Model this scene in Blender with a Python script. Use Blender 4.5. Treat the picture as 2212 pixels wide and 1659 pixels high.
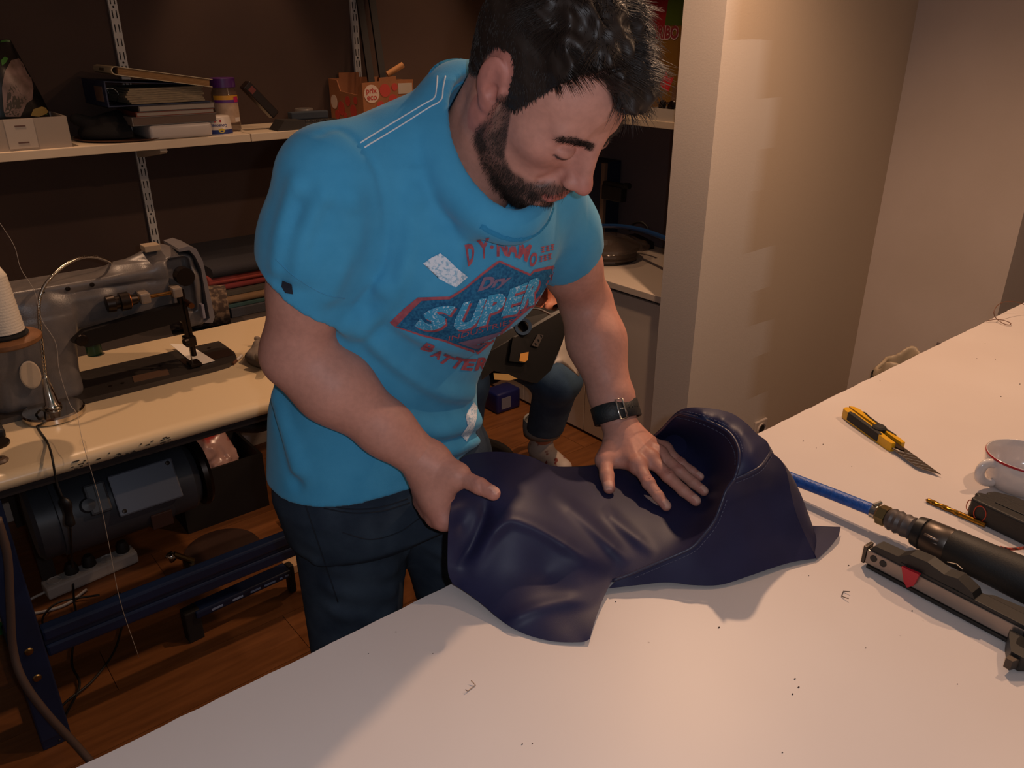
import bpy, bmesh, math, random
import numpy as np
from mathutils import Vector, Matrix
from mathutils.bvhtree import BVHTree
from mathutils.kdtree import KDTree

SC = bpy.context.scene
COL = SC.collection
for _o in list(bpy.data.objects):
    bpy.data.objects.remove(_o)
rnd = random.Random(7)

# ------------------------------------------------------------------ camera
FPX, CX, CY = 1725.0, 1106.0, 829.5
PITCH, AZ, CAMH = math.radians(23.763), math.radians(50.593), 1.62
FH = np.array([math.cos(AZ), math.sin(AZ), 0.0])
RT = np.array([math.sin(AZ), -math.cos(AZ), 0.0])
UPV = np.array([0, 0, 1.0])
FW = FH * math.cos(PITCH) - UPV * math.sin(PITCH)
CU = FH * math.sin(PITCH) + UPV * math.cos(PITCH)
CAM = np.array([0.0, 0.0, CAMH])
cam_data = bpy.data.cameras.new('camera')
cam_data.sensor_width = 36.0
cam_data.lens = FPX / 2212.0 * 36.0
cam_data.clip_start = 0.02
cam = bpy.data.objects.new('camera', cam_data)
COL.objects.link(cam)
cam.matrix_world = Matrix(((RT[0], CU[0], -FW[0], CAM[0]), (RT[1], CU[1], -FW[1], CAM[1]),
                           (RT[2], CU[2], -FW[2], CAM[2]), (0, 0, 0, 1)))
SC.camera = cam

# ------------------------------------------------------------------ light and exposure
SC.view_settings.view_transform = 'Standard'
SC.view_settings.look = 'None'
SC.view_settings.gamma = 1.0
SC.view_settings.use_curve_mapping = False
SC.view_settings.exposure = 0.5
world = bpy.data.worlds.new('room_ambient')
SC.world = world
world.use_nodes = True
world.node_tree.nodes['Background'].inputs[0].default_value = (1.0, 0.72, 0.52, 1)
world.node_tree.nodes['Background'].inputs[1].default_value = 0.10

def lamp(name, kind, loc, power, color, size=0.05, target=None, angle=None, blend=0.5):
    d = bpy.data.lights.new(name, kind)
    d.energy = power
    d.color = color
    if kind == 'AREA':
        d.size = size
    else:
        d.shadow_soft_size = size
    if kind == 'SPOT':
        d.spot_size = math.radians(angle)
        d.spot_blend = blend
    o = bpy.data.objects.new(name, d)
    COL.objects.link(o)
    o.location = loc
    if target is not None:
        o.rotation_euler = (Vector(target) - Vector(loc)).to_track_quat('-Z', 'Y').to_euler()
    return o

WARM = (1.0, 0.61, 0.37)
COOL = (0.86, 0.90, 1.0)
# the phone's own flash, a few centimetres beside the lens
lamp('phone_flash', 'POINT', tuple(CAM + RT * 0.045 + CU * 0.02), 9.5, COOL, 0.008)
# halogen ceiling spots
lamp('ceiling_spot_partition', 'SPOT', (1.92, 1.30, 2.47), 60, WARM, 0.03, (1.6, 1.0, 0.6), 150, 0.8)
lamp('ceiling_spot_table', 'SPOT', (2.25, 0.15, 2.47), 28, WARM, 0.03, (1.7, 0.5, 0.88), 150, 0.8)
lamp('ceiling_spot_bench', 'SPOT', (0.30, 2.62, 2.47), 32, WARM, 0.03, (0.35, 2.3, 0.76), 58, 0.7)
lamp('ceiling_spot_shelf', 'SPOT', (1.22, 2.80, 2.47), 13, WARM, 0.03, (1.22, 2.93, 1.3), 46, 0.5)
lamp('ceiling_spot_corner', 'SPOT', (2.0, 2.80, 2.47), 11, WARM, 0.03, (2.0, 2.93, 1.3), 46, 0.5)
lamp('ceiling_spot_cabinet', 'SPOT', (2.05, 2.45, 2.47), 20, WARM, 0.03, (2.1, 2.3, 0.3), 90, 0.6)

# ------------------------------------------------------------------ helpers
def ray(x, y):
    d = FW * FPX + RT * (x - CX) - CU * (y - CY)
    return d / np.linalg.norm(d)
def at(x, y, depth):
    return CAM + depth * (FW + RT * (x - CX) / FPX - CU * (y - CY) / FPX)
def onz(x, y, z):
    d = ray(x, y); return CAM + d * (z - CAM[2]) / d[2]
def onx(x, y, X):
    d = ray(x, y); return CAM + d * (X - CAM[0]) / d[0]
def ony(x, y, Y):
    d = ray(x, y); return CAM + d * (Y - CAM[1]) / d[1]

def lin(h):
    h = h.lstrip('#')
    out = []
    for i in (0, 2, 4):
        c = int(h[i:i + 2], 16) / 255.0
        out.append(c / 12.92 if c <= 0.04045 else ((c + 0.055) / 1.055) ** 2.4)
    return tuple(out) + (1.0,)

MATS = {}
def mat(name, col, rough=0.5, metal=0.0, spec=0.5, col2=None, nscale=8.0, ndetail=4.0, namt=1.0, bump=0.0, bscale=60.0,
        trans=0.0, alpha=1.0, coat=0.0, sheen=0.0, sss=0.0, stretch=None, emit=None, attr=None, lo=0.35, hi=0.65):
    if name in MATS:
        return MATS[name]
    m = bpy.data.materials.new(name)
    m.use_nodes = True
    nt = m.node_tree
    b = nt.nodes['Principled BSDF']
    c1 = lin(col) if isinstance(col, str) else col
    b.inputs['Base Color'].default_value = c1
    b.inputs['Roughness'].default_value = rough
    b.inputs['Metallic'].default_value = metal
    b.inputs['Specular IOR Level'].default_value = spec
    b.inputs['Transmission Weight'].default_value = trans
    b.inputs['Alpha'].default_value = alpha
    b.inputs['Coat Weight'].default_value = coat
    b.inputs['Sheen Weight'].default_value = sheen
    if sss:
        b.inputs['Subsurface Weight'].default_value = sss
        b.inputs['Subsurface Radius'].default_value = (0.010, 0.004, 0.002)
        b.inputs['Subsurface Scale'].default_value = 0.6
    if emit:
        b.inputs['Emission Color'].default_value = lin(emit[0])
        b.inputs['Emission Strength'].default_value = emit[1]
    tc = mp = None
    if col2 or bump:
        tc = nt.nodes.new('ShaderNodeTexCoord')
        mp = nt.nodes.new('ShaderNodeMapping')
        nt.links.new(tc.outputs['Object'], mp.inputs['Vector'])
        if stretch:
            mp.inputs['Scale'].default_value = stretch
    base = None
    if attr:
        an = nt.nodes.new('ShaderNodeAttribute')
        an.attribute_name = attr
        base = an.outputs['Color']
        nt.links.new(base, b.inputs['Base Color'])
    if col2:
        n = nt.nodes.new('ShaderNodeTexNoise')
        n.inputs['Scale'].default_value = nscale
        n.inputs['Detail'].default_value = ndetail
        nt.links.new(mp.outputs['Vector'], n.inputs['Vector'])
        r = nt.nodes.new('ShaderNodeValToRGB')
        r.color_ramp.elements[0].position = lo
        r.color_ramp.elements[1].position = hi
        if attr:
            r.color_ramp.elements[0].color = (1 - namt, 1 - namt, 1 - namt, 1)
            r.color_ramp.elements[1].color = (1, 1, 1, 1)
            mx = nt.nodes.new('ShaderNodeMixRGB')
            mx.blend_type = 'MULTIPLY'
            mx.inputs[0].default_value = 1.0
            nt.links.new(base, mx.inputs[1])
            nt.links.new(r.outputs[0], mx.inputs[2])
            nt.links.new(mx.outputs[0], b.inputs['Base Color'])
        else:
            r.color_ramp.elements[0].color = c1
            r.color_ramp.elements[1].color = lin(col2) if isinstance(col2, str) else col2
            nt.links.new(n.outputs['Fac'], r.inputs[0])
            nt.links.new(r.outputs[0], b.inputs['Base Color'])
        nt.links.new(n.outputs['Fac'], r.inputs[0])
    if bump:
        n2 = nt.nodes.new('ShaderNodeTexNoise')
        n2.inputs['Scale'].default_value = bscale
        n2.inputs['Detail'].default_value = 5.0
        nt.links.new(mp.outputs['Vector'], n2.inputs['Vector'])
        bp = nt.nodes.new('ShaderNodeBump')
        bp.inputs['Strength'].default_value = bump
        bp.inputs['Distance'].default_value = 0.004
        nt.links.new(n2.outputs['Fac'], bp.inputs['Height'])
        nt.links.new(bp.outputs['Normal'], b.inputs['Normal'])
    MATS[name] = m
    return m

def link(name, me, m, parent=None, smooth=True):
    if smooth and len(me.polygons):
        me.polygons.foreach_set('use_smooth', np.ones(len(me.polygons), dtype=bool))
    if m is not None:
        me.materials.append(m)
    o = bpy.data.objects.new(name, me)
    COL.objects.link(o)
    if parent is not None:
        o.parent = parent
        o.matrix_parent_inverse = Matrix.Identity(4)
        if parent.type == 'EMPTY' or True:
            pm = parent_world(parent)
            o.matrix_basis = pm.inverted() @ o.matrix_basis
    return o
def parent_world(p):
    m = p.matrix_basis.copy()
    while p.parent is not None:
        p = p.parent
        m = p.matrix_basis @ m
    return m
def tag(o, label, cat=None, group=None, kind=None):
    if label: o['label'] = label
    if cat: o['category'] = cat
    if group: o['group'] = group
    if kind: o['kind'] = kind
    return o
def thing(name, label, cat, loc, group=None, rz=0.0):
    o = bpy.data.objects.new(name, None)
    COL.objects.link(o)
    o.empty_display_size = 0.05
    o.location = tuple(loc)
    o.rotation_euler = (0, 0, rz)
    tag(o, label, cat, group)
    return o

class MB:
    """collects world-space geometry for one mesh part"""
    def __init__(self):
        self.v, self.f = [], []
    def raw(self, v, f):
        n = len(self.v)
        self.v += [tuple(map(float, p)) for p in v]
        self.f += [tuple(i + n for i in q) for q in f]
        return self
    def box(self, lo, hi, M=None, bev=0.0):
        lo = np.array(lo, float); hi = np.array(hi, float)
        if bev <= 0:
            v = [(x, y, z) for x in (lo[0], hi[0]) for y in (lo[1], hi[1]) for z in (lo[2], hi[2])]
            f = [(0, 1, 3, 2), (4, 6, 7, 5), (0, 4, 5, 1), (2, 3, 7, 6), (0, 2, 6, 4), (1, 5, 7, 3)]
        else:
            bm = bmesh.new()
            bmesh.ops.create_cube(bm, size=1.0)
            c = (lo + hi) / 2; s = hi - lo
            for q in bm.verts:
                q.co = Vector((c[0] + q.co.x * s[0], c[1] + q.co.y * s[1], c[2] + q.co.z * s[2]))
            bmesh.ops.bevel(bm, geom=list(bm.edges), offset=min(bev, s.min() * 0.45), segments=2, profile=0.6, affect='EDGES')
            bm.verts.ensure_lookup_table()
            v = [tuple(q.co) for q in bm.verts]
            f = [tuple(q.index for q in p.verts) for p in bm.faces]
            bm.free()
        if M is not None:
            M = Matrix(M)
            v = [tuple(M @ Vector(p)) for p in v]
        return self.raw(v, f)
    def tube(self, pts, r, n=8, caps=True, flat=1.0, up=None):
        pts = [np.array(p, float) for p in pts]
        m = len(pts)
        rr = r if hasattr(r, '__len__') else [r] * m
        up0 = np.array(up if up is not None else (0.13, 0.21, 0.97), float)
        v, f = [], []
        for i in range(m):
            t = pts[min(i + 1, m - 1)] - pts[max(i - 1, 0)]
            t = t / (np.linalg.norm(t) + 1e-12)
            a = np.cross(up0, t)
            if np.linalg.norm(a) < 1e-3:
                a = np.cross((1, 0, 0), t)
            a /= np.linalg.norm(a)
            b = np.cross(t, a)
            if up is None:
                up0 = b
            for k in range(n):
                w = 2 * math.pi * k / n
                v.append(pts[i] + rr[i] * (math.cos(w) * a + math.sin(w) * b * flat))
        for i in range(m - 1):
            for k in range(n):
                f.append((i * n + k, i * n + (k + 1) % n, (i + 1) * n + (k + 1) % n, (i + 1) * n + k))
        if caps:
            f.append(tuple(range(n - 1, -1, -1)))
            f.append(tuple((m - 1) * n + k for k in range(n)))
        return self.raw(v, f)
    def cyl(self, a, b, r, r2=None, n=20, caps=True):
        return self.tube([a, b], [r, r if r2 is None else r2], n=n, caps=caps)
    def lathe(self, prof, c, axis=(0, 0, 1), n=32, caps=True):
        ax = np.array(axis, float); ax /= np.linalg.norm(ax)
        a = np.cross(ax, (0, 0, 1) if abs(ax[2]) < 0.9 else (1, 0, 0)); a /= np.linalg.norm(a)
        b = np.cross(ax, a)
        c = np.array(c, float)
        v, f = [], []
        for (r, h) in prof:
            for k in range(n):
                w = 2 * math.pi * k / n
                v.append(c + ax * h + r * (math.cos(w) * a + math.sin(w) * b))
        for i in range(len(prof) - 1):
            for k in range(n):
                f.append((i * n + k, i * n + (k + 1) % n, (i + 1) * n + (k + 1) % n, (i + 1) * n + k))
        if caps and prof[0][0] > 1e-6: f.append(tuple(range(n - 1, -1, -1)))
        if caps and prof[-1][0] > 1e-6: f.append(tuple((len(prof) - 1) * n + k for k in range(n)))
        return self.raw(v, f)
    def prism(self, poly, M, d0, d1):
        """polygon in local xy extruded along local z from d0 to d1, M maps local to world"""
        M = Matrix(M); n = len(poly)
        v = [tuple(M @ Vector((p[0], p[1], d0))) for p in poly] + [tuple(M @ Vector((p[0], p[1], d1))) for p in poly]
        f = [tuple(range(n - 1, -1, -1)), tuple(range(n, 2 * n))]
        f += [(i, (i + 1) % n, n + (i + 1) % n, n + i) for i in range(n)]
        return self.raw(v, f)
    def grid(self, P):
        """P: array (nu,nv,3)"""
        nu, nv = P.shape[:2]
        f = [(i * nv + j, (i + 1) * nv + j, (i + 1) * nv + j + 1, i * nv + j + 1) for i in range(nu - 1) for j in range(nv - 1)]
        return self.raw(P.reshape(-1, 3), f)
    def build(self, name, m, parent=None, smooth=False, auto=None, recalc=True):
        me = bpy.data.meshes.new(name)
        me.from_pydata(self.v, [], self.f)
        if recalc:
            bm = bmesh.new(); bm.from_mesh(me)
            bmesh.ops.recalc_face_normals(bm, faces=bm.faces)
            bm.to_mesh(me); bm.free()
        o = link(name, me, m, parent, smooth)
        if smooth and auto is not None:
            me.set_sharp_from_angle(angle=math.radians(auto))
        return o

def frame(o, x, z=(0, 0, 1)):
    """matrix with origin o, local x along x, local z close to z"""
    x = np.array(x, float); x /= np.linalg.norm(x)
    z = np.array(z, float); z = z - x * (z @ x); z /= np.linalg.norm(z)
    y = np.cross(z, x)
    return Matrix(((x[0], y[0], z[0], o[0]), (x[1], y[1], z[1], o[1]), (x[2], y[2], z[2], o[2]), (0, 0, 0, 1)))

def spline(pts, n):
    """Catmull-Rom through pts, n samples"""
    P = np.array(pts, float)
    m = len(P)
    Q = np.vstack([2 * P[0] - P[1], P, 2 * P[-1] - P[-2]])
    out = []
    for s in np.linspace(0, m - 1, n):
        i = min(int(s), m - 2); t = s - i
        a, b, c, d = Q[i], Q[i + 1], Q[i + 2], Q[i + 3]
        out.append(0.5 * ((2 * b) + (c - a) * t + (2 * a - 5 * b + 4 * c - d) * t * t + (3 * b - a - 3 * c + d) * t ** 3))
    return np.array(out)

def text_tris(txt, bold=0.0, res=3):
    """filled text as (verts2d, faces) normalised to cap height 1, starting at x=0"""
    cu = bpy.data.curves.new('tmp_text', 'FONT')
    cu.body = txt
    cu.size = 1.0
    cu.resolution_u = res
    cu.offset = bold
    o = bpy.data.objects.new('tmp_text', cu)
    COL.objects.link(o)
    dg = bpy.context.evaluated_depsgraph_get()
    me = o.evaluated_get(dg).to_mesh()
    v = np.array([tuple(q.co)[:2] for q in me.vertices]).reshape(-1, 2)
    f = [tuple(p.vertices) for p in me.polygons]
    o.evaluated_get(dg).to_mesh_clear()
    bpy.data.objects.remove(o)
    bpy.data.curves.remove(cu)
    if len(v):
        v[:, 0] -= v[:, 0].min()
        v = v / 0.69
    return v, f
# ------------------------------------------------------------------ SDF modelling
def vnoise(P, scale, seed=0):
    """smooth 3-D value noise in [-1,1], P (n,3)"""
    Q = np.asarray(P, np.float64) * scale
    I = np.floor(Q).astype(np.int64); F = Q - I
    F = F * F * (3 - 2 * F)
    def h(i, j, k):
        n = (i * 374761393 + j * 668265263 + k * 2147483647 + seed * 1274126177) & 0x7fffffff
        n = ((n ^ (n >> 13)) * 1274126177) & 0x7fffffff
        n = n ^ (n >> 16)
        return (n & 0xffff) / 32767.5 - 1.0
    out = 0
    for a in (0, 1):
        for b in (0, 1):
            for c in (0, 1):
                w = (F[:, 0] if a else 1 - F[:, 0]) * (F[:, 1] if b else 1 - F[:, 1]) * (F[:, 2] if c else 1 - F[:, 2])
                out = out + w * h(I[:, 0] + a, I[:, 1] + b, I[:, 2] + c)
    return out

class Field:
    def __init__(s, lo, hi, h):
        s.lo = np.array(lo, np.float32); s.h = h
        s.n = np.maximum(np.ceil((np.array(hi) - np.array(lo)) / h).astype(int) + 1, 2)
        s.F = np.full(s.n, 1.0, np.float32)
    def _sl(s, lo, hi):
        a = np.clip(np.floor((np.array(lo) - s.lo) / s.h).astype(int), 0, s.n)
        b = np.clip(np.ceil((np.array(hi) - s.lo) / s.h).astype(int) + 1, 0, s.n)
        if np.any(b <= a): return None
        ax = [(s.lo[i] + s.h * np.arange(a[i], b[i])).astype(np.float32) for i in range(3)]
        return (slice(a[0], b[0]), slice(a[1], b[1]), slice(a[2], b[2])), ax[0][:, None, None], ax[1][None, :, None], ax[2][None, None, :]
    def add(s, prim, k=0.0):
        lo, hi, fn = prim
        m = k + 3 * s.h
        r = s._sl(np.array(lo) - m, np.array(hi) + m)
        if r is None: return s
        sl, x, y, z = r
        b = fn(x, y, z).astype(np.float32); a = s.F[sl]
        if k > 0:
            hh = np.maximum(k - np.abs(a - b), 0) / k
            s.F[sl] = np.minimum(a, b) - hh * hh * k * 0.25
        else:
            s.F[sl] = np.minimum(a, b)
        return s
    def sub(s, prim, k=0.0):
        lo, hi, fn = prim
        m = k + 3 * s.h
        r = s._sl(np.array(lo) - m, np.array(hi) + m)
        if r is None: return s
        sl, x, y, z = r
        b = -fn(x, y, z).astype(np.float32); a = s.F[sl]
        if k > 0:
            hh = np.maximum(k - np.abs(a - b), 0) / k
            s.F[sl] = np.maximum(a, b) + hh * hh * k * 0.25
        else:
            s.F[sl] = np.maximum(a, b)
        return s
    def bump(s, pts, w, amp):
        """raise (amp>0) or press the surface along a polyline with a gaussian ridge of width w"""
        pts = np.array(pts, float)
        r = s._sl(pts.min(0) - 3 * w, pts.max(0) + 3 * w)
        if r is None: return s
        sl, x, y, z = r
        best = None
        for a, b in zip(pts[:-1], pts[1:]):
            d = seg2(x, y, z, a, b)
            best = d if best is None else np.minimum(best, d)
        s.F[sl] -= (amp * np.exp(-best / (w * w))).astype(np.float32)
        return s
    def mesh(s):
        F = s.F; S = F < 0
        nx, ny, nz = F.shape
        c = np.zeros((nx - 1, ny - 1, nz - 1), np.int8)
        for a in (0, 1):
            for b in (0, 1):
                for d in (0, 1):
                    c += S[a:nx - 1 + a, b:ny - 1 + b, d:nz - 1 + d]
        act = (c > 0) & (c < 8)
        I = np.argwhere(act)
        idx = np.full(act.shape, -1, np.int64)
        idx[act] = np.arange(len(I))
        val = {}
        for a in (0, 1):
            for b in (0, 1):
                for d in (0, 1):
                    val[(a, b, d)] = F[I[:, 0] + a, I[:, 1] + b, I[:, 2] + d]
        acc = np.zeros((len(I), 3)); cnt = np.zeros(len(I))
        corners = list(val)
        for p in corners:
            for ax in range(3):
                if p[ax] == 0:
                    q = list(p); q[ax] = 1; q = tuple(q)
                    va, vb = val[p], val[q]
                    cr = (va < 0) != (vb < 0)
                    t = np.where(cr, va / np.where(cr, va - vb, 1), 0)
                    pos = np.tile(np.array(p, float), (len(I), 1)); pos[:, ax] += t
                    acc += pos * cr[:, None]; cnt += cr
        V = (I + acc / cnt[:, None]) * s.h + s.lo
        quads = []
        for ax in range(3):
            u, w = [(1, 2), (2, 0), (0, 1)][ax]
            n = [nx, ny, nz]
            sa = [slice(None)] * 3; sb = [slice(None)] * 3
            sa[ax] = slice(0, n[ax] - 1); sb[ax] = slice(1, n[ax])
            for o in (u, w):
                sa[o] = slice(1, n[o] - 1); sb[o] = slice(1, n[o] - 1)
            A = S[tuple(sa)]; B = S[tuple(sb)]
            E = np.argwhere(A != B)
            if not len(E): continue
            sg = A[E[:, 0], E[:, 1], E[:, 2]]
            G = E.copy(); G[:, u] += 1; G[:, w] += 1
            def cell(du, dw):
                H = G.copy(); H[:, u] += du; H[:, w] += dw
                return idx[H[:, 0], H[:, 1], H[:, 2]]
            q = np.stack([cell(-1, -1), cell(0, -1), cell(0, 0), cell(-1, 0)], 1)
            q[~sg] = q[~sg][:, ::-1]
            quads.append(q)
        Q = np.concatenate(quads)
        return V, Q

def seg2(x, y, z, a, b):
    d = b - a; L = max(float(d @ d), 1e-12)
    t = ((x - a[0]) * d[0] + (y - a[1]) * d[1] + (z - a[2]) * d[2]) / L
    t = np.clip(t, 0, 1)
    return (x - a[0] - t * d[0]) ** 2 + (y - a[1] - t * d[1]) ** 2 + (z - a[2] - t * d[2]) ** 2

def cap(a, b, ra, rb=None, flat=None):
    """round cone; flat=(direction, factor<1) squashes it along a direction"""
    a = np.array(a, float); b = np.array(b, float)
    rb = ra if rb is None else rb
    R = max(ra, rb)
    d = b - a; L = max(float(d @ d), 1e-12)
    def fn(x, y, z):
        X, Y, Z = x - a[0], y - a[1], z - a[2]
        t = np.clip((X * d[0] + Y * d[1] + Z * d[2]) / L, 0, 1)
        px, py, pz = X - t * d[0], Y - t * d[1], Z - t * d[2]
        r = ra + (rb - ra) * t
        if flat is None:
            return np.sqrt(px * px + py * py + pz * pz) - r
        n = np.array(flat[0], float); n /= np.linalg.norm(n); k = flat[1]
        q = px * n[0] + py * n[1] + pz * n[2]
        l2 = px * px + py * py + pz * pz - q * q + (q / k) ** 2
        return (np.sqrt(np.maximum(l2, 1e-12)) - r) * (0.5 + 0.5 * k)
    return np.minimum(a, b) - R, np.maximum(a, b) + R, fn

def ell(c, r, R=None):
    c = np.array(c, float); r = np.array(r, float)
    M = np.eye(3) if R is None else np.array(R, float)   # columns = axes
    m = np.abs(M) @ r
    def fn(x, y, z):
        X, Y, Z = x - c[0], y - c[1], z - c[2]
        u = [(X * M[0, i] + Y * M[1, i] + Z * M[2, i]) for i in range(3)]
        k0 = np.sqrt(sum((u[i] / r[i]) ** 2 for i in range(3)))
        k1 = np.sqrt(sum((u[i] / r[i] ** 2) ** 2 for i in range(3))) + 1e-9
        return k0 * (k0 - 1.0) / k1
    return c - m, c + m, fn

def rbox(c, hs, rad, R=None):
    c = np.array(c, float); hs = np.array(hs, float)
    M = np.eye(3) if R is None else np.array(R, float)
    m = np.abs(M) @ hs
    def fn(x, y, z):
        X, Y, Z = x - c[0], y - c[1], z - c[2]
        q = [np.abs(X * M[0, i] + Y * M[1, i] + Z * M[2, i]) - (hs[i] - rad) for i in range(3)]
        o = np.sqrt(sum(np.maximum(t, 0) ** 2 for t in q))
        return o + np.minimum(np.maximum(q[0], np.maximum(q[1], q[2])), 0) - rad
    return c - m, c + m, fn

def zloft(rows, ex=2.3, ang=0.0):
    """rows: (z, cx, cy, a, b[, angle]); horizontal superellipse sections"""
    A = np.array([tuple(r) + (ang,) * (6 - len(r)) for r in rows], float)
    A = A[np.argsort(A[:, 0])]
    zz = np.linspace(A[0, 0], A[-1, 0], 200)
    # smooth interpolation
    S = [np.interp(zz, A[:, 0], A[:, i]) for i in range(1, 6)]
    ker = np.hanning(21); ker /= ker.sum()
    S = [np.convolve(np.pad(s, 10, mode='edge'), ker, 'valid') for s in S]
    R = max(A[:, 3].max(), A[:, 4].max())
    lo = np.array([A[:, 1].min() - R, A[:, 2].min() - R, A[0, 0]]); hi = np.array([A[:, 1].max() + R, A[:, 2].max() + R, A[-1, 0]])
    def fn(x, y, z):
        zc = np.clip(z, A[0, 0], A[-1, 0])
        cx, cy, a, b, an = [np.interp(zc.ravel(), zz, s).reshape(zc.shape) for s in S]
        X, Y = x - cx, y - cy
        u = X * np.cos(an) + Y * np.sin(an); v = -X * np.sin(an) + Y * np.cos(an)
        k = (np.abs(u / a) ** ex + np.abs(v / b) ** ex + 1e-9) ** (1 / ex)
        d = (k - 1) * np.minimum(a, b)
        e = np.abs(z - zc)
        return np.where(d > 0, np.sqrt(d * d + e * e), np.maximum(d, -0.03) + e)
    return lo, hi, fn

def npmesh(name, V, Q):
    me = bpy.data.meshes.new(name)
    V = np.ascontiguousarray(V, np.float32); Q = np.ascontiguousarray(Q, np.int32)
    me.vertices.add(len(V)); me.vertices.foreach_set('co', V.ravel())
    k = Q.shape[1]
    me.loops.add(Q.size); me.loops.foreach_set('vertex_index', Q.ravel())
    me.polygons.add(len(Q))
    me.polygons.foreach_set('loop_start', np.arange(0, Q.size, k, dtype=np.int32))
    me.polygons.foreach_set('loop_total', np.full(len(Q), k, np.int32))
    me.update(calc_edges=True)
    me.validate()
    return me
def lap(V, Q, it=2, lam=0.5):
    n = len(V)
    for _ in range(it):
        acc = np.zeros_like(V); cnt = np.zeros(n)
        for a, b in ((0, 1), (1, 2), (2, 3), (3, 0)):
            np.add.at(acc, Q[:, a], V[Q[:, b]]); np.add.at(cnt, Q[:, a], 1)
            np.add.at(acc, Q[:, b], V[Q[:, a]]); np.add.at(cnt, Q[:, b], 1)
        V = V + lam * (acc / np.maximum(cnt, 1)[:, None] - V)
    return V
def colattr(me, C, name='tint'):
    a = me.color_attributes.new(name, 'FLOAT_COLOR', 'POINT')
    D = np.ones((len(me.vertices), 4), np.float32); D[:, :3] = C
    a.data.foreach_set('color', D.ravel())
def vnormals(V, Q):
    n = np.cross(V[Q[:, 2]] - V[Q[:, 0]], V[Q[:, 3]] - V[Q[:, 1]])
    N = np.zeros_like(V)
    for i in range(4):
        np.add.at(N, Q[:, i], n)
    return N / (np.linalg.norm(N, axis=1)[:, None] + 1e-12)
# ------------------------------------------------------------------ the room
dark_wall = mat('dark_brown_paint', '#4a3a32', rough=0.85, spec=0.2, col2='#453630', nscale=3, bump=0.05, bscale=200)
grey_wall = mat('grey_brown_paint', '#5d5254', rough=0.85, spec=0.2)
white_wall = mat('white_wall_paint', '#c9bcb4', rough=0.85, spec=0.2, col2='#c2b5ac', nscale=2.5, bump=0.08, bscale=150)
def struct(name, mb, m, parent=None, **k):
    o = mb.build(name, m, parent, **k)
    if parent is None: o['kind'] = 'structure'
    return o
# partition wall colour: beige beyond an edge that steps with height
def stepped_wall():
    m = mat('stepped_tone_wall', '#c9bcb4', rough=0.85, spec=0.2, bump=0.08, bscale=150)
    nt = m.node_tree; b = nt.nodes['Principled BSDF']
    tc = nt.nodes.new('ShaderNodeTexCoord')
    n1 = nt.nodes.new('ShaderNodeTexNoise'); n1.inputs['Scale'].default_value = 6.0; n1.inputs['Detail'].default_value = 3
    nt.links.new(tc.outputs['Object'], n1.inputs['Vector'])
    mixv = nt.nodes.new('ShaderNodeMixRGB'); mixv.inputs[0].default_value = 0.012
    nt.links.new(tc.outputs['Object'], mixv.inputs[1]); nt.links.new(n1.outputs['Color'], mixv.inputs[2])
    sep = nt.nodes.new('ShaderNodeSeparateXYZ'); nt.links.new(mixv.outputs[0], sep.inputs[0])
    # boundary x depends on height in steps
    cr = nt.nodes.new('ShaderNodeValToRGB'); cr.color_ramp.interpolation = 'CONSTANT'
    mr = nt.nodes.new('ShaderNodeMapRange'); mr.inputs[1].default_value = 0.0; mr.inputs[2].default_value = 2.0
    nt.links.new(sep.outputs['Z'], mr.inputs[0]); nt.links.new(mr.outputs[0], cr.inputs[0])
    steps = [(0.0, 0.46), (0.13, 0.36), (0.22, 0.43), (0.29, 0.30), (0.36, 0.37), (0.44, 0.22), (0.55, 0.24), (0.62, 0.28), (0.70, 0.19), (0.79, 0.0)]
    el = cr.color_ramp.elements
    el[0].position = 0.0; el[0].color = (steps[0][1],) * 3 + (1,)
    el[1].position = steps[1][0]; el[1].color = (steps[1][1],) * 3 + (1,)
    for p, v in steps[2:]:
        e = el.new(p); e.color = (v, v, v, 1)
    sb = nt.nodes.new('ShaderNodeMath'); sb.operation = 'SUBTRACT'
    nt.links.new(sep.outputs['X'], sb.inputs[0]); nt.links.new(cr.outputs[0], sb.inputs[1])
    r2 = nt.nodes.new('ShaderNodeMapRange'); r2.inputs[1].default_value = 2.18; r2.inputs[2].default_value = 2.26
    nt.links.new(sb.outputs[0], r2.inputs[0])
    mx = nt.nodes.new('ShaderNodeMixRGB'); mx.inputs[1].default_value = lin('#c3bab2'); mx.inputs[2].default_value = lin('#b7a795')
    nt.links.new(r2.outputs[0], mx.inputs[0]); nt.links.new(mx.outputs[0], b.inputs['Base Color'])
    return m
YB = 3.05; XC = 2.24; XW = 2.80; YP0, YP1 = 1.655, 1.82; XP = 2.20; XR = 3.405
struct('wall_back', MB().box((-2.4, YB, -0.05), (XW + 0.1, YB + 0.12, 2.5)), dark_wall)
struct('wall_side', MB().box((XW, YP1, -0.05), (XW + 0.12, YB, 2.5)), grey_wall)
struct('wall_partition', MB().box((XP, YP0, -0.05), (XR, YP1, 2.5)), stepped_wall())
struct('wall_right', MB().box((XR, 1.105, -0.05), (XR + 0.4, YP1, 2.5)), white_wall)
struct('wall_niche', MB().box((XR + 0.38, -1.8, -0.05), (XR + 0.5, 1.105, 2.5)), white_wall)
struct('wall_left', MB().box((-2.4, -1.8, -0.05), (-2.28, YB, 2.5)), white_wall)
struct('ceiling', MB().box((-2.4, -1.8, 2.5), (XR + 0.5, YB + 0.12, 2.6)), mat('ceiling_white', '#cfc6bd', rough=0.9))
sub_m = mat('subfloor', '#3a2416', rough=0.9)
floor = struct('floor', MB().box((-2.4, -1.8, -0.06), (XR + 0.5, YB + 0.12, -0.012)), sub_m)
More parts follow.
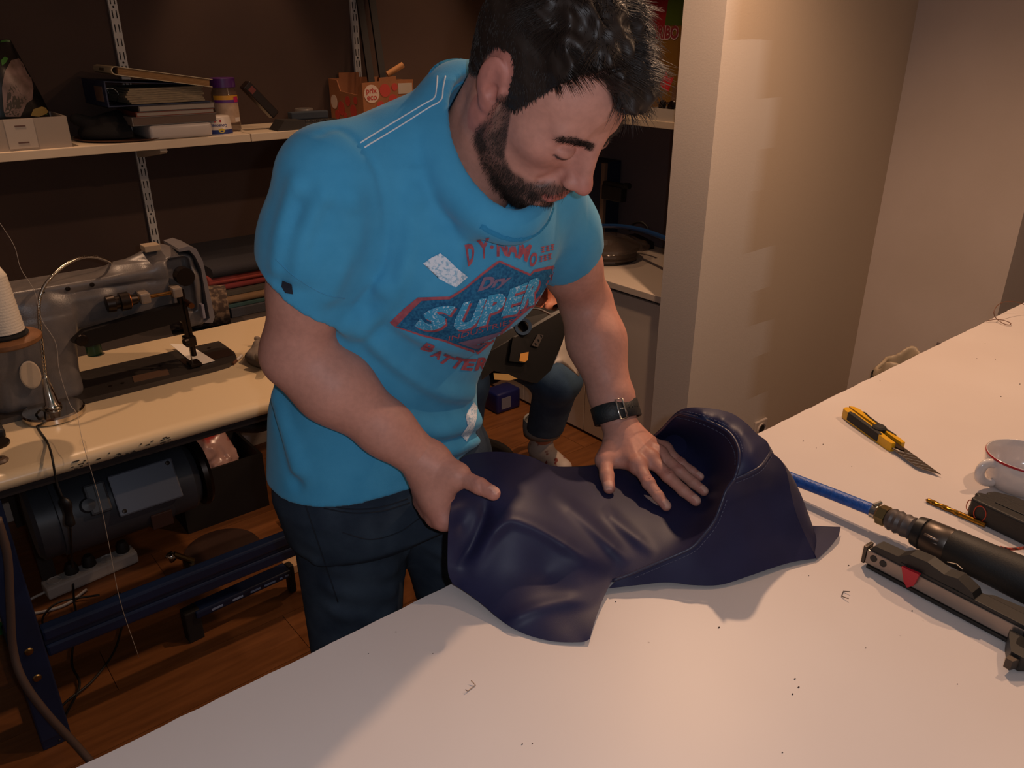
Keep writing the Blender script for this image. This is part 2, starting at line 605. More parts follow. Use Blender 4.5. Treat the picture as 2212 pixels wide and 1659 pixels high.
plank_m = mat('laminate_oak', '#603a1e', rough=0.4, spec=0.4, col2='#734726', nscale=3.0, ndetail=6, stretch=(1.5, 14, 1), bump=0.03, bscale=40)
for row in range(20):
    y0 = -0.75 + row * 0.192
    xx = -1.6 - (row * 0.47) % 1.2
    while xx < 3.3:
        a, b_ = max(xx, -1.6), min(xx + 1.2, 3.35)
        if b_ - a > 0.05 and y0 < YB - 0.01:
            y1 = min(y0 + 0.1905, YB)
            mbp = MB().box((-(b_ - a) / 2 + 0.0008, -(y1 - y0) / 2, -0.012), ((b_ - a) / 2 - 0.0008, (y1 - y0) / 2, 0.0))
            o = mbp.build('plank', plank_m, None)
            o.location = ((a + b_) / 2, (y0 + y1) / 2, 0.0)
            o.parent = floor
        xx += 1.2
base_m = mat('white_baseboard', '#b9aca2', rough=0.6)
struct('baseboard_back', MB().box((-2.2, YB - 0.014, 0), (XC, YB, 0.075), bev=0.003), base_m)
# wall socket low on the partition
sk = thing('wall_socket', 'white wall socket low on the partition behind the table', 'socket', (2.70, YP0, 0.10))
MB().box((2.66, YP0 - 0.012, 0.06), (2.74, YP0, 0.14), bev=0.004).build('face_plate', base_m, sk)
MB().lathe([(0.030, 0.0), (0.030, 0.006), (0.025, 0.006), (0.022, 0.0005), (0.0, 0.0005)], (2.70, YP0 - 0.012, 0.10), (0, -1, 0), 20).build('recess_ring', base_m, sk)
MB().cyl((2.70, YP0 - 0.0145, 0.10), (2.70, YP0 - 0.0130, 0.10), 0.020, n=16).build('recess', mat('dark_recess', '#1d1815', rough=0.8), sk)

# ---- base cabinets along the side wall
cab_m = mat('white_laminate', '#c4b6a8', rough=0.45, col2='#bfb0a1', nscale=3)
dark_gap = mat('dark_gap', '#2a1d17', rough=0.8)
yy = YP1 + 0.003
CABLAB = ['white base cabinet next to the partition', 'white base cabinet in the middle of the row', 'white base cabinet in the far corner']
for i in range(3):
    y1 = min(yy + 0.408, YB - 0.005)
    c = thing('base_cabinet', CABLAB[i], 'cabinet', (XC + 0.25, (yy + y1) / 2, 0), 'white base cabinets')
    MB().box((XC + 0.02, yy, 0.0), (XW - 0.002, y1 - 0.002, 0.682)).build('body', cab_m, c)
    d = MB().box((XC, yy + 0.001, 0.012), (XC + 0.019, y1 - 0.003, 0.682), bev=0.0015).build('door', cab_m, c)
    yy = y1
MB().box((XC + 0.012, YP1 + 0.003, 0.683), (XW - 0.004, YB - 0.005, 0.6955)).build('plinth', dark_gap, c)
wt = MB().box((XC - 0.012, YP1 + 0.002, 0.696), (XW - 0.001, YB - 0.001, 0.722), bev=0.002).build('worktop', cab_m)
tag(wt, 'white worktop lying over the base cabinets', 'worktop')

# ---- shelves on slotted wall standards
SHZ = 1.305
shelf_m = mat('cream_shelf_board', '#cdbba2', rough=0.5, col2='#c6b39a', nscale=4)
strip_m = mat('white_metal', '#b9b4ae', rough=0.45)
slot_m = mat('slot_dark', '#120d0b', rough=0.9)
for (x0, x1, lab) in ((-1.2, 1.105, 'long cream shelf board under the stack of binders'), (1.108, XW - 0.002, 'cream shelf board under the cardboard box')):
    tag(MB().box((x0, 2.745, SHZ - 0.026), (x1, YB - 0.004, SHZ), bev=0.002).build('shelf_board', shelf_m), lab, 'shelf', 'shelf boards')
tag(MB().box((2.50, YP1 + 0.003, SHZ - 0.026), (XW - 0.002, 2.742, SHZ), bev=0.002).build('shelf_board', shelf_m), 'cream shelf board beside the white partition', 'shelf', 'shelf boards')
STX = [ony(236, 0, YB)[0] + 0.005, ony(760, 0, YB)[0]]
for X, lab in zip(STX, ('white slotted wall standard behind the stack of binders', 'white slotted wall standard behind the cardboard box')):
    st = thing('wall_standard', lab, 'shelf bracket', (X, YB, 0.55), 'slotted wall standards')
    mb = MB(); w = 0.0135
    mb.box((X - w, YB - 0.013, 0.55), (X + w, YB - 0.0112, 2.3)); mb.box((X - w, YB - 0.0112, 0.55), (X - w + 0.0018, YB - 0.0005, 2.3)); mb.box((X + w - 0.0018, YB - 0.0112, 0.55), (X + w, YB - 0.0005, 2.3))
    mb.build('channel', strip_m, st)
    mb = MB(); k = 0; z = 0.57
    while z < 2.28:
        for s in (-1, 1):
            mb.box((X + s * 0.0062 - 0.0016, YB - 0.0136, z), (X + s * 0.0062 + 0.0016, YB - 0.0131, z + 0.024))
        if k % 4 == 2: mb.cyl((X, YB - 0.0136, z + 0.034), (X, YB - 0.0130, z + 0.034), 0.0034, n=10)
        z += 0.042; k += 1
    o = mb.build('slots', slot_m, st); o['kind'] = 'stuff'
    br = MB(); br.prism([(0, 0), (0.27, 0), (0.275, -0.010), (0.26, -0.018), (0.02, -0.055), (0, -0.055)], Matrix(((0, 0, 1, X), (-1, 0, 0, YB - 0.013), (0, 1, 0, SHZ - 0.0265), (0, 0, 0, 1))), -0.011, 0.011)
    br.build('bracket_arm', shelf_m, st)

# ---- the white work table
def table_mat():
    m = mat('white_table_laminate', '#d6ccc8', rough=0.42, spec=0.4)
    nt = m.node_tree; b = nt.nodes['Principled BSDF']
    tc = nt.nodes.new('ShaderNodeTexCoord')
    n = nt.nodes.new('ShaderNodeTexNoise'); n.inputs['Scale'].default_value = 2.2; n.inputs['Detail'].default_value = 3
    nt.links.new(tc.outputs['Object'], n.inputs['Vector'])
    r = nt.nodes.new('ShaderNodeValToRGB'); r.color_ramp.elements[0].color = lin('#cfc4bf'); r.color_ramp.elements[1].color = lin('#d8cfcb')
    r.color_ramp.elements[0].position = 0.3; r.color_ramp.elements[1].position = 0.7
    nt.links.new(n.outputs['Fac'], r.inputs[0])
    # tiny dirt specks and scuffs
    v = nt.nodes.new('ShaderNodeTexVoronoi'); v.inputs['Scale'].default_value = 22.0
    nt.links.new(tc.outputs['Object'], v.inputs['Vector'])
    n2 = nt.nodes.new('ShaderNodeTexNoise'); n2.inputs['Scale'].default_value = 7.0
    nt.links.new(tc.outputs['Object'], n2.inputs['Vector'])
    a = nt.nodes.new('ShaderNodeMapRange'); a.inputs[1].default_value = 0.045; a.inputs[2].default_value = 0.02
    nt.links.new(v.outputs['Distance'], a.inputs[0])
    c = nt.nodes.new('ShaderNodeMapRange'); c.inputs[1].default_value = 0.56; c.inputs[2].default_value = 0.66
    nt.links.new(n2.outputs['Fac'], c.inputs[0])
    mu = nt.nodes.new('ShaderNodeMath'); mu.operation = 'MULTIPLY'
    nt.links.new(a.outputs[0], mu.inputs[0]); nt.links.new(c.outputs[0], mu.inputs[1])
    mx = nt.nodes.new('ShaderNodeMixRGB'); mx.inputs[2].default_value = lin('#7a6660')
    nt.links.new(mu.outputs[0], mx.inputs[0]); nt.links.new(r.outputs[0], mx.inputs[1])
    nt.links.new(mx.outputs[0], b.inputs['Base Color'])
    return m
TZ = 0.88; TYE = 0.793
tbl = thing('work_table', 'large white laminate work table in the foreground', 'table', (1.3, 0.2, 0))
top_m = table_mat()
# chipped far edge
n = 160; xs = np.linspace(-0.45, 3.05, n); ed = TYE + 0.0012 * np.array([rnd.uniform(-1, 1) for _ in xs])
poly = [(x, y) for x, y in zip(xs, ed)] + [(3.05, -0.55), (-0.45, -0.55)]
MB().prism(poly, Matrix.Translation((0, 0, 0)), TZ - 0.004, TZ).build('table_top', top_m, tbl)
MB().box((-0.45, -0.55, TZ - 0.034), (3.05, TYE - 0.003, TZ - 0.0042)).build('table_board', mat('raw_chipboard_edge', '#2b1d16', rough=0.9), tbl)
for (lx, ly) in ((-0.35, -0.45), (-0.35, 0.65), (2.9, -0.45), (2.9, 0.65)):
    MB().box((lx - 0.03, ly - 0.03, 0), (lx + 0.03, ly + 0.03, TZ - 0.035), bev=0.003).build('leg', mat('grey_steel_leg', '#4c4a4a', rough=0.5, metal=0.6), tbl)
# ------------------------------------------------------------------ the man at the table
TZ = 0.88          # work table top
SKIN = np.array(lin('#c08877')[:3]); SKIN_RED = np.array(lin('#b56c62')[:3])
HAIRC = np.array(lin('#2a211d')[:3])
skin_m = mat('skin', '#b9806a', rough=0.54, spec=0.38, attr='tint', col2='#ffffff', nscale=140, namt=0.10, bump=0.06, bscale=420, sss=0.06)
man = thing('person', 'man in a bright blue printed t-shirt and jeans bending over the white table', 'person', (0.55, 1.0, 0.0))

HM = np.array([[0.145, 0.988, 0.035], [-0.672, 0.125, -0.7290], [-0.7245, 0.085, 0.684]])
_u, _s, _v = np.linalg.svd(HM); HM = _u @ _v
HT = np.array([0.675, 0.752, 1.564])
def h2w(P): return np.asarray(P) @ HM.T + HT
def w2h(P): return (np.asarray(P) - HT) @ HM

SHR = at(706, 392, 0.99); ELR = at(640, 765, 1.10); WRR = at(912, 992, 1.17)
SHL = at(1176, 432, 1.23); ELL = at(1266, 655, 1.42); WRL = onz(1341, 928, 0.990)
NECKB = np.array([0.652, 0.905, 1.43])
PARTS = []   # (V, Q, colour)

# ---- head and neck
Fh = Field((-0.16, -0.105, -0.21), (0.145, 0.105, 0.13), 0.0021)
Fh.add(ell((-0.018, 0, 0.026), (0.100, 0.077, 0.086)))
Fh.add(ell((0.030, 0, 0.030), (0.060, 0.064, 0.058)), 0.03)
Fh.add(ell((0.026, 0, -0.045), (0.064, 0.060, 0.080)), 0.03)
for s in (-1, 1):
    Fh.add(cap((-0.002, s * 0.054, -0.058), (0.066, s * 0.020, -0.106), 0.020, 0.019), 0.03)
    Fh.add(ell((0.050, s * 0.042, -0.022), (0.028, 0.024, 0.020)), 0.03)
    Fh.add(cap((0.082, s * 0.012, 0.012), (0.070, s * 0.046, 0.014), 0.011, 0.010), 0.014)
Fh.add(ell((0.076, 0, -0.108), (0.022, 0.024, 0.018)), 0.02)
Fh.add(ell((0.080, 0, -0.078), (0.022, 0.034, 0.024)), 0.02)
for s in (-1, 1):
    Fh.sub(ell((0.100, s * 0.031, -0.010), (0.020, 0.021, 0.013)), 0.014)
    Fh.add(ell((0.0765, s * 0.0325, -0.011), (0.0165, 0.0175, 0.0120)), 0.003)
    Fh.sub(cap((0.0905, s * 0.021, -0.0165), (0.081, s * 0.045, -0.0145), 0.0016), 0.004)
    Fh.sub(cap((0.092, s * 0.020, -0.001), (0.082, s * 0.045, 0.000), 0.0014), 0.005)
# nose
Fh.add(cap((0.080, 0, 0.002), (0.094, 0, -0.048), 0.013, 0.015), 0.010)
Fh.add(cap((0.090, 0, 0.006), (0.112, 0, -0.036), 0.0085, 0.0095), 0.014)
Fh.add(ell((0.1165, 0, -0.044), (0.0125, 0.0115, 0.0105)), 0.010)
for s in (-1, 1):
    Fh.add(ell((0.1035, s * 0.0130, -0.0475), (0.0115, 0.0075, 0.0085)), 0.006)
    Fh.sub(ell((0.1085, s * 0.0065, -0.0560), (0.0065, 0.0035, 0.0045)), 0.003)
    Fh.sub(cap((0.094, s * 0.019, -0.046), (0.082, s * 0.031, -0.068), 0.0012), 0.014)
# lips
Fh.add(cap((0.098, -0.012, -0.0765), (0.098, 0.012, -0.0765), 0.0062), 0.010)
Fh.add(cap((0.097, -0.010, -0.0880), (0.097, 0.010, -0.0880), 0.0070), 0.010)
for a, b in (((0.107, 0, -0.0822), (0.101, 0.016, -0.0826)), ((0.101, 0.016, -0.0826), (0.090, 0.027, -0.083))):
    for s in (-1, 1):
        Fh.sub(cap((a[0], s * a[1], a[2]), (b[0], s * b[1], b[2]), 0.0014), 0.004)
Fh.sub(cap((0.101, -0.012, -0.0985), (0.101, 0.012, -0.0985), 0.0035), 0.010)
# ears
def Rax(x, y, z): return np.stack([np.array(q, float) / np.linalg.norm(q) for q in (x, y, z)], 1)
for s in (-1, 1):
    ex = np.array([0.93, s * -0.20, 0.22]); ex /= np.linalg.norm(ex)
    ez = np.array([-0.25, s * 0.10, 0.95]); ez -= ex * (ez @ ex); ez /= np.linalg.norm(ez)
    E3 = np.stack([ex, np.cross(ez, ex), ez], 1)
    ec = np.array([-0.020, s * 0.079, -0.004])
    Fh.add(ell(ec, (0.0195, 0.0065, 0.031), E3), 0.004)
    Fh.add(ell(ec + E3 @ np.array([0.004, 0, -0.029]), (0.010, 0.005, 0.010), E3), 0.008)
    Fh.sub(ell(ec + E3 @ np.array([0.004, s * 0.0075, 0.002]), (0.0115, 0.0055, 0.020), E3), 0.004)
    Fh.sub(ell(ec + E3 @ np.array([0.007, s * 0.004, -0.008]), (0.0085, 0.006, 0.010), E3), 0.003)
    Fh.add(cap(ec + E3 @ np.array([-0.004, s * 0.002, 0.014]), ec + E3 @ np.array([-0.006, s * 0.003, -0.014]), 0.0030), 0.003)
    Fh.add(ell(ec + E3 @ np.array([0.017, s * 0.001, -0.006]), (0.005, 0.004, 0.008), E3), 0.005)
# neck
nb = w2h(NECKB); nf = w2h(NECKB + np.array([0, -0.03, 0.0]))
Fh.add(cap((-0.035, 0, -0.035), nb, 0.056, 0.060), 0.03)
Fh.add(cap((0.010, 0, -0.085), nf + 0.0, 0.040, 0.046), 0.03)
for s in (-1, 1):
    Fh.add(cap((-0.025, s * 0.055, -0.050), nf + np.array([0.0, s * 0.02, -0.02]), 0.014, 0.012), 0.02)
Fh.add(ell((0.055, 0, -0.118), (0.010, 0.012, 0.010)), 0.02)
Vh, Qh = Fh.mesh(); Vh = lap(Vh, Qh, 1, 0.4)
Nh = vnormals(Vh, Qh)

def sst(e0, e1, x):
    t = np.clip((x - e0) / (e1 - e0), 0, 1); return t * t * (3 - 2 * t)
nz1 = vnoise(Vh, 90, 3); nz2 = vnoise(Vh, 28, 5)
def hair_mask(V, jit):
    x, y, z = V[:, 0], V[:, 1], V[:, 2]
    zh = np.interp(x, [-0.13, -0.09, -0.048, -0.040, -0.020, -0.004, 0.004, 0.022, 0.034, 0.046, 0.060, 0.076, 0.090, 0.12],
                   [-0.075, -0.066, -0.030, 0.020, 0.034, 0.026, -0.014, -0.004, 0.030, 0.075, 0.096, 0.098, 0.088, 0.055])
    wid = sst(0.012, 0.045, np.abs(y))
    zf = 0.058 + 0.006 * np.abs(y) / 0.03
    zz = np.where(x > 0.055, zf + (np.maximum(zh, 0.088) - zf) * wid * sst(0.05, 0.062, x), zh)
    ear = ((x + 0.022) / 0.026) ** 2 + ((z + 0.004) / 0.040) ** 2 < 1
    m = sst(-0.004, 0.006, z - zz + 0.004 * jit)
    m[ear & (np.abs(y) > 0.066)] = 0
    return m
def beard_mask(V, jit):
    x, y, z = V[:, 0], V[:, 1], V[:, 2]
    top = np.interp(x, [-0.02, 0.0, 0.012, 0.026, 0.040, 0.056, 0.072, 0.084, 0.092, 0.11], [-0.03, 0.0, 0.0, -0.030, -0.062, -0.074, -0.075, -0.069, -0.060, -0.058])
    bot = np.interp(x, [-0.02, 0.0, 0.03, 0.06, 0.08, 0.10], [-0.066, -0.090, -0.116, -0.136, -0.150, -0.15])
    m = sst(0.006, -0.006, z - top + 0.003 * jit) * sst(-0.006, 0.008, z - bot + 0.003 * jit) * sst(-0.008, 0.004, x + 0.002 * jit)
    lipz = np.abs(z + 0.0825) < (0.0115 - 0.008 * (np.abs(y) / 0.026) ** 2)
    lips = lipz & (np.abs(y) < 0.026) & (x > 0.086)
    m[lips] = 0
    m *= 1 - 0.75 * sst(0.016, 0.006, np.abs(np.abs(y) - 0.017)) * sst(0.010, 0.003, np.abs(z + 0.100)) * (x > 0.08)
    return m, lips
hm = hair_mask(Vh, nz2); bm_, lips = beard_mask(Vh, nz2)
x, y, z = Vh[:, 0], Vh[:, 1], Vh[:, 2]
brow = sst(0.0075, 0.002, np.abs(z - (0.0085 + 0.20 * np.minimum(np.abs(y) - 0.012, 0.028) - 0.25 * np.maximum(np.abs(y) - 0.042, 0)))) * sst(0.007, 0.012, np.abs(y)) * sst(0.060, 0.052, np.abs(y)) * (x > 0.05)
lash = sst(0.0042, 0.0014, np.abs(z + 0.0165 - 0.08 * (np.abs(y) - 0.02))) * sst(0.016, 0.020, np.abs(y)) * sst(0.050, 0.046, np.abs(y)) * (x > 0.055)
redn = np.clip(sst(0.020, 0.0, np.abs(y)) * sst(-0.020, -0.045, z) * sst(0.095, 0.108, x) + (np.abs(y) > 0.0725) * (x < 0.01) * 0.9 + 0.35 * sst(0.04, 0.09, x) * sst(0.06, 0.02, np.abs(z + 0.03)), 0, 1)
C = SKIN * (1 - 0.65 * redn[:, None]) + SKIN_RED * 0.65 * redn[:, None]
C = C * (0.96 + 0.06 * nz1[:, None])
LIPC = np.array(lin('#a35c52')[:3])
C[lips] = LIPC
bmask = np.clip(bm_ * (0.80 + 0.25 * nz1), 0, 0.9)[:, None]
C = C * (1 - bmask) + HAIRC * 1.5 * bmask
fm = np.clip(np.maximum(brow * (0.85 + 0.3 * nz1), lash * 0.9), 0, 0.92)[:, None]
C = C * (1 - fm) + HAIRC * fm
C = C * (1 - 0.85 * hm[:, None]) + HAIRC * 0.85 * hm[:, None]
PARTS.append((h2w(Vh), Qh, C))

# ---- arms and hands
def finger(F, pts, rad, k=0.004, kroot=0.010):
    for i in range(len(pts) - 1):
        F.add(cap(pts[i], pts[i + 1], rad[i], rad[i + 1]), kroot if i == 0 else k)
def limb(F, pts, rad, k, flat=None):
    for i in range(len(pts) - 1):
        F.add(cap(pts[i], pts[i + 1], rad[i], rad[i + 1], flat), k)
def skin_cols(V, red_pts=(), base=SKIN):
    n = vnoise(V, 60, 9); m = vnoise(V, 18, 4)
    c = np.tile(base, (len(V), 1)) * (0.97 + 0.05 * n[:, None] + 0.05 * m[:, None])
    for p, r, w in red_pts:
        d = np.linalg.norm(V - np.array(p), axis=1)
        t = (w * np.exp(-(d / r) ** 2))[:, None]
        c = c * (1 - t) + SKIN_RED * t
    return c
NAILC = np.array(lin('#cf9d8c')[:3])
def nails(V, N, c, tips):
    for tip, prev, upd, r in tips:
        tip = np.array(tip); ax = tip - np.array(prev); ax /= np.linalg.norm(ax)
        up = np.array(upd, float); up -= ax * (up @ ax); up /= np.linalg.norm(up)
        sd = np.cross(ax, up)
        d = V - (tip + ax * 0.001)
        m = (np.abs(d @ ax) < 0.0075) & (np.abs(d @ sd) < r * 0.72) & (d @ up > r * 0.35)
        c[m] = NAILC
        e = m & ((np.abs(d @ ax) > 0.0062) & (d @ ax > 0))
        c[e] = NAILC * 1.25
        V[m] += up * 0.0004
    return c

# left hand flat on the seat
zI = dict(
    thumb=[onz(1322, 962, 0.972), onz(1306, 994, 0.962), onz(1311, 1028, 0.951), onz(1316, 1054, 0.944)],
    index=[onz(1378, 1004, 0.968), onz(1401, 1044, 0.957), onz(1422, 1072, 0.948), onz(1439, 1093, 0.941)],
    middle=[onz(1405, 990, 0.971), onz(1443, 1029, 0.959), onz(1476, 1060, 0.949), onz(1503, 1082, 0.942)],
    ring=[onz(1424, 980, 0.968), onz(1467, 1017, 0.957), onz(1498, 1043, 0.948), onz(1520, 1061, 0.942)],
    little=[onz(1435, 970, 0.963), onz(1470, 1000, 0.952), onz(1494, 1017, 0.946), onz(1512, 1030, 0.941)])
rI = dict(thumb=[0.016, 0.0128, 0.0118, 0.0100], index=[0.0120, 0.0102, 0.0090, 0.0082], middle=[0.0122, 0.0104, 0.0092, 0.0084],
          ring=[0.0116, 0.0098, 0.0088, 0.0080], little=[0.0105, 0.0086, 0.0076, 0.0070])
allp = np.array([p for q in zI.values() for p in q] + [WRL])
F = Field(allp.min(0) - 0.035, allp.max(0) + 0.035, 0.0016)
upn = np.array([0.10, 0.12, 1.0])
F.add(cap(WRL + (ELL - WRL) * 0.16, WRL, 0.034, 0.031, (upn, 0.80)))
mid = {k: q[0] for k, q in zI.items()}
for k in ('index', 'middle', 'ring', 'little'):
    F.add(cap(WRL * 0.85 + mid[k] * 0.15 + (0, 0, -0.004), mid[k] + np.array([0, 0, -0.005]), 0.022, 0.0135), 0.016)
F.add(cap(WRL + np.array([-0.01, -0.01, -0.008]), zI['thumb'][1], 0.021, 0.014), 0.016)
F.add(cap(zI['thumb'][1] + np.array([0.004, 0, -0.004]), mid['index'] * 0.75 + WRL * 0.25 + np.array([0, 0, -0.012]), 0.010, 0.012), 0.018)
for k in zI:
    finger(F, zI[k], rI[k])
    if k != 'thumb':
        F.add(ell(zI[k][1] + np.array([0, 0, 0.0012]), (rI[k][1] * 1.03,) * 3), 0.003)
        F.add(ell(mid[k] + np.array([0, 0, 0.003]), (0.0105, 0.0105, 0.0085)), 0.010)
        ax = zI[k][1] - zI[k][0]; ax /= np.linalg.norm(ax); sd = np.cross(ax, (0, 0, 1)); sd /= np.linalg.norm(sd)
        for off in (-0.0035, 0.0005, 0.004):
            c0 = zI[k][1] + ax * off + np.array([0, 0, rI[k][1] * 1.05])
            F.sub(cap(c0 - sd * 0.005, c0 + sd * 0.005, 0.0008), 0.0025)
        c0 = zI[k][2] + np.array([0, 0, rI[k][2] * 1.02])
        F.sub(cap(c0 - sd * 0.004, c0 + sd * 0.004, 0.0006), 0.002)
        F.bump([WRL * 0.6 + mid[k] * 0.4 + (0, 0, 0.014), mid[k] + np.array([0, 0, 0.010])], 0.004, 0.0014)
# wrinkles in the web of the thumb
for i in range(4):
    a = onz(1335 + i * 11, 985 + i * 3, 0.982); b = onz(1338 + i * 12, 1016 + i * 2, 0.966)
    F.bump([a, b], 0.0028, -0.0016)
V, Q = F.mesh(); V = lap(V, Q, 1, 0.35)
c = skin_cols(V, [(zI[k][1] + np.array([0, 0, .008]), 0.009, 0.5) for k in zI] + [(zI[k][3], 0.013, 0.55) for k in zI] + [(mid[k], 0.014, 0.35) for k in mid], base=SKIN)
c = nails(V, None, c, [(zI[k][3], zI[k][2], (0, 0.02, 1), rI[k][3]) for k in ('index', 'middle', 'ring', 'little')] +
          [(zI['thumb'][3], zI['thumb'][2], (-0.55, -0.25, 0.75), 0.0105)])
PARTS.append((V, Q, c))
# left arm
F = Field(np.minimum(np.minimum(SHL, ELL), WRL) - 0.10, np.maximum(np.maximum(SHL, ELL), WRL) + 0.10, 0.0032)
ua = ELL - SHL; fa = WRL - ELL
F.add(cap(SHL, SHL + ua * 0.6, 0.053, 0.050))
F.add(cap(SHL + ua * 0.5, ELL, 0.050, 0.044), 0.02)
F.add(cap(ELL, ELL + fa * 0.30, 0.044, 0.0475), 0.02)
F.add(cap(ELL + fa * 0.30, ELL + fa * 0.75, 0.0475, 0.036), 0.03)
F.add(cap(ELL + fa * 0.75, WRL, 0.036, 0.0315, (upn, 0.82)), 0.02)
F.bump([ELL + fa * 0.1 + np.array([-0.03, -0.03, 0.01]), ELL + fa * 0.45 + np.array([-0.03, -0.02, 0.01])], 0.02, 0.003)
V, Q = F.mesh(); PARTS.append((V, Q, skin_cols(V)))

# right hand gripping the vinyl, thumb on top
rR = dict(thumb=[at(934, 1014, 1.165), at(990, 1028, 1.150), at(1036, 1050, 1.125), at(1066, 1066, 1.112)],
          index=[at(960, 1122, 1.165), at(1003, 1132, 1.195), at(1022, 1106, 1.210), at(1030, 1085, 1.215)],
          middle=[at(944, 1116, 1.185), at(990, 1128, 1.225), at(1012, 1102, 1.235), at(1018, 1084, 1.238)],
          ring=[at(930, 1100, 1.205), at(975, 1116, 1.250), at(996, 1094, 1.258), at(1004, 1078, 1.260)],
          little=[at(916, 1080, 1.222), at(955, 1098, 1.265), at(975, 1082, 1.275), at(983, 1070, 1.276)])
allp = np.array([p for q in rR.values() for p in q] + [WRR])
F = Field(allp.min(0) - 0.035, allp.max(0) + 0.035, 0.0018)
fdir = WRR - ELR; fdir /= np.linalg.norm(fdir)
F.add(cap(WRR - fdir * 0.04, WRR, 0.034, 0.031))
for k in ('index', 'middle', 'ring', 'little'):
    F.add(cap(WRR + fdir * 0.012, rR[k][0], 0.026, 0.0165), 0.018)
F.add(cap(WRR + fdir * 0.01, rR['thumb'][1], 0.024, 0.0160), 0.018)
F.add(cap(rR['thumb'][1] - RT * 0.006, rR['index'][0] * 0.6 + WRR * 0.4, 0.014, 0.018), 0.022)
for k in rR:
    finger(F, rR[k], rI[k], kroot=0.012)
F.bump([at(1035, 1038, 1.115), at(1041, 1060, 1.11)], 0.002, -0.0012)
V, Q = F.mesh(); V = lap(V, Q, 1, 0.4)
c = skin_cols(V, [(rR['index'][0], 0.025, 0.5), (rR['thumb'][3], 0.018, 0.35), (rR['thumb'][2], 0.012, 0.3)])
c = nails(V, None, c, [(rR['thumb'][3], rR['thumb'][2], tuple(CU * 0.9 - FW * 0.2), 0.0095)])
PARTS.append((V, Q, c))
F = Field(np.minimum(np.minimum(SHR, ELR), WRR) - 0.10, np.maximum(np.maximum(SHR, ELR), WRR) + 0.10, 0.0032)
ua = ELR - SHR; fa = WRR - ELR
F.add(cap(SHR, SHR + ua * 0.6, 0.054, 0.050))
F.add(cap(SHR + ua * 0.5, ELR, 0.050, 0.045), 0.02)
F.add(cap(ELR, ELR + fa * 0.28, 0.046, 0.050), 0.02)
F.add(cap(ELR + fa * 0.28, ELR + fa * 0.70, 0.050, 0.038), 0.03)
F.add(cap(ELR + fa * 0.70, WRR, 0.038, 0.0315), 0.02)
V, Q = F.mesh(); PARTS.append((V, Q, skin_cols(V)))

# ---- trunk and legs, hidden under the clothes
def trow(px, py, d, a, b):
    p = at(px, py, d); return (p[2], p[0], p[1], a, b)
TORSO = [(0.86, 0.600, 1.055, 0.165, 0.112), trow(815, 1030, 1.36, 0.165, 0.112), trow(812, 850, 1.31, 0.160, 0.112), trow(870, 690, 1.245, 0.165, 0.105),
         trow(945, 540, 1.175, 0.165, 0.095), (1.43, 0.655, 0.930, 0.120, 0.075), (1.455, 0.655, 0.915, 0.08, 0.06)]
HIPR = np.array([0.52, 1.065, 0.92]); HIPL = np.array([0.69, 1.055, 0.92])
KNR = np.array([0.50, 1.06, 0.50]); KNL = np.array([0.74, 1.05, 0.50])
ANR = np.array([0.48, 1.13, 0.09]); ANL = np.array([0.78, 1.12, 0.09])
F = Field((0.2, 0.70, 0.0), (1.05, 1.30, 1.50), 0.008)
F.add(zloft(TORSO))
F.add(cap(NECKB, SHR, 0.045, 0.045), 0.04); F.add(cap(NECKB, SHL, 0.045, 0.045), 0.04)
for h_, k_, a_ in ((HIPR, KNR, ANR), (HIPL, KNL, ANL)):
    F.add(cap(h_, k_, 0.085, 0.055), 0.05); F.add(cap(k_, k_ + (a_ - k_) * 0.35, 0.052, 0.052), 0.03)
    F.add(cap(k_ + (a_ - k_) * 0.35, a_, 0.052, 0.035), 0.03)
    F.add(cap(a_ + np.array([0, 0.02, -0.045]), a_ + np.array([0.03, -0.15, -0.06]), 0.032, 0.026), 0.02)
V, Q = F.mesh(); PARTS.append((V, Q, skin_cols(V)))

off = 0; VV, QQ, CC = [], [], []
for V, Q, c in PARTS:
    VV.append(V); QQ.append(Q + off); CC.append(c); off += len(V)
me = npmesh('body', np.concatenate(VV), np.concatenate(QQ))
colattr(me, np.concatenate(CC))
body = link('body', me, skin_m, man)
# ------------------------------------------------------------------ clothes
cloth_m = mat('blue_jersey', '#4698c2', rough=0.92, spec=0.15, sheen=0.15, col2='#3f90ba', nscale=30, lo=0.3, hi=0.7, bump=0.10, bscale=900)
white_thread = mat('white_thread', '#d8dce0', rough=0.9)
print('TORSO', TORSO)
SHIRT = [(r[0], r[1], r[2], r[3] + 0.016, r[4] + 0.016) for r in TORSO]
SHIRT[0] = (0.86, 0.600, 1.055, 0.190, 0.135); SHIRT[1] = SHIRT[1][:3] + (0.188, 0.134)
SLR0 = SHR; SLR1 = at(656, 620, 1.06); SLL1 = SHL + (ELL - SHL) * 0.52
dR = SLR1 - SLR0; dR /= np.linalg.norm(dR); dL = SLL1 - SHL; dL /= np.linalg.norm(dL)
def halfspace(p, n, lo, hi):
    """everything on the side of p that n points to"""
    p = np.array(p); n = np.array(n) / np.linalg.norm(n)
    return np.array(lo), np.array(hi), lambda x, y, z: -((x - p[0]) * n[0] + (y - p[1]) * n[1] + (z - p[2]) * n[2]) + 0 * x * y * z
def merge(F, G, k):
    a, b = F.F, G.F
    hh = np.maximum(k - np.abs(a - b), 0) / k
    F.F = np.minimum(a, b) - hh * hh * k * 0.25
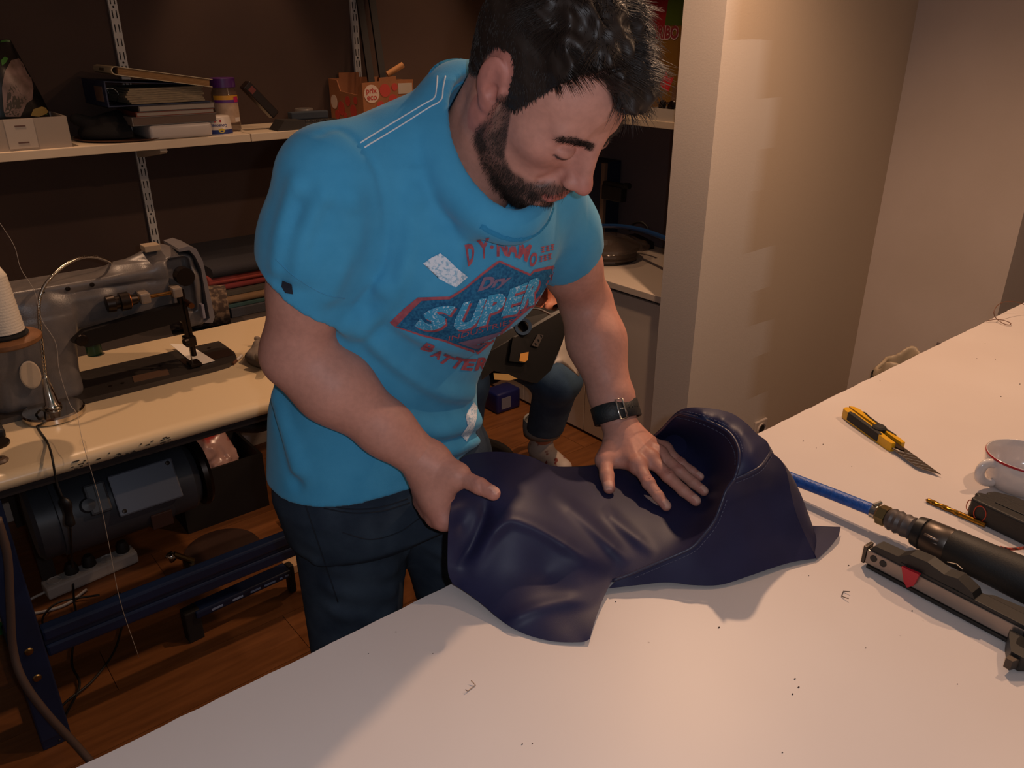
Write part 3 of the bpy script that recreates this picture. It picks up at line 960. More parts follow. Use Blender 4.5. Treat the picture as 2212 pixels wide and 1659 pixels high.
# neck opening of the shirt: a tilted loop
LC_B, LC_F, LC_N = at(1018, 176, 1.06), at(1096, 474, 1.01), at(956, 304, 1.00)
LC = (LC_B + LC_F) / 2; LA1 = (LC_F - LC_B) / 2; LA2 = LC_N - LC
LN = np.cross(LA2, LA1); LN /= np.linalg.norm(LN)
if LN[2] < 0: LN = -LN
def loop(t, s=1.0, h=0.0): return LC + (LA1 * math.cos(t) + LA2 * math.sin(t)) * s + LN * h
LOOP = [loop(2 * math.pi * i / 40) for i in range(41)]
F = Field((0.25, 0.68, 0.92), (1.12, 1.26, 1.62), 0.0036)
F.add(zloft(SHIRT, 2.2))
F.add(cap(at(990, 268, 1.07), SHR + np.array([0.02, 0.0, 0.0]), 0.060, 0.062), 0.05)
F.add(cap(at(1075, 300, 1.12), SHL + np.array([-0.02, 0.0, 0.0]), 0.060, 0.060), 0.05)
F.add(ell(at(1030, 560, 1.13), (0.13, 0.075, 0.12)), 0.05)
F.add(ell(at(930, 430, 1.09), (0.10, 0.07, 0.09)), 0.05)
for i in range(40):
    F.add(cap(LOOP[i] - LN * 0.006, LOOP[i + 1] - LN * 0.006, 0.016), 0.028)
G = Field((0.25, 0.68, 0.92), (1.12, 1.26, 1.62), 0.0036)
G.add(cap(SLR0, SLR0 * 0.45 + SLR1 * 0.55, 0.063, 0.0645), 0.0)
G.add(cap(SLR0 * 0.45 + SLR1 * 0.55, SLR1 * 1.4 - SLR0 * 0.4, 0.0645, 0.066), 0.03)
cR = at(652, 612, 1.06); nR = dR - RT * 0.62 + FW * 0.05
G.sub(halfspace(cR, nR, cR - 0.22, cR + 0.22))
G.sub(cap(SLR1 - dR * 0.05, SLR1 + dR * 0.2, 0.0575, 0.0590))
merge(F, G, 0.035)
G = Field((0.25, 0.68, 0.92), (1.12, 1.26, 1.62), 0.0036)
G.add(cap(SHL, SHL * 0.45 + SLL1 * 0.55, 0.064, 0.064), 0.0)
G.add(cap(SHL * 0.45 + SLL1 * 0.55, SLL1 * 1.4 - SHL * 0.4, 0.064, 0.061), 0.03)
G.sub(halfspace(SLL1, dL + RT * 0.15, SLL1 - 0.2, SLL1 + 0.2))
G.sub(cap(SLL1 - dL * 0.045, SLL1 + dL * 0.2, 0.0575))
merge(F, G, 0.035)
def S3(px, py, d): return at(px, py, d)
FOLDS = [  # pixel polyline, depth, width, height
    ([(1010, 500), (990, 600), (955, 700)], 1.12, 0.014, 0.006),
    ([(900, 420), (890, 540), (850, 650), (770, 720)], 1.12, 0.012, 0.005),
    ([(830, 620), (850, 690), (930, 740), (1010, 760)], 1.13, 0.013, 0.007),
    ([(760, 700), (860, 790), (960, 850), (1040, 850)], 1.17, 0.014, 0.008),
    ([(720, 760), (820, 870), (930, 930), (1030, 910)], 1.20, 0.014, 0.008),
    ([(780, 860), (880, 950), (960, 975), (1030, 950)], 1.22, 0.012, 0.006),
    ([(640, 400), (610, 500), (600, 580)], 1.03, 0.012, 0.005),
    ([(700, 420), (660, 520), (650, 600)], 1.00, 0.012, 0.005),
    ([(760, 430), (760, 540), (720, 640)], 1.00, 0.014, 0.005),
    ([(600, 860), (620, 940), (640, 1010)], 1.24, 0.016, 0.006),
]
bvh_tmp = None
V0, Q0 = F.mesh()
bvh_tmp = BVHTree.FromPolygons([Vector(v) for v in V0], [tuple(q) for q in Q0])
def hit(bvh, px, py):
    r = bvh.ray_cast(Vector(CAM), Vector(ray(px, py)))
    return None if r[0] is None else (np.array(r[0]), np.array(r[1]))
for poly, dd, w, amp in FOLDS:
    pts = []
    for p in spline([(a, b, 0) for a, b in poly], 10):
        r = hit(bvh_tmp, p[0], p[1])
        if r is not None: pts.append(r[0])
    if len(pts) > 2:
        amp *= 1.7
        F.bump(pts, w, amp)
        sh = np.array([np.array(p) + np.array([0, 0, -1.0]) * w * 1.7 for p in pts])
        F.bump(sh, w * 0.8, -amp * 0.6)
# sleeve seam furrow at the armhole
for poly in ([(690, 290), (730, 278), (775, 310), (810, 360), (830, 430), (836, 520), (815, 600), (770, 660)],):
    pts = [hit(bvh_tmp, p[0], p[1]) for p in spline([(a, b, 0) for a, b in poly], 24)]
    F.bump([p[0] for p in pts if p is not None], 0.005, -0.003)
# openings: neck, hem
for h0 in np.linspace(-0.05, 0.14, 12):
    sc = 0.90 if h0 > -0.02 else 0.80
    for i in range(0, 40, 2):
        pass
def ecyl(c, a1, a2, n, h0, h1):
    l1, l2 = np.linalg.norm(a1), np.linalg.norm(a2)
    e1 = a1 / l1; e2 = np.cross(n, e1)
    R = max(l1, l2) + 0.02
    def fn(x, y, z):
        X, Y, Z = x - c[0], y - c[1], z - c[2]
        u = (X * e1[0] + Y * e1[1] + Z * e1[2]) / l1; v = (X * e2[0] + Y * e2[1] + Z * e2[2]) / l2; w = X * n[0] + Y * n[1] + Z * n[2]
        return np.maximum((np.sqrt(u * u + v * v) - 1) * min(l1, l2), np.maximum(h0 - w, w - h1))
    return c - R - 0.1, c + R + 0.1, fn
F.sub(ecyl(LC, LA1 * 0.97, LA2 * 0.97, LN, -0.05, 0.15), 0.004)
hem_c = at(830, 1056, 1.245)
F.sub(halfspace(hem_c, (0.04, 0.02, -1.0), (0.2, 0.7, 0.85), (1.0, 1.3, 1.06)))
F.sub(zloft([(0.86, 0.600, 1.055, 0.182, 0.127)] + [SHIRT[1][:3] + (0.180, 0.126)] + [(SHIRT[1][0] + 0.03,) + SHIRT[1][1:3] + (0.17, 0.12)], 2.2))
V, Q = F.mesh(); V = lap(V, Q, 2, 0.5)
shirt_me = npmesh('t_shirt', V, Q)
shirt = link('t_shirt', shirt_me, cloth_m, man)
sbvh = BVHTree.FromPolygons([Vector(v) for v in V], [tuple(q) for q in Q])
# ribbed collar band
rib_m = mat('blue_rib_knit', '#3585b2', rough=0.95, spec=0.1, bump=0.3, bscale=500)
NB = 240
Pb = np.zeros((NB + 1, 7, 3))
for i in range(NB + 1):
    t = 2 * math.pi * i / NB
    for j, (s_, h_) in enumerate(((0.975, -0.010), (0.985, -0.002), (1.0, 0.004), (1.05, 0.006), (1.10, 0.005), (1.15, -0.001), (1.175, -0.008))):
        Pb[i, j] = loop(t, s_, h_)
# settle the band on the cloth
for i in range(NB + 1):
    for j in range(3, 7):
        r = sbvh.find_nearest(Vector(Pb[i, j]))
        Pb[i, j] = np.array(r[0]) + np.array(r[1]) * 0.0030 if j < 6 else np.array(r[0]) - np.array(r[1]) * 0.001
mb = MB(); mb.grid(Pb)
mb.build('collar', rib_m, shirt, smooth=True)
# jeans
jean_m = mat('blue_denim', '#29323f', rough=0.9, spec=0.1, col2='#3b4653', nscale=14, ndetail=6, bump=0.15, bscale=700)
F = Field((0.25, 0.80, 0.02), (1.08, 1.35, 1.12), 0.005)
F.add(zloft([(0.86, 0.600, 1.055, 0.176, 0.122), SHIRT[1][:3] + (0.172, 0.118), (SHIRT[1][0] + 0.06,) + SHIRT[1][1:3] + (0.168, 0.115)], 2.2))
for h_, k_, a_ in ((HIPR, KNR, ANR), (HIPL, KNL, ANL)):
    F.add(cap(h_, k_, 0.100, 0.075), 0.05)
    F.add(cap(k_, a_, 0.075, 0.066), 0.04)
    F.sub(halfspace(a_ + np.array([0, 0, -0.02]), (0, 0, -1), a_ - 0.1, a_ + (0.1, 0.1, -0.02)))
    for q in range(4):
        zc = 0.84 - q * 0.05
        F.bump([h_ + (KNR - HIPR) * (0.12 + 0.11 * q) + np.array([-0.09, -0.06, 0.02]), h_ + (KNR - HIPR) * (0.16 + 0.11 * q) + np.array([0.05, -0.10, -0.02])], 0.014, 0.006)
V, Q = F.mesh(); V = lap(V, Q, 1)
jeans = link('jeans', npmesh('jeans', V, Q), jean_m, man)
jb = BVHTree.FromPolygons([Vector(v) for v in V], [tuple(q) for q in Q])
for poly in ([(705, 1092), (760, 1100), (820, 1096), (880, 1078)], [(700, 1098), (760, 1108), (825, 1104), (885, 1086)], [(650, 1060), (690, 1180), (730, 1300)], [(740, 1150), (800, 1165), (860, 1150), (905, 1120)]):
    P = [hit(jb, p[0], p[1]) for p in spline([(a, b, 0) for a, b in poly], 24)]
    P = [p[0] + p[1] * 0.0004 for p in P if p is not None]
    if len(P) > 4: MB().tube(P, 0.0011, n=5).build('seam', mat('dark_denim_seam', '#141b27', rough=0.9), jeans, smooth=True)
# shoes
shoe_m = mat('dark_shoe', '#26221f', rough=0.6)
for a_ in (ANR, ANL):
    F = Field(a_ + (-0.1, -0.25, -0.1), a_ + (0.12, 0.12, 0.06), 0.005)
    F.add(cap(a_ + np.array([0, 0.02, -0.045]), a_ + np.array([0.03, -0.15, -0.055]), 0.044, 0.036))
    F.add(cap(a_ + np.array([0, 0.01, -0.03]), a_ + np.array([0, 0.01, 0.02]), 0.045, 0.042), 0.02)
    F.sub(halfspace(np.array([0, 0, 0.001]), (0, 0, -1), a_ + (-0.2, -0.3, -0.15), a_ + (0.2, 0.2, -0.08)))
    V, Q = F.mesh(); link('shoe', npmesh('shoe', V, Q), shoe_m, man)
# ------------------------------------------------------------------ hair, beard, print, watch
hair_m = mat('dark_hair', '#241a15', rough=0.5, spec=0.4)
beard_m = mat('beard_hair', '#2b211c', rough=0.55, spec=0.35)
nrg = np.random.default_rng(11)
def strands(roots, dirs, bends, lens, r0, segs=4, sides=3):
    """vectorised tapered tubes"""
    n = len(roots)
    ts = np.linspace(0, 1, segs + 1)
    d = dirs / np.linalg.norm(dirs, axis=1)[:, None]
    C = roots[:, None, :] + lens[:, None, None] * (d[:, None, :] * ts[None, :, None] + bends[:, None, :] * (ts ** 2)[None, :, None])
    T = np.gradient(C, axis=1); T /= np.linalg.norm(T, axis=2)[..., None] + 1e-9
    a = np.cross(T, np.array([0.31, 0.52, 0.79])); a /= np.linalg.norm(a, axis=2)[..., None] + 1e-9
    b = np.cross(T, a)
    R = r0 * (1 - 0.85 * ts ** 1.5)
    V = np.stack([C + R[None, :, None] * (math.cos(w) * a + math.sin(w) * b) for w in np.arange(sides) * 2 * math.pi / sides], 2)  # n,segs+1,sides,3
    idx = np.arange(n * (segs + 1) * sides).reshape(n, segs + 1, sides)
    Q = []
    for k in range(sides):
        k2 = (k + 1) % sides
        Q.append(np.stack([idx[:, :-1, k], idx[:, :-1, k2], idx[:, 1:, k2], idx[:, 1:, k]], -1).reshape(-1, 4))
    return V.reshape(-1, 3), np.concatenate(Q)

# scalp cap, thick on top
fm4 = hm[Qh].min(1) > 0.25
topn = Nh[:, 0] * 0.35 + Nh[:, 2] * 0.94
xh, zh_ = Vh[:, 0], Vh[:, 2]
thick = 0.0035 + 0.021 * sst(0.25, 0.75, topn + 0.15 * nz2) * sst(0.035, 0.075, zh_ + 0.25 * np.maximum(xh, 0))
clump = vnoise(Vh * np.array([0.7, 1.4, 1.0]), 95, 21)
dispc = thick * (1 + 0.35 * clump) * sst(0.2, 0.9, hm)
Vc = Vh + Nh * dispc[:, None] + np.array([0.35, 0, 0.0]) * (thick * 0.6 * sst(0.02, 0.09, xh))[:, None]
used_ = np.unique(Qh[fm4]); remap = -np.ones(len(Vh), int); remap[used_] = np.arange(len(used_))
Vcap, Qcap = Vc[used_], remap[Qh[fm4]]
cand = np.nonzero(hm > 0.45)[0]
pick = nrg.choice(cand, 15000)
rt_ = Vh[pick] + Nh[pick] * (dispc[pick] * 0.75)[:, None] + nrg.normal(0, 0.0006, (len(pick), 3))
tp = sst(0.006, 0.022, thick[pick])
ln = (0.005 + 0.019 * tp) * nrg.uniform(0.7, 1.3, len(pick))
swirl = np.stack([vnoise(Vh[pick], 55, 31), vnoise(Vh[pick], 55, 32), vnoise(Vh[pick], 55, 33)], 1)
dr = Nh[pick] * (0.35 + 0.35 * tp)[:, None] + np.array([0.75, 0, -0.10]) * 1.0 + swirl * (0.25 + 1.0 * tp)[:, None] + nrg.normal(0, 0.14, (len(pick), 3))
side = 1 - tp
dr += np.array([0.15, 0, -0.55]) * side[:, None]
bd = swirl[:, ::-1] * (0.15 + 0.55 * tp)[:, None] + np.array([0.1, 0, -0.25]) * tp[:, None]
Vs, Qs = strands(rt_, dr, bd, ln, 0.00042, 4)
VV = np.concatenate([Vcap, Vs]); QQ = np.concatenate([Qcap, Qs + len(Vcap)])
link('hair', npmesh('hair', h2w(VV), QQ), hair_m, man)
# beard and brows
cand = np.nonzero(bm_ > 0.3)[0]
pr = bm_[cand] * (0.5 + 0.5 * sst(-0.6, 0.4, nz1[cand])); pr /= pr.sum()
pick = nrg.choice(cand, 9000, p=pr)
dn = Nh[pick] * 0.45 + np.array([0.25, 0, -0.85]) + nrg.normal(0, 0.22, (len(pick), 3))
ln = 0.0062 * nrg.uniform(0.5, 1.2, len(pick)) * (0.6 + 0.6 * sst(0.03, 0.09, Vh[pick, 0]))
Vs, Qs = strands(Vh[pick] - Nh[pick] * 0.0005 + nrg.normal(0, 0.0007, (len(pick), 3)), dn, np.array([[0.0, 0, -0.3]]).repeat(len(pick), 0), ln, 0.00022, 2)
cand = np.nonzero(brow > 0.35)[0]
pick = nrg.choice(cand, 900)
sg = np.sign(Vh[pick, 1])
dn = Nh[pick] * 0.35 + np.stack([-0.15 + 0 * sg, sg * 0.9, 0.25 + 0 * sg], 1) + nrg.normal(0, 0.2, (len(pick), 3))
Vs2, Qs2 = strands(Vh[pick] + nrg.normal(0, 0.0005, (len(pick), 3)), dn, np.zeros((len(pick), 3)), 0.0075 * nrg.uniform(0.6, 1.2, len(pick)), 0.00022, 2)
link('beard', npmesh('beard', h2w(np.concatenate([Vs, Vs2])), np.concatenate([Qs, Qs2 + len(Vs)])), beard_m, man)

# ---- decals laid on the cloth
def subdiv2d(v, f, maxlen):
    bm = bmesh.new()
    vs = [bm.verts.new((p[0], p[1], 0)) for p in v]
    for q in f:
        try: bm.faces.new([vs[i] for i in q])
        except ValueError: pass
    bmesh.ops.triangulate(bm, faces=bm.faces)
    for _ in range(6):
        es = [e for e in bm.edges if e.calc_length() > maxlen]
        if not es: break
        bmesh.ops.subdivide_edges(bm, edges=es, cuts=1)
        bmesh.ops.triangulate(bm, faces=bm.faces)
    bm.verts.ensure_lookup_table(); bm.verts.index_update()
    V = np.array([tuple(q.co)[:2] for q in bm.verts]); Fc = [tuple(q.index for q in p.verts) for p in bm.faces]
    bm.free()
    return V, Fc
def decal(name, v, f, bvh, m, parent, off, maxlen=7.0):
    """lay a flat figure given in photo pixels on a surface as a thin printed layer"""
    V2, F2 = subdiv2d(v, f, maxlen)
    P = []
    for p in V2:
        r = hit(bvh, p[0], p[1])
        P.append(None if r is None else r[0] + (r[1] if r[1] @ ray(p[0], p[1]) < 0 else -r[1]) * off)
    ids = {}; out = []
    for i, p in enumerate(P):
        if p is not None: ids[i] = len(out); out.append(p)
    faces = [tuple(ids[i] for i in q) for q in F2 if all(i in ids for i in q) and max(np.linalg.norm(out[ids[q[a]]] - out[ids[q[a - 1]]]) for a in range(3)) < 0.03]
    # keep the largest connected piece
    par_ = list(range(len(out)))
    def fd(i):
        while par_[i] != i: par_[i] = par_[par_[i]]; i = par_[i]
        return i
    for q in faces:
        for a in q[1:]: par_[fd(a)] = fd(q[0])
    cnt = {}
    for q in faces: cnt[fd(q[0])] = cnt.get(fd(q[0]), 0) + 1
    if cnt:
        best = max(cnt, key=cnt.get)
        if name in ('print_letter', 'print_letter_shadow'): faces = [q for q in faces if fd(q[0]) == best]
    us = sorted({i for q in faces for i in q}); rm = {i: k for k, i in enumerate(us)}
    mb = MB(); mb.raw([out[i] for i in us], [tuple(rm[i] for i in q) for q in faces])
    return mb.build(name, m, parent, smooth=True, recalc=False)
def quadmap(v, quad, w, h):
    """map text coords (0..w,0..h) into a pixel quad TL,TR,BR,BL"""
    TL, TR, BR, BL = [np.array(q, float) for q in quad]
    u = (v[:, 0] / w)[:, None]; t = (v[:, 1] / h)[:, None]
    return (BL * (1 - u) + BR * u) * (1 - t) + (TL * (1 - u) + TR * u) * t
def letter_quad(txt, quad, bold=0.02):
    v, f = text_tris(txt, bold)
    v = v - v.min(0)
    return quadmap(v, quad, v[:, 0].max(), v[:, 1].max()), f
def rotquad(c, w, h, rot, shear=0.0):
    a = math.radians(rot); ex = np.array([math.cos(a), math.sin(a)]); ey = np.array([-math.sin(a), math.cos(a)]) + ex * -shear
    c = np.array(c, float)
    return [c - ex * w / 2 - ey * h / 2, c + ex * w / 2 - ey * h / 2, c + ex * w / 2 + ey * h / 2, c - ex * w / 2 + ey * h / 2]
pink_m = mat('faded_red_print', '#8f4a58', rough=0.85, spec=0.1, col2='#a85a62', nscale=120)
navy_m = mat('navy_print', '#1f4f78', rough=0.85, spec=0.1, col2='#2f6f96', nscale=260, ndetail=6)
dusk_m = mat('dusty_mauve_print', '#75637c', rough=0.9, spec=0.1, col2='#80687e', nscale=150)
glit_m = mat('crackled_pale_print', '#3f93bb', rough=0.8, spec=0.1, col2='#c4d8e6', nscale=330, ndetail=8, lo=0.54, hi=0.70)
wht_m = mat('chalky_white_print', '#8fb4cc', rough=0.85, spec=0.1, col2='#d6dce6', nscale=260, ndetail=8, lo=0.36, hi=0.52)
def poly_decal(name, pts, m, off): return decal(name, pts, [tuple(range(len(pts)))], sbvh, m, shirt, off)
poly_decal('print_emblem_border', [(842, 696), (870, 668), (903, 642), (938, 641), (971, 640), (1004, 620), (1037, 592), (1070, 566), (1079, 562), (1112, 577), (1145, 591), (1153, 582), (1185, 575), (1200, 572), (1190, 610), (1170, 640), (1137, 672), (1112, 693), (1093, 712), (1063, 740), (1033, 765), (996, 752), (958, 737), (911, 726), (854, 706)], pink_m, 0.0008)
poly_decal('print_emblem_ground', [(857, 704), (885, 674), (911, 649), (971, 646), (1008, 622), (1042, 594), (1078, 567), (1112, 582), (1144, 596), (1152, 588), (1185, 581), (1196, 580), (1185, 612), (1164, 638), (1137, 664), (1109, 689), (1070, 724), (1032, 759), (998, 747), (962, 733), (910, 721)], navy_m, 0.0013)
poly_decal('print_emblem_wedge', [(989, 738), (1040, 726), (1087, 713), (1058, 734), (1030, 754)], dusk_m, 0.0018)
Q5 = dict(S=[(927, 663), (990, 655), (949, 715), (890, 706)], U=[(1000, 652), (1050, 641), (1026, 709), (970, 712)], P=[(1054, 637), (1094, 629), (1078, 694), (1028, 704)],
          E=[(1100, 623), (1139, 608), (1115, 676), (1080, 682)], R=[(1142, 604), (1177, 592), (1152, 656), (1119, 668)])
for ch, q in Q5.items():
    v, f = letter_quad(ch, q, 0.06)
    decal('print_letter_shadow', v + np.array([4.0, 4.5]), f, sbvh, pink_m, shirt, 0.0018)
    decal('print_letter', v, f, sbvh, glit_m, shirt, 0.0023)
v, f = letter_quad('INDUSTRIES', [(970, 724), (1107, 687), (1107, 697), (968, 735)], 0.0)
decal('print_lettering', v, f, sbvh, pink_m, shirt, 0.0019)
v, f = letter_quad('Dry', [(1044, 598), (1108, 592), (1090, 618), (1026, 638)], 0.05)
decal('print_script', v, f, sbvh, dusk_m, shirt, 0.0019)
for ch, q in (('D', [(1003, 528), (1024, 522), (1023, 566), (1010, 576)]), ('Y', [(1029, 518), (1058, 512), (1052, 558), (1038, 558)]), ('N', [(1072, 512), (1098, 514), (1095, 553), (1072, 554)]),
              ('A', [(1096, 514), (1118, 514), (1118, 557), (1094, 554)]), ('M', [(1122, 519), (1148, 530), (1137, 566), (1117, 557)]), ('O', [(1146, 544), (1162, 546), (1155, 577), (1140, 575)]),
              ('B', rotquad((926, 750), 25, 18, 18, 0.5)), ('A', rotquad((945, 765), 22, 20, 24, 0.4)), ('T', rotquad((963, 776), 24, 24, 24, 0.5)), ('T', rotquad((989, 784), 26, 27, 14, 0.5)),
              ('E', rotquad((1012, 787), 24, 26, 4, 0.4)), ('R', rotquad((1041, 785), 26, 27, -6, 0.4)), ('Y', rotquad((1065, 774), 21, 28, -22, 0.3)), ("'", rotquad((1077, 757), 5, 8, -22, 0.0))):
    v, f = letter_quad(ch, q, 0.045)
    decal('print_letter', v, f, sbvh, pink_m, shirt, 0.0012)
poly_decal('print_dot', [(1061.6 + 4 * math.cos(t * math.pi / 4), 533.6 + 4.5 * math.sin(t * math.pi / 4)) for t in range(8)], pink_m, 0.0012)
for (x0, y0, w) in ((1168, 533, 30), (1164, 553, 27)):
    for k in range(3):
        xx = x0 + k * w / 3; yy = y0 - k * 2.5
        for (dx, dy, ww, hh) in ((0, 0, 8, 2.4), (0, 5, 7, 2.2), (0, 10, 8, 2.2), (3, 0, 2.2, 13)):
            poly_decal('print_small_mark', [(xx + dx, yy + dy), (xx + dx + ww, yy + dy - 1), (xx + dx + ww, yy + dy + hh - 1), (xx + dx, yy + dy + hh)], pink_m, 0.0012)
poly_decal('print_white_patch', [(914, 569), (932, 556), (951, 547), (966, 558), (988, 580), (1010, 598), (1000, 606), (984, 620), (968, 612), (946, 600), (950, 594), (930, 584), (934, 574)], wht_m, 0.0012)
poly_decal('print_white_patch', [(1103, 704), (1122, 706), (1114, 722), (1103, 735), (1090, 742), (1098, 728), (1090, 722)], wht_m, 0.0012)
poly_decal('print_white_patch', [(1022, 868), (1030, 880), (1028, 905), (1022, 928), (1007, 955), (995, 940), (1009, 920), (1005, 900), (1012, 884)], wht_m, 0.0012)
# shoulder seam stitching and sleeve tab
for poly in ([(778, 309), (850, 265), (915, 226), (938, 212), (943, 190), (945, 165)], [(787, 319), (860, 275), (925, 234), (952, 217), (957, 190), (962, 165)]):
    P = []
    for p in spline([(a, b, 0) for a, b in poly], 60):
        r = hit(sbvh, p[0], p[1])
        if r is not None: P.append(r[0] + r[1] * 0.0006)
    mb = MB()
    mb.tube(P, 0.0010, n=5)
    mb.build('shoulder_stitching', white_thread, shirt, smooth=True)
tab_m = mat('black_woven_tab', '#1c2230', rough=0.8)
poly_decal('sleeve_tab', [(612, 604), (632, 612), (634, 634), (618, 632), (610, 618)], tab_m, 0.0022)
# cuff and hem stitch lines
def stitch(poly, name='hem_stitching', r=0.0007):
    P = []
    for p in spline([(a, b, 0) for a, b in poly], 60):
        q = hit(sbvh, p[0], p[1])
        if q is not None: P.append(q[0] + q[1] * 0.0002)
    if len(P) > 3:
        mb = MB(); mb.tube(P, r, n=4); mb.build(name, cloth_m, shirt, smooth=True)
stitch([(596, 560), (640, 600), (700, 635), (745, 645)], 'cuff_stitching')

# ---- wristwatch, buckle side up
strap_m = mat('black_leather', '#15171a', rough=0.55, bump=0.2, bscale=300)
steel_m = mat('steel', '#b8b4ae', rough=0.25, metal=1.0)
WC = WRL + (ELL - WRL) * 0.135
wax = (ELL - WRL); wax /= np.linalg.norm(wax)
wup = np.array(upn, float); wup -= wax * (wup @ wax); wup /= np.linalg.norm(wup); wsd = np.cross(wax, wup)
watch = thing('wristwatch', None, None, WC); watch.parent = man; watch.matrix_basis = parent_world(man).inverted() @ Matrix.Translation(Vector(WC))
del_keys = [k for k in ('label', 'category') if k in watch]
P = np.zeros((49, 6, 3))
for i in range(49):
    t = 2 * math.pi * i / 48
    for j, (w_, r_) in enumerate(((-0.0145, 0.0), (-0.016, 0.0022), (-0.0145, 0.0042), (0.0145, 0.0042), (0.016, 0.0022), (0.0145, 0.0))):
        rr = 0.0395 + r_
        P[i, j] = WC + wax * w_ + wsd * math.cos(t) * rr * 1.02 + wup * math.sin(t) * rr * 0.86
mb = MB(); mb.grid(P); mb.build('strap', strap_m, watch, smooth=True)
def wp(t, w_, r_): return WC + wax * w_ + wsd * math.cos(t) * (0.0395 + r_) * 1.02 + wup * math.sin(t) * (0.0395 + r_) * 0.86
mb = MB()
tb = math.pi * 0.60
mb.tube([wp(tb - 0.12, -0.0172, 0.0052), wp(tb - 0.12, 0.0172, 0.0052), wp(tb + 0.16, 0.0172, 0.0052), wp(tb + 0.16, -0.0172, 0.0052), wp(tb - 0.12, -0.0172, 0.0052)], 0.0019, n=6)
mb.tube([wp(tb + 0.14, 0, 0.006), wp(tb - 0.14, 0, 0.0065)], 0.0009, n=6)
mb.build('buckle', steel_m, watch, smooth=True)
for k in range(4):
    t = tb - 0.35 - 0.17 * k
    mb = MB(); mb.cyl(wp(t, 0, 0.0040), wp(t, 0, 0.0047), 0.0016, n=8); mb.build('strap_hole', mat('hole_black', '#050505', rough=0.9), watch)
mb = MB(); mb.cyl(wp(-math.pi / 2, 0, 0.002), wp(-math.pi / 2, 0, 0.012), 0.019, n=24); mb.build('watch_case', steel_m, watch)
# ------------------------------------------------------------------ the seat cover on the table
from mathutils.geometry import delaunay_2d_cdt
vinyl_m = mat('navy_vinyl', '#20213f', rough=0.5, spec=0.28, col2='#232444', nscale=20, bump=0.05, bscale=900)
seam_m = mat('navy_piping', '#23243f', rough=0.4)
thread_m = mat('grey_thread', '#4d4e63', rough=0.8)
def tps(ctrl, soft=None):
    C = np.array(ctrl, float); xy = C[:, :2] / 100.0; n = len(C)
    def U(r2): return np.where(r2 > 1e-12, r2 * np.log(r2 + 1e-12), 0)
    K = U(((xy[:, None] - xy[None]) ** 2).sum(-1)) + np.diag(np.full(n, 1e-4) if soft is None else np.asarray(soft, float))
    P = np.hstack([np.ones((n, 1)), xy])
    A = np.block([[K, P], [P.T, np.zeros((3, 3))]])
    w = np.linalg.solve(A, np.concatenate([C[:, 2], np.zeros(3)]))
    def fn(p):
        p = np.atleast_2d(np.asarray(p, float))[:, :2] / 100.0
        return U(((p[:, None] - xy[None]) ** 2).sum(-1)) @ w[:n] + w[n] + p @ w[n + 1:]
    return fn
def resample(pts, step):
    pts = np.array(pts, float); out = [pts[0]]
    for a, b in zip(pts[:-1], pts[1:]):
        k = max(1, int(np.linalg.norm((b - a)[:2]) / step))
        for i in range(1, k + 1): out.append(a + (b - a) * i / k)
    return np.array(out)
def panel(name, outline, ctrl, step, parent, m, zfun=None):
    """sheet bounded by outline (pixel x, y), lifted to height by a thin-plate spline through ctrl (x, y, z)"""
    fn = zfun or tps(ctrl)
    ol = resample(list(outline) + [outline[0]], step)[:-1, :2]
    n = len(ol)
    x0, y0 = ol.min(0); x1, y1 = ol.max(0)
    gx, gy = np.meshgrid(np.arange(x0 + step / 2, x1, step), np.arange(y0 + step / 2, y1, step))
    g = np.stack([gx.ravel(), gy.ravel()], 1)
    inside = np.zeros(len(g), bool)
    for i in range(n):
        a, b = ol[i], ol[(i + 1) % n]
        c = (a[1] > g[:, 1]) != (b[1] > g[:, 1])
        xi = a[0] + (g[:, 1] - a[1]) / (b[1] - a[1] + 1e-12) * (b[0] - a[0])
        inside ^= c & (g[:, 0] < xi)
    dmin = np.min(((g[:, None, :] - ol[None]) ** 2).sum(-1), 1) if len(g) else np.zeros(0)
    g = g[inside & (dmin > (step * 0.5) ** 2)]
    allp = np.vstack([ol, g])
    r = delaunay_2d_cdt([Vector(p) for p in allp], [(i, (i + 1) % n) for i in range(n)], [], 1, 1e-6)
    vs = np.array([tuple(v) for v in r[0]])
    z = fn(vs)
    P = [onz(p[0], p[1], zz) for p, zz in zip(vs, z)]
    mb = MB(); mb.raw(P, [tuple(f) for f in r[2]])
    return mb, fn
A_ = [(1324, 1254, .897), (1370, 1237, .905), (1419, 1216, .915), (1460, 1199, .925), (1495, 1182, .937), (1518, 1158, .950), (1544, 1124, .968), (1558, 1089, .988), (1570, 1057, 1.008), (1587, 1034, 1.026)]
A2 = [(1587, 1034, 1.026), (1622, 1020, 1.035), (1645, 1005, 1.040), (1665, 976, 1.040)]
E_ = [(1315, 1271, .890), (1385, 1263, .889), (1442, 1258, .889), (1500, 1264, .886), (1558, 1263, .886), (1616, 1245, .889), (1674, 1225, .890), (1717, 1213, .888), (1764, 1206, .886)]
DR = [(1665, 976, 1.040), (1688, 995, 1.020), (1700, 1022, 1.000), (1709, 1066, .970), (1720, 1109, .945), (1738, 1153, .915), (1764, 1206, .886)]
C_ = [(1587, 1034, 1.026), (1596, 1000, 1.046), (1594, 965, 1.060), (1573, 933, 1.068), (1529, 910, 1.070), (1486, 897, 1.065), (1462, 897, 1.048), (1430, 928, 1.000), (1402, 955, .955)]
DT = [(1665, 976, 1.040), (1657, 954, 1.052), (1634, 936, 1.062), (1613, 915, 1.068), (1581, 893, 1.075), (1541, 883, 1.078), (1495, 880, 1.074), (1462, 890, 1.052), (1428, 925, 1.002), (1396, 953, .953)]
def sp(pts, n): return spline(pts, n)
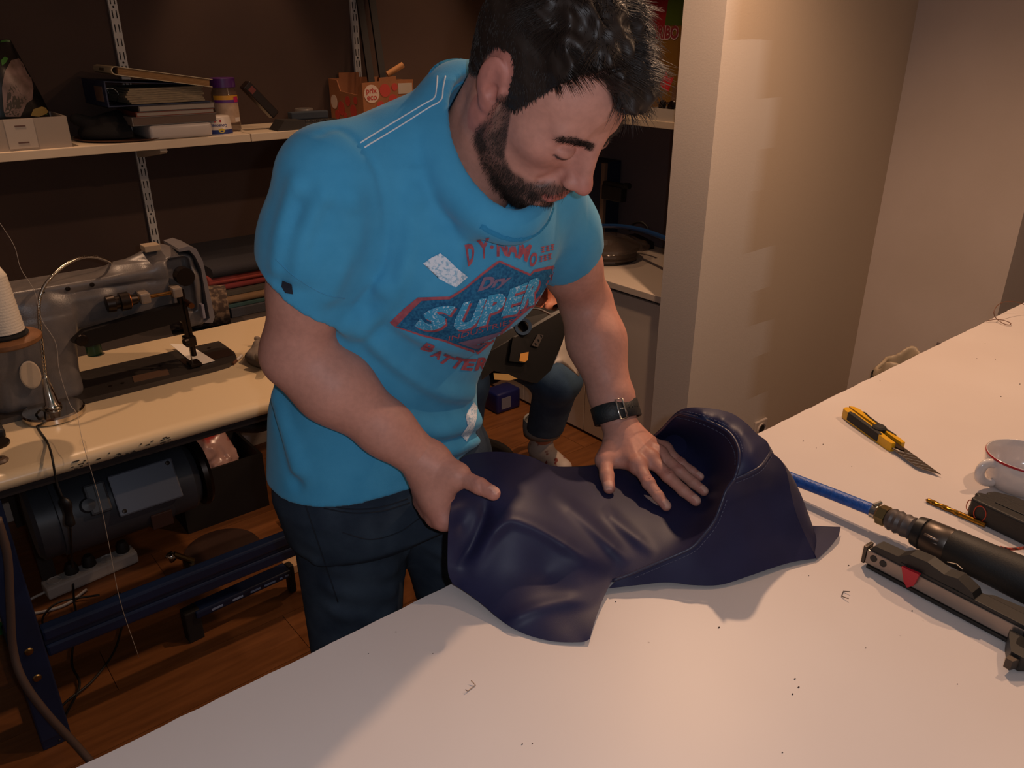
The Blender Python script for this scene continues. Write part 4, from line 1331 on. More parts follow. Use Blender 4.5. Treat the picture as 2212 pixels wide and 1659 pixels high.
sA, sA2, sE, sDR, sC, sDT = sp(A_, 40), sp(A2, 16), sp(E_, 44), sp(DR, 30), sp(C_, 44), sp(DT, 50)
HEM = [(978, 1262, .902), (1003, 1277, .899), (1040, 1304, .894), (1075, 1334, .889), (1110, 1358, .885), (1150, 1375, .8835), (1200, 1386, .8835), (1255, 1387, .8845), (1274, 1381, .887)]
RED = [(1274, 1381, .887), (1285, 1342, .890), (1300, 1300, .893), (1316, 1266, .895), (1324, 1254, .897)]
FAR = [(1402, 955, .955), (1380, 968, .945), (1340, 990, .938), (1289, 1005, .936), (1232, 1009, .944), (1188, 1005, .966), (1160, 992, .984), (1133, 983, .993), (1084, 976, .999), (1035, 978, 1.001), (998, 990, .999), (980, 1030, 1.000)]
LEF = [(980, 1030, 1.000), (976, 1080, 1.000), (970, 1122, .985), (967, 1180, .955), (968, 1236, .922), (978, 1262, .902)]
sH, sRd, sF, sL = sp(HEM, 40), sp(RED, 16), sp(FAR, 50), sp(LEF, 30)
ridges = [([(1014, 1250, .918), (1040, 1192, .952), (1066, 1148, .976), (1100, 1123, .988), (1140, 1132, .981), (1178, 1150, .969), (1222, 1177, .952), (1263, 1203, .936), (1322, 1229, .913)], 17, .0065),
          ([(1190, 1062, .972), (1247, 1108, .957), (1312, 1170, .934), (1361, 1219, .910)], 15, .0055),
          ([(1300, 1095, .94), (1344, 1137, .9365), (1419, 1199, .923)], 13, .0040),
          ([(1085, 1352, 0), (1120, 1330, 0), (1165, 1311, 0), (1230, 1298, 0), (1296, 1292, 0)], 16, .0040),
          ([(1050, 1075, 0), (1046, 1120, 0), (1020, 1180, 0), (985, 1225, 0)], 13, -.0050)]
ctrlS = [tuple(p) for p in np.vstack([sA[::3], sC[::4], sH[::4], sRd[::5], sF[::4], sL[::4]])]
nbnd = len(ctrlS)
ctrlS += [(p[0], p[1], p[2] - 0.006) for p in sp(ridges[0][0], 9)[1:-1]]
ctrlS += [(1105, 1240, .925), (1165, 1316, .901), (1100, 1335, .893), (1240, 1300, .899), (1180, 1240, .918), (1250, 1260, .910), (1230, 1350, .889),
          (1000, 1190, .944), (995, 1130, .972), (1045, 1085, .992), (1020, 1040, 1.004), (1080, 1030, 1.004), (1130, 1060, .990), (1170, 1060, .978),
          (1300, 1050, .935), (1400, 1050, .930), (1480, 1080, .930), (1440, 1130, .930), (1380, 1110, .931), (1500, 1105, .931), (1468, 1160, .927), (1430, 1175, .923), (1340, 1020, .934), (1240, 1045, .947),
          (1486, 1148, .931), (1506, 1126, .934), (1528, 1092, .938), (1540, 1050, .948), (1536, 1012, .958), (1500, 970, .960), (1450, 955, .950), (1440, 1010, .930), (1490, 1030, .936)]
TSEAT = None
seat = thing('seat_cover', 'dark navy vinyl motorcycle seat cover being fitted on the white table', 'seat cover', (0.82, 0.64, TZ))
fS0 = tps(ctrlS, [2e-5] * nbnd + [0.03] * (len(ctrlS) - nbnd))
def fS(p):
    p = np.atleast_2d(np.asarray(p, float))[:, :2]
    z = fS0(p)
    for pts, w, amp in ridges:
        q = sp(pts, 24)[:, :2]; best = np.full(len(p), 1e9); bt = np.zeros(len(p))
        for i in range(len(q) - 1):
            a, b = q[i], q[i + 1]; d = b - a
            t = np.clip(((p - a) @ d) / (d @ d), 0, 1); r2 = ((p - a - t[:, None] * d) ** 2).sum(1)
            m = r2 < best; best[m] = r2[m]; bt[m] = (i + t[m]) / (len(q) - 1)
        env = np.clip(np.minimum(bt, 1 - bt) * 4, 0, 1)
        z = z + amp * env * np.exp(-best / (w * w))
    return z
mb, fS = panel('seat_panel', [tuple(p[:2]) for p in np.vstack([sH[:-1], sRd[:-1], sA[:-1], sC[:-1], sF[:-1], sL[:-1]])], ctrlS, 5.0, seat, vinyl_m, zfun=fS)
seat_panel = mb.build('seat_panel', vinyl_m, seat, smooth=True)
ctrlP = [tuple(p) for p in np.vstack([sA[::3], sA2[::3], sE[::4], sDR[::3]])] + [(1500, 1222, .912), (1560, 1180, .930), (1600, 1140, .948), (1650, 1100, .958), (1680, 1150, .924), (1620, 1200, .913), (1640, 1050, .995), (1450, 1232, .905)]
mb, fP = panel('side_panel', [tuple(p[:2]) for p in np.vstack([sE[:-1], sDR[::-1][:-1], sA2[::-1][:-1], sA[::-1][:-1]])], ctrlP, 6.0, seat, vinyl_m)
mb.build('side_panel', vinyl_m, seat, smooth=True)
mid_t = []
ctrlT = [tuple(p) for p in np.vstack([sC[::3], sDT[::3], sA2[::3]])] + [(1625, 975, 1.058), (1605, 935, 1.073), (1560, 908, 1.080), (1515, 896, 1.079)]
mb, fT = panel('bolster', [tuple(p[:2]) for p in np.vstack([sA2[:-1], sDT[:-1], sC[::-1][:-1]])], ctrlT, 6.0, seat, vinyl_m)
mb.build('bolster', vinyl_m, seat, smooth=True)
# back and far side close the cover down to the table
def lift(S): return np.array([onz(*p) for p in S])
back_top = np.vstack([lift(sDR)[::-1], lift(sDT)[1:]])
nb_ = len(back_top)
low = spline([(0.999, 0.487, .884), (1.045, 0.510, .884), (1.085, 0.570, .884), (1.095, 0.650, .884), (1.075, 0.720, .884), (1.02, 0.770, .886), (0.96, 0.80, .89)], nb_)
P = np.zeros((nb_, 9, 3))
for j in range(9):
    t = j / 8
    P[:, j] = back_top * (1 - t) + low * t + np.array([0.030, 0.012, 0.006]) * (4 * t * (1 - t)) * np.linspace(0.0, 1, nb_)[:, None] ** 0.5
MB().grid(P).build('back_panel', vinyl_m, seat, smooth=True)
far_top = np.vstack([lift(sF), lift(sL)[1:5]])
nf_ = len(far_top)
P = np.zeros((nf_, 7, 3))
dn_ = np.minimum(far_top[:, 2] - 0.884, 0.10)
for j in range(7):
    t = j / 6
    P[:, j] = far_top + np.array([0.022, 0.03, 0]) * math.sin(t * 1.5) * np.clip(np.linspace(1.2, 0.2, nf_), 0, 1)[:, None] - np.array([0, 0, 1.0]) * (dn_ * t ** 1.6)[:, None]
MB().grid(P).build('far_panel', vinyl_m, seat, smooth=True)
# skirt flap lying out behind
SK = [(1728, 1132, .912), (1760, 1136, .900), (1816, 1138, .892), (1812, 1158, .889), (1796, 1178, .887), (1776, 1198, .885), (1764, 1208, .8845), (1744, 1180, .892)]
mb, _ = panel('rear_skirt', [p[:2] for p in SK], SK, 8.0, seat, vinyl_m)
mb.build('rear_skirt', vinyl_m, seat, smooth=True)
# piping and stitches
def on_surface(fn, S, off=0.0): return [onz(p[0], p[1], float(fn(p[:2])[0]) + off) for p in S]
MB().tube(on_surface(fS, np.vstack([sA, sC[1:]]), 0.0015), 0.0026, n=7).build('piping', seam_m, seat, smooth=True)
MB().tube([onz(p[0], p[1], p[2] + 0.001) for p in sA2], 0.0022, n=7).build('piping', seam_m, seat, smooth=True)
def stitches(fn, S, dx, dy, off=0.0012, step=6.0):
    q = resample(S, step); mbs = MB()
    for i in range(0, len(q) - 1):
        a, b = q[i], q[i] * 0.35 + q[i + 1] * 0.65
        pa = onz(a[0] + dx, a[1] + dy, float(fn((a[0] + dx, a[1] + dy))[0]) + off); pb = onz(b[0] + dx, b[1] + dy, float(fn((b[0] + dx, b[1] + dy))[0]) + off)
        mbs.tube([pa, pb], 0.0006, n=4)
    o = mbs.build('stitching', thread_m, seat); o['kind'] = 'stuff'
stitches(fP, sA[4:34], 6, 9); stitches(fS, sC[6:38], -9, 8); stitches(fT, sC[8:36], 7, -6); stitches(fP, sA2, 3, 9)

# ------------------------------------------------------------------ small things on the table
yel_m = mat('yellow_plastic', '#d9a312', rough=0.4); blk_m = mat('black_rubber', '#1c1a1a', rough=0.7, bump=0.1, bscale=500)
blade_m = mat('blade_steel', '#8f8378', rough=0.3, metal=1.0)
a, b = onz(1833, 888, TZ + 0.012), onz(2021, 1026, TZ + 0.006)
L = float(np.linalg.norm(b - a)); MK = frame(a, b - a)
kn = thing('utility_knife', 'yellow and black utility knife with the blade pushed out', 'knife', a - np.array([0, 0, 0.012]))
def kp(poly, d0, d1): return MB().prism([(x * L, y) for x, y in poly], MK, d0, d1)
kp([(0.0, -0.010), (0.015, -0.017), (0.07, -0.0185), (0.45, -0.0165), (0.56, -0.0170), (0.60, -0.015), (0.60, -0.0065), (0.02, -0.003), (0.0, -0.004)], -0.010, 0.010).build('lower_rail', yel_m, kn)
kp([(-0.02, 0.003), (0.0, 0.012), (0.06, 0.0165), (0.16, 0.012), (0.40, 0.0125), (0.54, 0.0160), (0.60, 0.0145), (0.60, 0.0065), (0.02, 0.0025)], -0.010, 0.009).build('upper_rail', yel_m, kn)
kp([(0.09, -0.0195), (0.45, -0.0178), (0.47, -0.014), (0.46, -0.010), (0.12, -0.009), (0.08, -0.012)], -0.006, 0.0112).build('grip', blk_m, kn)
kp([(0.10, 0.0150), (0.20, 0.0105), (0.42, 0.0105), (0.50, 0.0150), (0.48, 0.0160), (0.38, 0.0140), (0.20, 0.0140), (0.12, 0.0170)], -0.004, 0.0102).build('grip', blk_m, kn)
kp([(0.02, -0.004), (0.62, -0.006), (0.66, -0.003), (0.66, 0.003), (0.62, 0.006), (0.02, 0.004)], -0.006, 0.003).build('blade_channel', mat('channel_steel', '#4a3f39', rough=0.4, metal=0.8), kn)
MB().lathe([(0.0, 0.016), (0.010, 0.016), (0.0135, 0.013), (0.0135, 0.006), (0.010, 0.004), (0, 0.004)], MK @ Vector((0.375 * L, 0, 0)), tuple(MK.to_3x3() @ Vector((0, 0, 1))), 16).build('slider', blk_m, kn, smooth=True, auto=40)
bl = kp([(0.56, -0.0135), (0.86, -0.0135), (0.905, -0.0085), (1.0, 0.0115), (0.56, 0.0115)], -0.0012, -0.0002).build('blade', blade_m, kn)
for k in range(5):
    x0 = 0.64 + 0.055 * k
    kp([(x0, -0.0130), (x0 + 0.003, -0.0130), (x0 + 0.085, 0.011), (x0 + 0.082, 0.011)], -0.0004, 0.0001).build('snap_line', mat('snap_groove', '#b5a898', rough=0.35, metal=1.0), bl)
MB().tube([MK @ Vector(q) for q in ((0.59 * L, -0.012, 0.001), (0.64 * L, -0.013, 0.003), (0.70 * L, -0.006, 0.003), (0.67 * L, -0.010, 0.004))], 0.0008, n=5).build('wire_clip', steel_m, kn)

# mug
por_m = mat('white_porcelain', '#d5cdca', rough=0.15, spec=0.5, coat=0.3)
mc = onz(2198, 1050, TZ); mc[2] = TZ
mug = thing('mug', 'white mug with a thin red rim line and dregs of milky coffee', 'mug', mc)
MB().lathe([(0.0, 0.002), (0.040, 0.002), (0.048, 0.004), (0.056, 0.022), (0.0610, 0.045), (0.0625, 0.062), (0.0615, 0.0632), (0.0600, 0.062), (0.0585, 0.045), (0.053, 0.022), (0.045, 0.010), (0.0, 0.009)], mc, (0, 0, 1), 48).build('cup_body', por_m, mug, smooth=True)
MB().lathe([(0.0624, 0.0585), (0.0632, 0.0595), (0.0632, 0.0615), (0.0622, 0.0628)], mc, (0, 0, 1), 48, caps=False).build('red_rim', mat('red_glaze', '#a5222a', rough=0.25), mug, smooth=True)
MB().lathe([(0.0, 0.0105), (0.046, 0.0112), (0.0475, 0.0118)], mc, (0, 0, 1), 32).build('coffee_dregs', mat('dried_milky_coffee', '#b39a82', rough=0.5, col2='#9c7f63', nscale=40), mug)
hd = -RT * 1.0 - FH * 0.15; hd = np.array([hd[0], hd[1], 0]); hd /= np.linalg.norm(hd)
MB().tube(spline([mc + hd * 0.056 + (0, 0, 0.050), mc + hd * 0.074 + (0, 0, 0.052), mc + hd * 0.083 + (0, 0, 0.040), mc + hd * 0.080 + (0, 0, 0.024), mc + hd * 0.066 + (0, 0, 0.014), mc + hd * 0.050 + (0, 0, 0.012)], 20), 0.0062, n=12, flat=1.35).build('handle', por_m, mug, smooth=True)

# tape measure
tm_m = mat('black_plastic', '#171515', rough=0.5, bump=0.15, bscale=250); org_m = mat('orange_red_line', '#b23a1c', rough=0.5)
tc_ = onz(2192, 1122, TZ + 0.018); tdir = onz(2212, 1135, TZ) - onz(2100, 1085, TZ); tdir[2] = 0; tdir /= np.linalg.norm(tdir)
MT = frame(tc_, tdir)
tp_ = thing('tape_measure', 'black rubber-coated tape measure with orange outlined buttons', 'tape measure', (tc_[0], tc_[1], TZ))
outl = [(-0.062, -0.022), (-0.058, -0.030), (0.045, -0.034), (0.052, -0.02), (0.050, 0.02), (0.030, 0.036), (-0.020, 0.038), (-0.050, 0.026), (-0.056, 0.012), (-0.052, 0.006), (-0.062, 0.002), (-0.066, -0.006), (-0.058, -0.012)]
mb = MB().prism(outl, MT, -0.0175, 0.020)
o = mb.build('case', tm_m, tp_)
bv = o.modifiers.new('bev', 'BEVEL'); bv.width = 0.004; bv.segments = 3; bv.limit_method = 'ANGLE'
rim = [MT @ Vector((-0.040 + 0.0095 * math.cos(t), -0.0300 - 0.0015, 0.001 + 0.0135 * math.sin(t))) for t in np.linspace(0, 2 * math.pi, 25)]
MB().tube(rim, 0.0009, n=5, caps=False).build('button_outline', org_m, tp_)
MB().tube([MT @ Vector((-0.062 + 0.004 * math.cos(t), -0.024, 0.003 + 0.010 * math.sin(t))) for t in np.linspace(0, 2 * math.pi, 17)], 0.0008, n=5, caps=False).build('lock_outline', org_m, tp_)
MB().box((-0.068, -0.010, -0.016), (-0.060, 0.010, -0.004), MT, bev=0.0015).build('end_hook', tm_m, tp_)
MB().box((-0.030, -0.012, 0.0195), (0.030, 0.012, 0.0215), MT, bev=0.0008).build('clip', tm_m, tp_)

# drill bit
gold_m = mat('titanium_gold', '#a5782f', rough=0.3, metal=1.0)
a, b = onz(2000, 1079, TZ + 0.0042), onz(2129, 1135, TZ + 0.0042); d = b - a; L = np.linalg.norm(d); d /= L
db = thing('drill_bit', 'gold twist drill bit lying beside the tape measure', 'drill bit', a - np.array([0, 0, 0.0042]))
up = np.array([0, 0, 1.0]); sd = np.cross(d, up)
MB().cyl(a + d * L * 0.58, b, 0.0047, n=14).build('shank', gold_m, db, smooth=True, auto=40)
P = np.zeros((70, 16, 3))
for i in range(70):
    t = i / 69; tw = t * 9.5
    tap = min(1.0, 0.25 + t * 12)
    for k in range(16):
        w = 2 * math.pi * k / 15
        rr = 0.0047 * tap * (0.66 + 0.34 * (abs(math.cos(w - tw)) ** 0.7))
        P[i, k] = a + d * (L * 0.60 * t) + rr * (math.cos(w) * sd + math.sin(w) * up)
MB().grid(P).build('flutes', gold_m, db, smooth=True)

# blue braided air hose
hose_m = mat('blue_braided_hose', '#1e55a8', rough=0.4, col2='#174690', nscale=160, bump=0.3, bscale=260)
hp = [onz(1560, 960, .905), onz(1640, 1002, .905), onz(1702, 1030, .908), onz(1800, 1068, .912), onz(1888, 1103, .914)]
hz = MB().tube(spline(hp, 40), 0.0103, n=14).build('air_hose', hose_m, None, smooth=True)
tag(hz, 'blue braided air hose running from behind the seat cover', 'hose')
# pneumatic stapler
st_blk = mat('stapler_black', '#1a1817', rough=0.45); st_al = mat('brushed_aluminium', '#9a8f88', rough=0.35, metal=0.85); st_gm = mat('gunmetal', '#57504b', rough=0.4, metal=0.9)
brass_m = mat('brass', '#a08a5c', rough=0.3, metal=1.0); red_m = mat('red_plastic', '#b3202e', rough=0.4)
a, b = onz(1866, 1222, TZ + 0.002), onz(2206, 1404, TZ + 0.002)
stp = thing('staple_gun', 'black and silver pneumatic staple gun at the right edge of the table', 'staple gun', (float((a[0] + b[0]) / 2), float((a[1] + b[1]) / 2), TZ))
LM = float(np.linalg.norm(b - a)); MS = frame(a, b - a)     # local x along the magazine, y away, z up
def sbox(name, lo, hi, m, par=None, bev=0.0015): return MB().box(lo, hi, MS, bev=bev).build(name, m, par or stp)
mag = sbox('magazine', (0.0, 0.0, 0.006), (LM, 0.016, 0.030), st_al)
sbox('base_rail', (0.004, -0.002, 0.0), (LM, 0.017, 0.0055), st_blk)
sbox('top_rail', (0.05, 0.001, 0.0305), (LM, 0.026, 0.036), st_blk)
sbox('end_plate', (-0.006, -0.001, 0.004), (-0.0005, 0.018, 0.034), st_gm)
for x in (0.012, 0.027):
    MB().lathe([(0.0, 0.0012), (0.0052, 0.0012), (0.0052, 0.0)], MS @ Vector((x, 0.0, 0.020)), tuple(MS.to_3x3() @ Vector((0, -1, 0))), 14).build('rivet', st_blk, mag)
MB().prism([(0.056, 0.034), (0.082, 0.036), (0.078, 0.014), (0.070, 0.006), (0.064, 0.012)], MS @ Matrix(((1, 0, 0, 0), (0, 0, 1, 0), (0, 1, 0, 0), (0, 0, 0, 1))), -0.006, -0.0005).build('release_lever', red_m, stp)
MB().prism([(0.002, 0.030), (0.010, 0.040), (0.045, 0.042), (0.060, 0.054), (0.085, 0.056), (0.110, 0.050), (0.128, 0.054), (0.150, 0.044), (0.158, 0.030), (0.155, 0.028), (0.142, 0.036), (0.125, 0.037), (0.120, 0.0305), (0.06, 0.0305)],
           MS @ Matrix(((1, 0, 0, 0), (0, 0, 1, 0), (0, 1, 0, 0), (0, 0, 0, 1))), 0.002, 0.024).build('catch_bracket', st_blk, stp)
MB().tube([MS @ Vector(q) for q in ((0.100, 0.03, 0.052), (0.112, 0.03, 0.056), (0.122, 0.028, 0.054))], 0.0012, n=5).build('spring_wire', steel_m, stp)
# handle with air inlet
ha, hb = onz(1890, 1105, .914), onz(2235, 1262, .916); hdv = hb - ha; LH = float(np.linalg.norm(hdv)); hdv /= LH; MH = frame(ha, hdv)
def hcyl(name, x0, x1, r, m, n=20, r2=None, par=None): return MB().cyl(MH @ Vector((x0, 0, 0)), MH @ Vector((x1, 0, 0)), r, r2, n=n).build(name, m, par or stp, smooth=n > 8, auto=40)
px2x = lambda px: (px - 1890) / (2235 - 1890) * LH
def hlathe(name, prof, m, par=None): return MB().lathe([(r, x) for x, r in prof], MH @ Vector((0, 0, 0)), tuple(hdv), 24).build(name, m, par or stp, smooth=True, auto=35)
clampo = hcyl('hose_clamp', px2x(1884), px2x(1896), 0.0122, steel_m)
MB().cyl(MH @ Vector((px2x(1887), -0.004, 0.012)), MH @ Vector((px2x(1893), 0.010, 0.014)), 0.0035, n=8).build('clamp_screw', steel_m, clampo)
hcyl('hex_nut', px2x(1901), px2x(1921), 0.0165, brass_m, n=6)
hlathe('coupling', [(px2x(1920), 0.0125), (px2x(1926), 0.0165), (px2x(1934), 0.0185), (px2x(1940), 0.0165), (px2x(1948), 0.0190), (px2x(1956), 0.0165), (px2x(1964), 0.0190), (px2x(1974), 0.0175), (px2x(1980), 0.0185), (px2x(1988), 0.014)], mat('grey_coupling', '#5d5654', rough=0.5, metal=0.5))
hlathe('end_cap', [(px2x(1985), 0.014), (px2x(1990), 0.0235), (px2x(2008), 0.0255), (px2x(2012), 0.022)], st_blk)
hs = hlathe('air_inlet_housing', [(px2x(2010), 0.0235), (px2x(2014), 0.0255), (px2x(2062), 0.0265), (px2x(2068), 0.0250)], st_gm)
for k in range(4):
    MB().tube([MH @ Vector((px2x(2020), -0.0215 + 0.0, 0.0135 - 0.0065 * k)), MH @ Vector((px2x(2052), -0.0235, 0.0135 - 0.0065 * k))], 0.0022, n=6).build('vent_rib', st_al, hs, smooth=True)
hlathe('handle_grip', [(px2x(2060), 0.0235), (px2x(2070), 0.0275), (px2x(2140), 0.0285), (px2x(2185), 0.030), (px2x(2290), 0.033), (px2x(2300), 0.028)], mat('black_grip', '#181716', rough=0.6, bump=0.1, bscale=400))
# body and nose joining handle and magazine just outside the frame
nb0 = MS @ Vector((LM + 0.0, 0.0, 0.0))
MB().box((LM - 0.004, -0.006, -0.001), (LM + 0.035, 0.105, 0.055), MS, bev=0.008).build('driver_body', st_blk, stp)
MB().prism([(LM - 0.018, -0.004), (LM + 0.02, -0.004), (LM + 0.028, -0.030), (LM + 0.016, -0.046), (LM + 0.002, -0.046), (LM - 0.012, -0.020)], MS, 0.002, 0.024).build('nose', st_blk, stp)
MB().prism([(LM + 0.002, -0.046), (LM + 0.014, -0.046), (LM + 0.010, -0.058), (LM + 0.002, -0.058)], MS, 0.006, 0.020).build('nose_tip', st_gm, stp)
MB().prism([(LM - 0.070, 0.040), (LM - 0.062, 0.048), (LM + 0.01, 0.060), (LM + 0.01, 0.034), (LM - 0.05, 0.030)], MS, 0.008, 0.026).build('trigger', st_blk, stp)
cd = MB().tube(spline([onz(2160, 1182, .915), onz(2180, 1186, .918), onz(2200, 1185, .915), onz(2230, 1182, .90), onz(2260, 1190, .885)], 20), 0.0022, n=6).build('wrist_cord', mat('red_black_cord', '#3a1512', rough=0.8, col2='#a8402c', nscale=220, lo=0.45, hi=0.55), stp, smooth=True)
# staples and crumbs
wire_m = mat('staple_wire', '#8a7f78', rough=0.35, metal=1.0)
for (q, lab) in ((((1006, 1490), (1010, 1493), (1027, 1480), (1018, 1470)), 'loose bent staple on the empty table in front of the seat cover'), (((1836, 1278), (1822, 1277), (1818, 1288), (1833, 1293)), 'loose bent staple between seat cover and staple gun')):
    P = [onz(x_, y_, TZ + 0.0012 + (0.003 if i in (0, 3) else 0)) for i, (x_, y_) in enumerate(q)]
    tag(MB().tube(P, 0.0007, n=5).build('staple', wire_m), lab, 'staple', 'loose staples')
mb = MB()
cr = [(1735, 953), (1778, 960), (1840, 1008), (1763, 968), (1747, 1244), (1833, 1222), (2150, 777), (2110, 775), (2128, 742), (2063, 832), (1901, 823), (2203, 830), (2162, 857), (1717, 1467), (1725, 1485), (1712, 1500), (1150, 1607), (1128, 1608), (1690, 1626), (935, 1412), (796, 1412), (1870, 1400), (2068, 1478), (1970, 1320), (1553, 1356), (1330, 1300)]
for (x_, y_) in cr:
    p = onz(x_, y_, TZ); s = rnd.uniform(0.0005, 0.0013)
    mb.box(p + (-s, -s * 0.6, 0), p + (s, s * 0.6, s * 0.8), None)
o = tag(mb.build('crumbs', mat('dark_crumb', '#3a2a25', rough=0.9)), 'scattered dark crumbs and dust specks on the white table', 'crumbs', None, 'stuff')
# brown wire curl at the far edge
P = spline([onz(2130, 694, .884), onz(2150, 690, .888), onz(2168, 692, .890), onz(2183, 698, .886), onz(2180, 702, .884), onz(2170, 700, .884), onz(2152, 688, .892), onz(2147, 673, .91), onz(2158, 657, .925), onz(2180, 651, .925), onz(2205, 655, .915), onz(2225, 664, .90)], 60)
tag(MB().tube(P, 0.0011, n=5).build('copper_wire', mat('brown_wire', '#6b4634', rough=0.5), smooth=True), 'thin brown wire curling over the far table edge', 'wire')
# ------------------------------------------------------------------ sewing bench
SZ = 0.76
cream_m = mat('cream_laminate', '#cdb795', rough=0.3, spec=0.5, coat=0.2)
blue_m = mat('blue_enamel_steel', '#10203f', rough=0.45, col2='#0d1a34', nscale=8)
bench = thing('sewing_table', 'cream sewing table on a blue steel frame along the dark wall', 'table', (0.4, 2.1, 0))
prof = [(1.815 + 0.016, SZ - 0.037), (1.815 + 0.005, SZ - 0.033), (1.815, SZ - 0.022), (1.815 + 0.002, SZ - 0.010), (1.815 + 0.012, SZ - 0.002), (1.815 + 0.03, SZ), (2.458, SZ), (2.458, SZ - 0.037)]
o = MB().prism(prof, Matrix(((0, 0, 1, 0), (1, 0, 0, 0), (0, 1, 0, 0), (0, 0, 0, 1))), -0.75, 0.98).build('table_top', cream_m, bench, smooth=True, auto=50)
MB().box((-0.7, 1.84, SZ - 0.06), (0.95, 2.44, SZ - 0.0375)).build('underframe', mat('dark_underside', '#241c1b', rough=0.8), bench)
for X in (0.02, 0.90):
    lg = MB().box((X, 1.835, 0.03), (X + 0.065, 1.90, SZ - 0.061), bev=0.004).build('leg', blue_m, bench)
    MB().box((X, 1.84, 0.0), (X + 0.065, 2.42, 0.03), bev=0.004).build('foot', blue_m, lg)
    for z in (0.30, 0.22):
        MB().lathe([(0.0, 0.004), (0.008, 0.003), (0.010, 0.0)], (X + 0.032, 1.835, z), (0, -1, 0), 12).build('screw', brass_m, lg)
for (y, z) in ((1.852, 0.25), (1.852, 0.295)):
    MB().box((0.087, y, z), (0.898, y + 0.035, z + 0.032), bev=0.006).build('crossbar', blue_m, bench)
MB().box((0.087, 1.858, 0.283), (0.898, 1.880, 0.295)).build('crossbar_web', mat('dark_blue_web', '#0d1830', rough=0.6), bench)
# black scuffs on the front edge
mb = MB()
for i in range(26):
    xx = 0.30 + rnd.uniform(-0.10, 0.14); zz = SZ - 0.012 - rnd.uniform(0, 0.020)
    mb.box((xx, 1.8135, zz), (xx + rnd.uniform(0.003, 0.014), 1.8165, zz + rnd.uniform(0.0008, 0.0022)))
o = mb.build('edge_scuffs', mat('worn_black', '#1a1412', rough=0.9), bench); o['kind'] = 'stuff'

# ---- industrial sewing machine
mach_m = mat('hammered_grey_paint', '#55504f', rough=0.35, spec=0.5, col2='#625b58', nscale=30, bump=0.12, bscale=350)
mech_m = mat('oily_dark_metal', '#2a2019', rough=0.35, metal=0.7); pale_m = mat('worn_pale_casting', '#7d6f63', rough=0.5, metal=0.3)
plate_m = mat('brushed_bed_plate', '#4e4742', rough=0.35, metal=0.5, col2='#3f3935', nscale=6)
mch = thing('sewing_machine', 'grey industrial sewing machine with long arm on the cream table', 'sewing machine', (0.43, 2.2, SZ))
bp_ = [(0.13, 2.095), (0.66, 2.095), (0.70, 2.10), (0.735, 2.13), (0.745, 2.17), (0.745, 2.29), (0.13, 2.30)]
MB().prism(bp_, Matrix.Translation((0, 0, 0)), SZ + 0.0005, SZ + 0.014).build('bed', plate_m, mch)
MB().prism([(0.455, 2.125), (0.545, 2.12), (0.553, 2.165), (0.463, 2.17)], Matrix.Translation((0, 0, 0)), SZ + 0.0143, SZ + 0.0155).build('slide_plate', mat('copper_brown_plate', '#8a6a55', rough=0.35, metal=0.6), mch)
MB().prism([(0.60, 2.15), (0.735, 2.15), (0.74, 2.21), (0.60, 2.21)], Matrix.Translation((0, 0, 0)), SZ + 0.0143, SZ + 0.0152).build('needle_plate', mat('brown_needle_plate', '#3d2c25', rough=0.4, metal=0.5), mch)
for (x_, y_) in ((0.40, 2.14), (0.43, 2.14), (0.52, 2.19), (0.545, 2.20), (0.70, 2.25)):
    MB().cyl((x_, y_, SZ + 0.0138), (x_, y_, SZ + 0.0150), 0.005, n=10).build('bed_screw', mech_m, mch)
F = Field((0.08, 2.08, SZ + 0.008), (0.72, 2.33, 1.13), 0.0042)
F.add(rbox((0.240, 2.205, 0.865), (0.100, 0.082, 0.105), 0.03))
F.add(rbox((0.245, 2.205, 0.96), (0.085, 0.072, 0.09), 0.03), 0.05)
F.add(rbox((0.40, 2.205, 0.985), (0.27, 0.060, 0.055), 0.028), 0.04)
F.add(cap((0.27, 2.165, 0.985), (0.42, 2.165, 0.995), 0.040, 0.030), 0.03)
F.add(rbox((0.385, 2.205, 1.046), (0.255, 0.062, 0.012), 0.008), 0.004)
F.add(cap((0.50, 2.205, 1.045), (0.60, 2.205, 1.072), 0.030, 0.035), 0.05)
F.add(rbox((0.615, 2.205, 1.03), (0.055, 0.058, 0.052), 0.02), 0.03)
F.add(rbox((0.645, 2.205, 0.955), (0.028, 0.055, 0.075), 0.012), 0.02)
F.sub(rbox((0.47, 2.10, 0.985), (0.115, 0.035, 0.030), 0.012), 0.008)
F.sub(rbox((0.625, 2.13, 1.00), (0.030, 0.040, 0.075), 0.010), 0.006)
V, Q = F.mesh(); V = lap(V, Q, 1)
casting = link('casting', npmesh('casting', V, Q), mach_m, mch)
MB().prism([(-0.010, 0.89), (0.012, 0.885), (0.020, 0.90), (0.012, 1.06), (0.0, 1.095), (-0.02, 1.105), (-0.045, 1.102), (-0.045, 1.094), (-0.018, 1.094), (-0.006, 1.075), (0.004, 1.04), (0.006, 0.90)], Matrix(((1, 0, 0, 0.675), (0, 0, 1, 0), (0, 1, 0, 0), (0, 0, 0, 1))), 2.14, 2.262).build('face_cover', mat('pale_grey_cover', '#6f6a6c', rough=0.4, metal=0.2), mch, smooth=True, auto=40)
MB().box((0.552, 2.16, 1.100), (0.592, 2.20, 1.116), bev=0.002).build('top_cap', mat('tan_felt', '#8f7d68', rough=0.8), mch)
for k, x_ in enumerate((0.30, 0.355, 0.41)):
    MB().lathe([(0.0, 0.003), (0.005, 0.0025), (0.006, 0.0)], (x_, 2.143, 1.046), (0, -1, 0), 10).build('flange_screw', mech_m, mch)
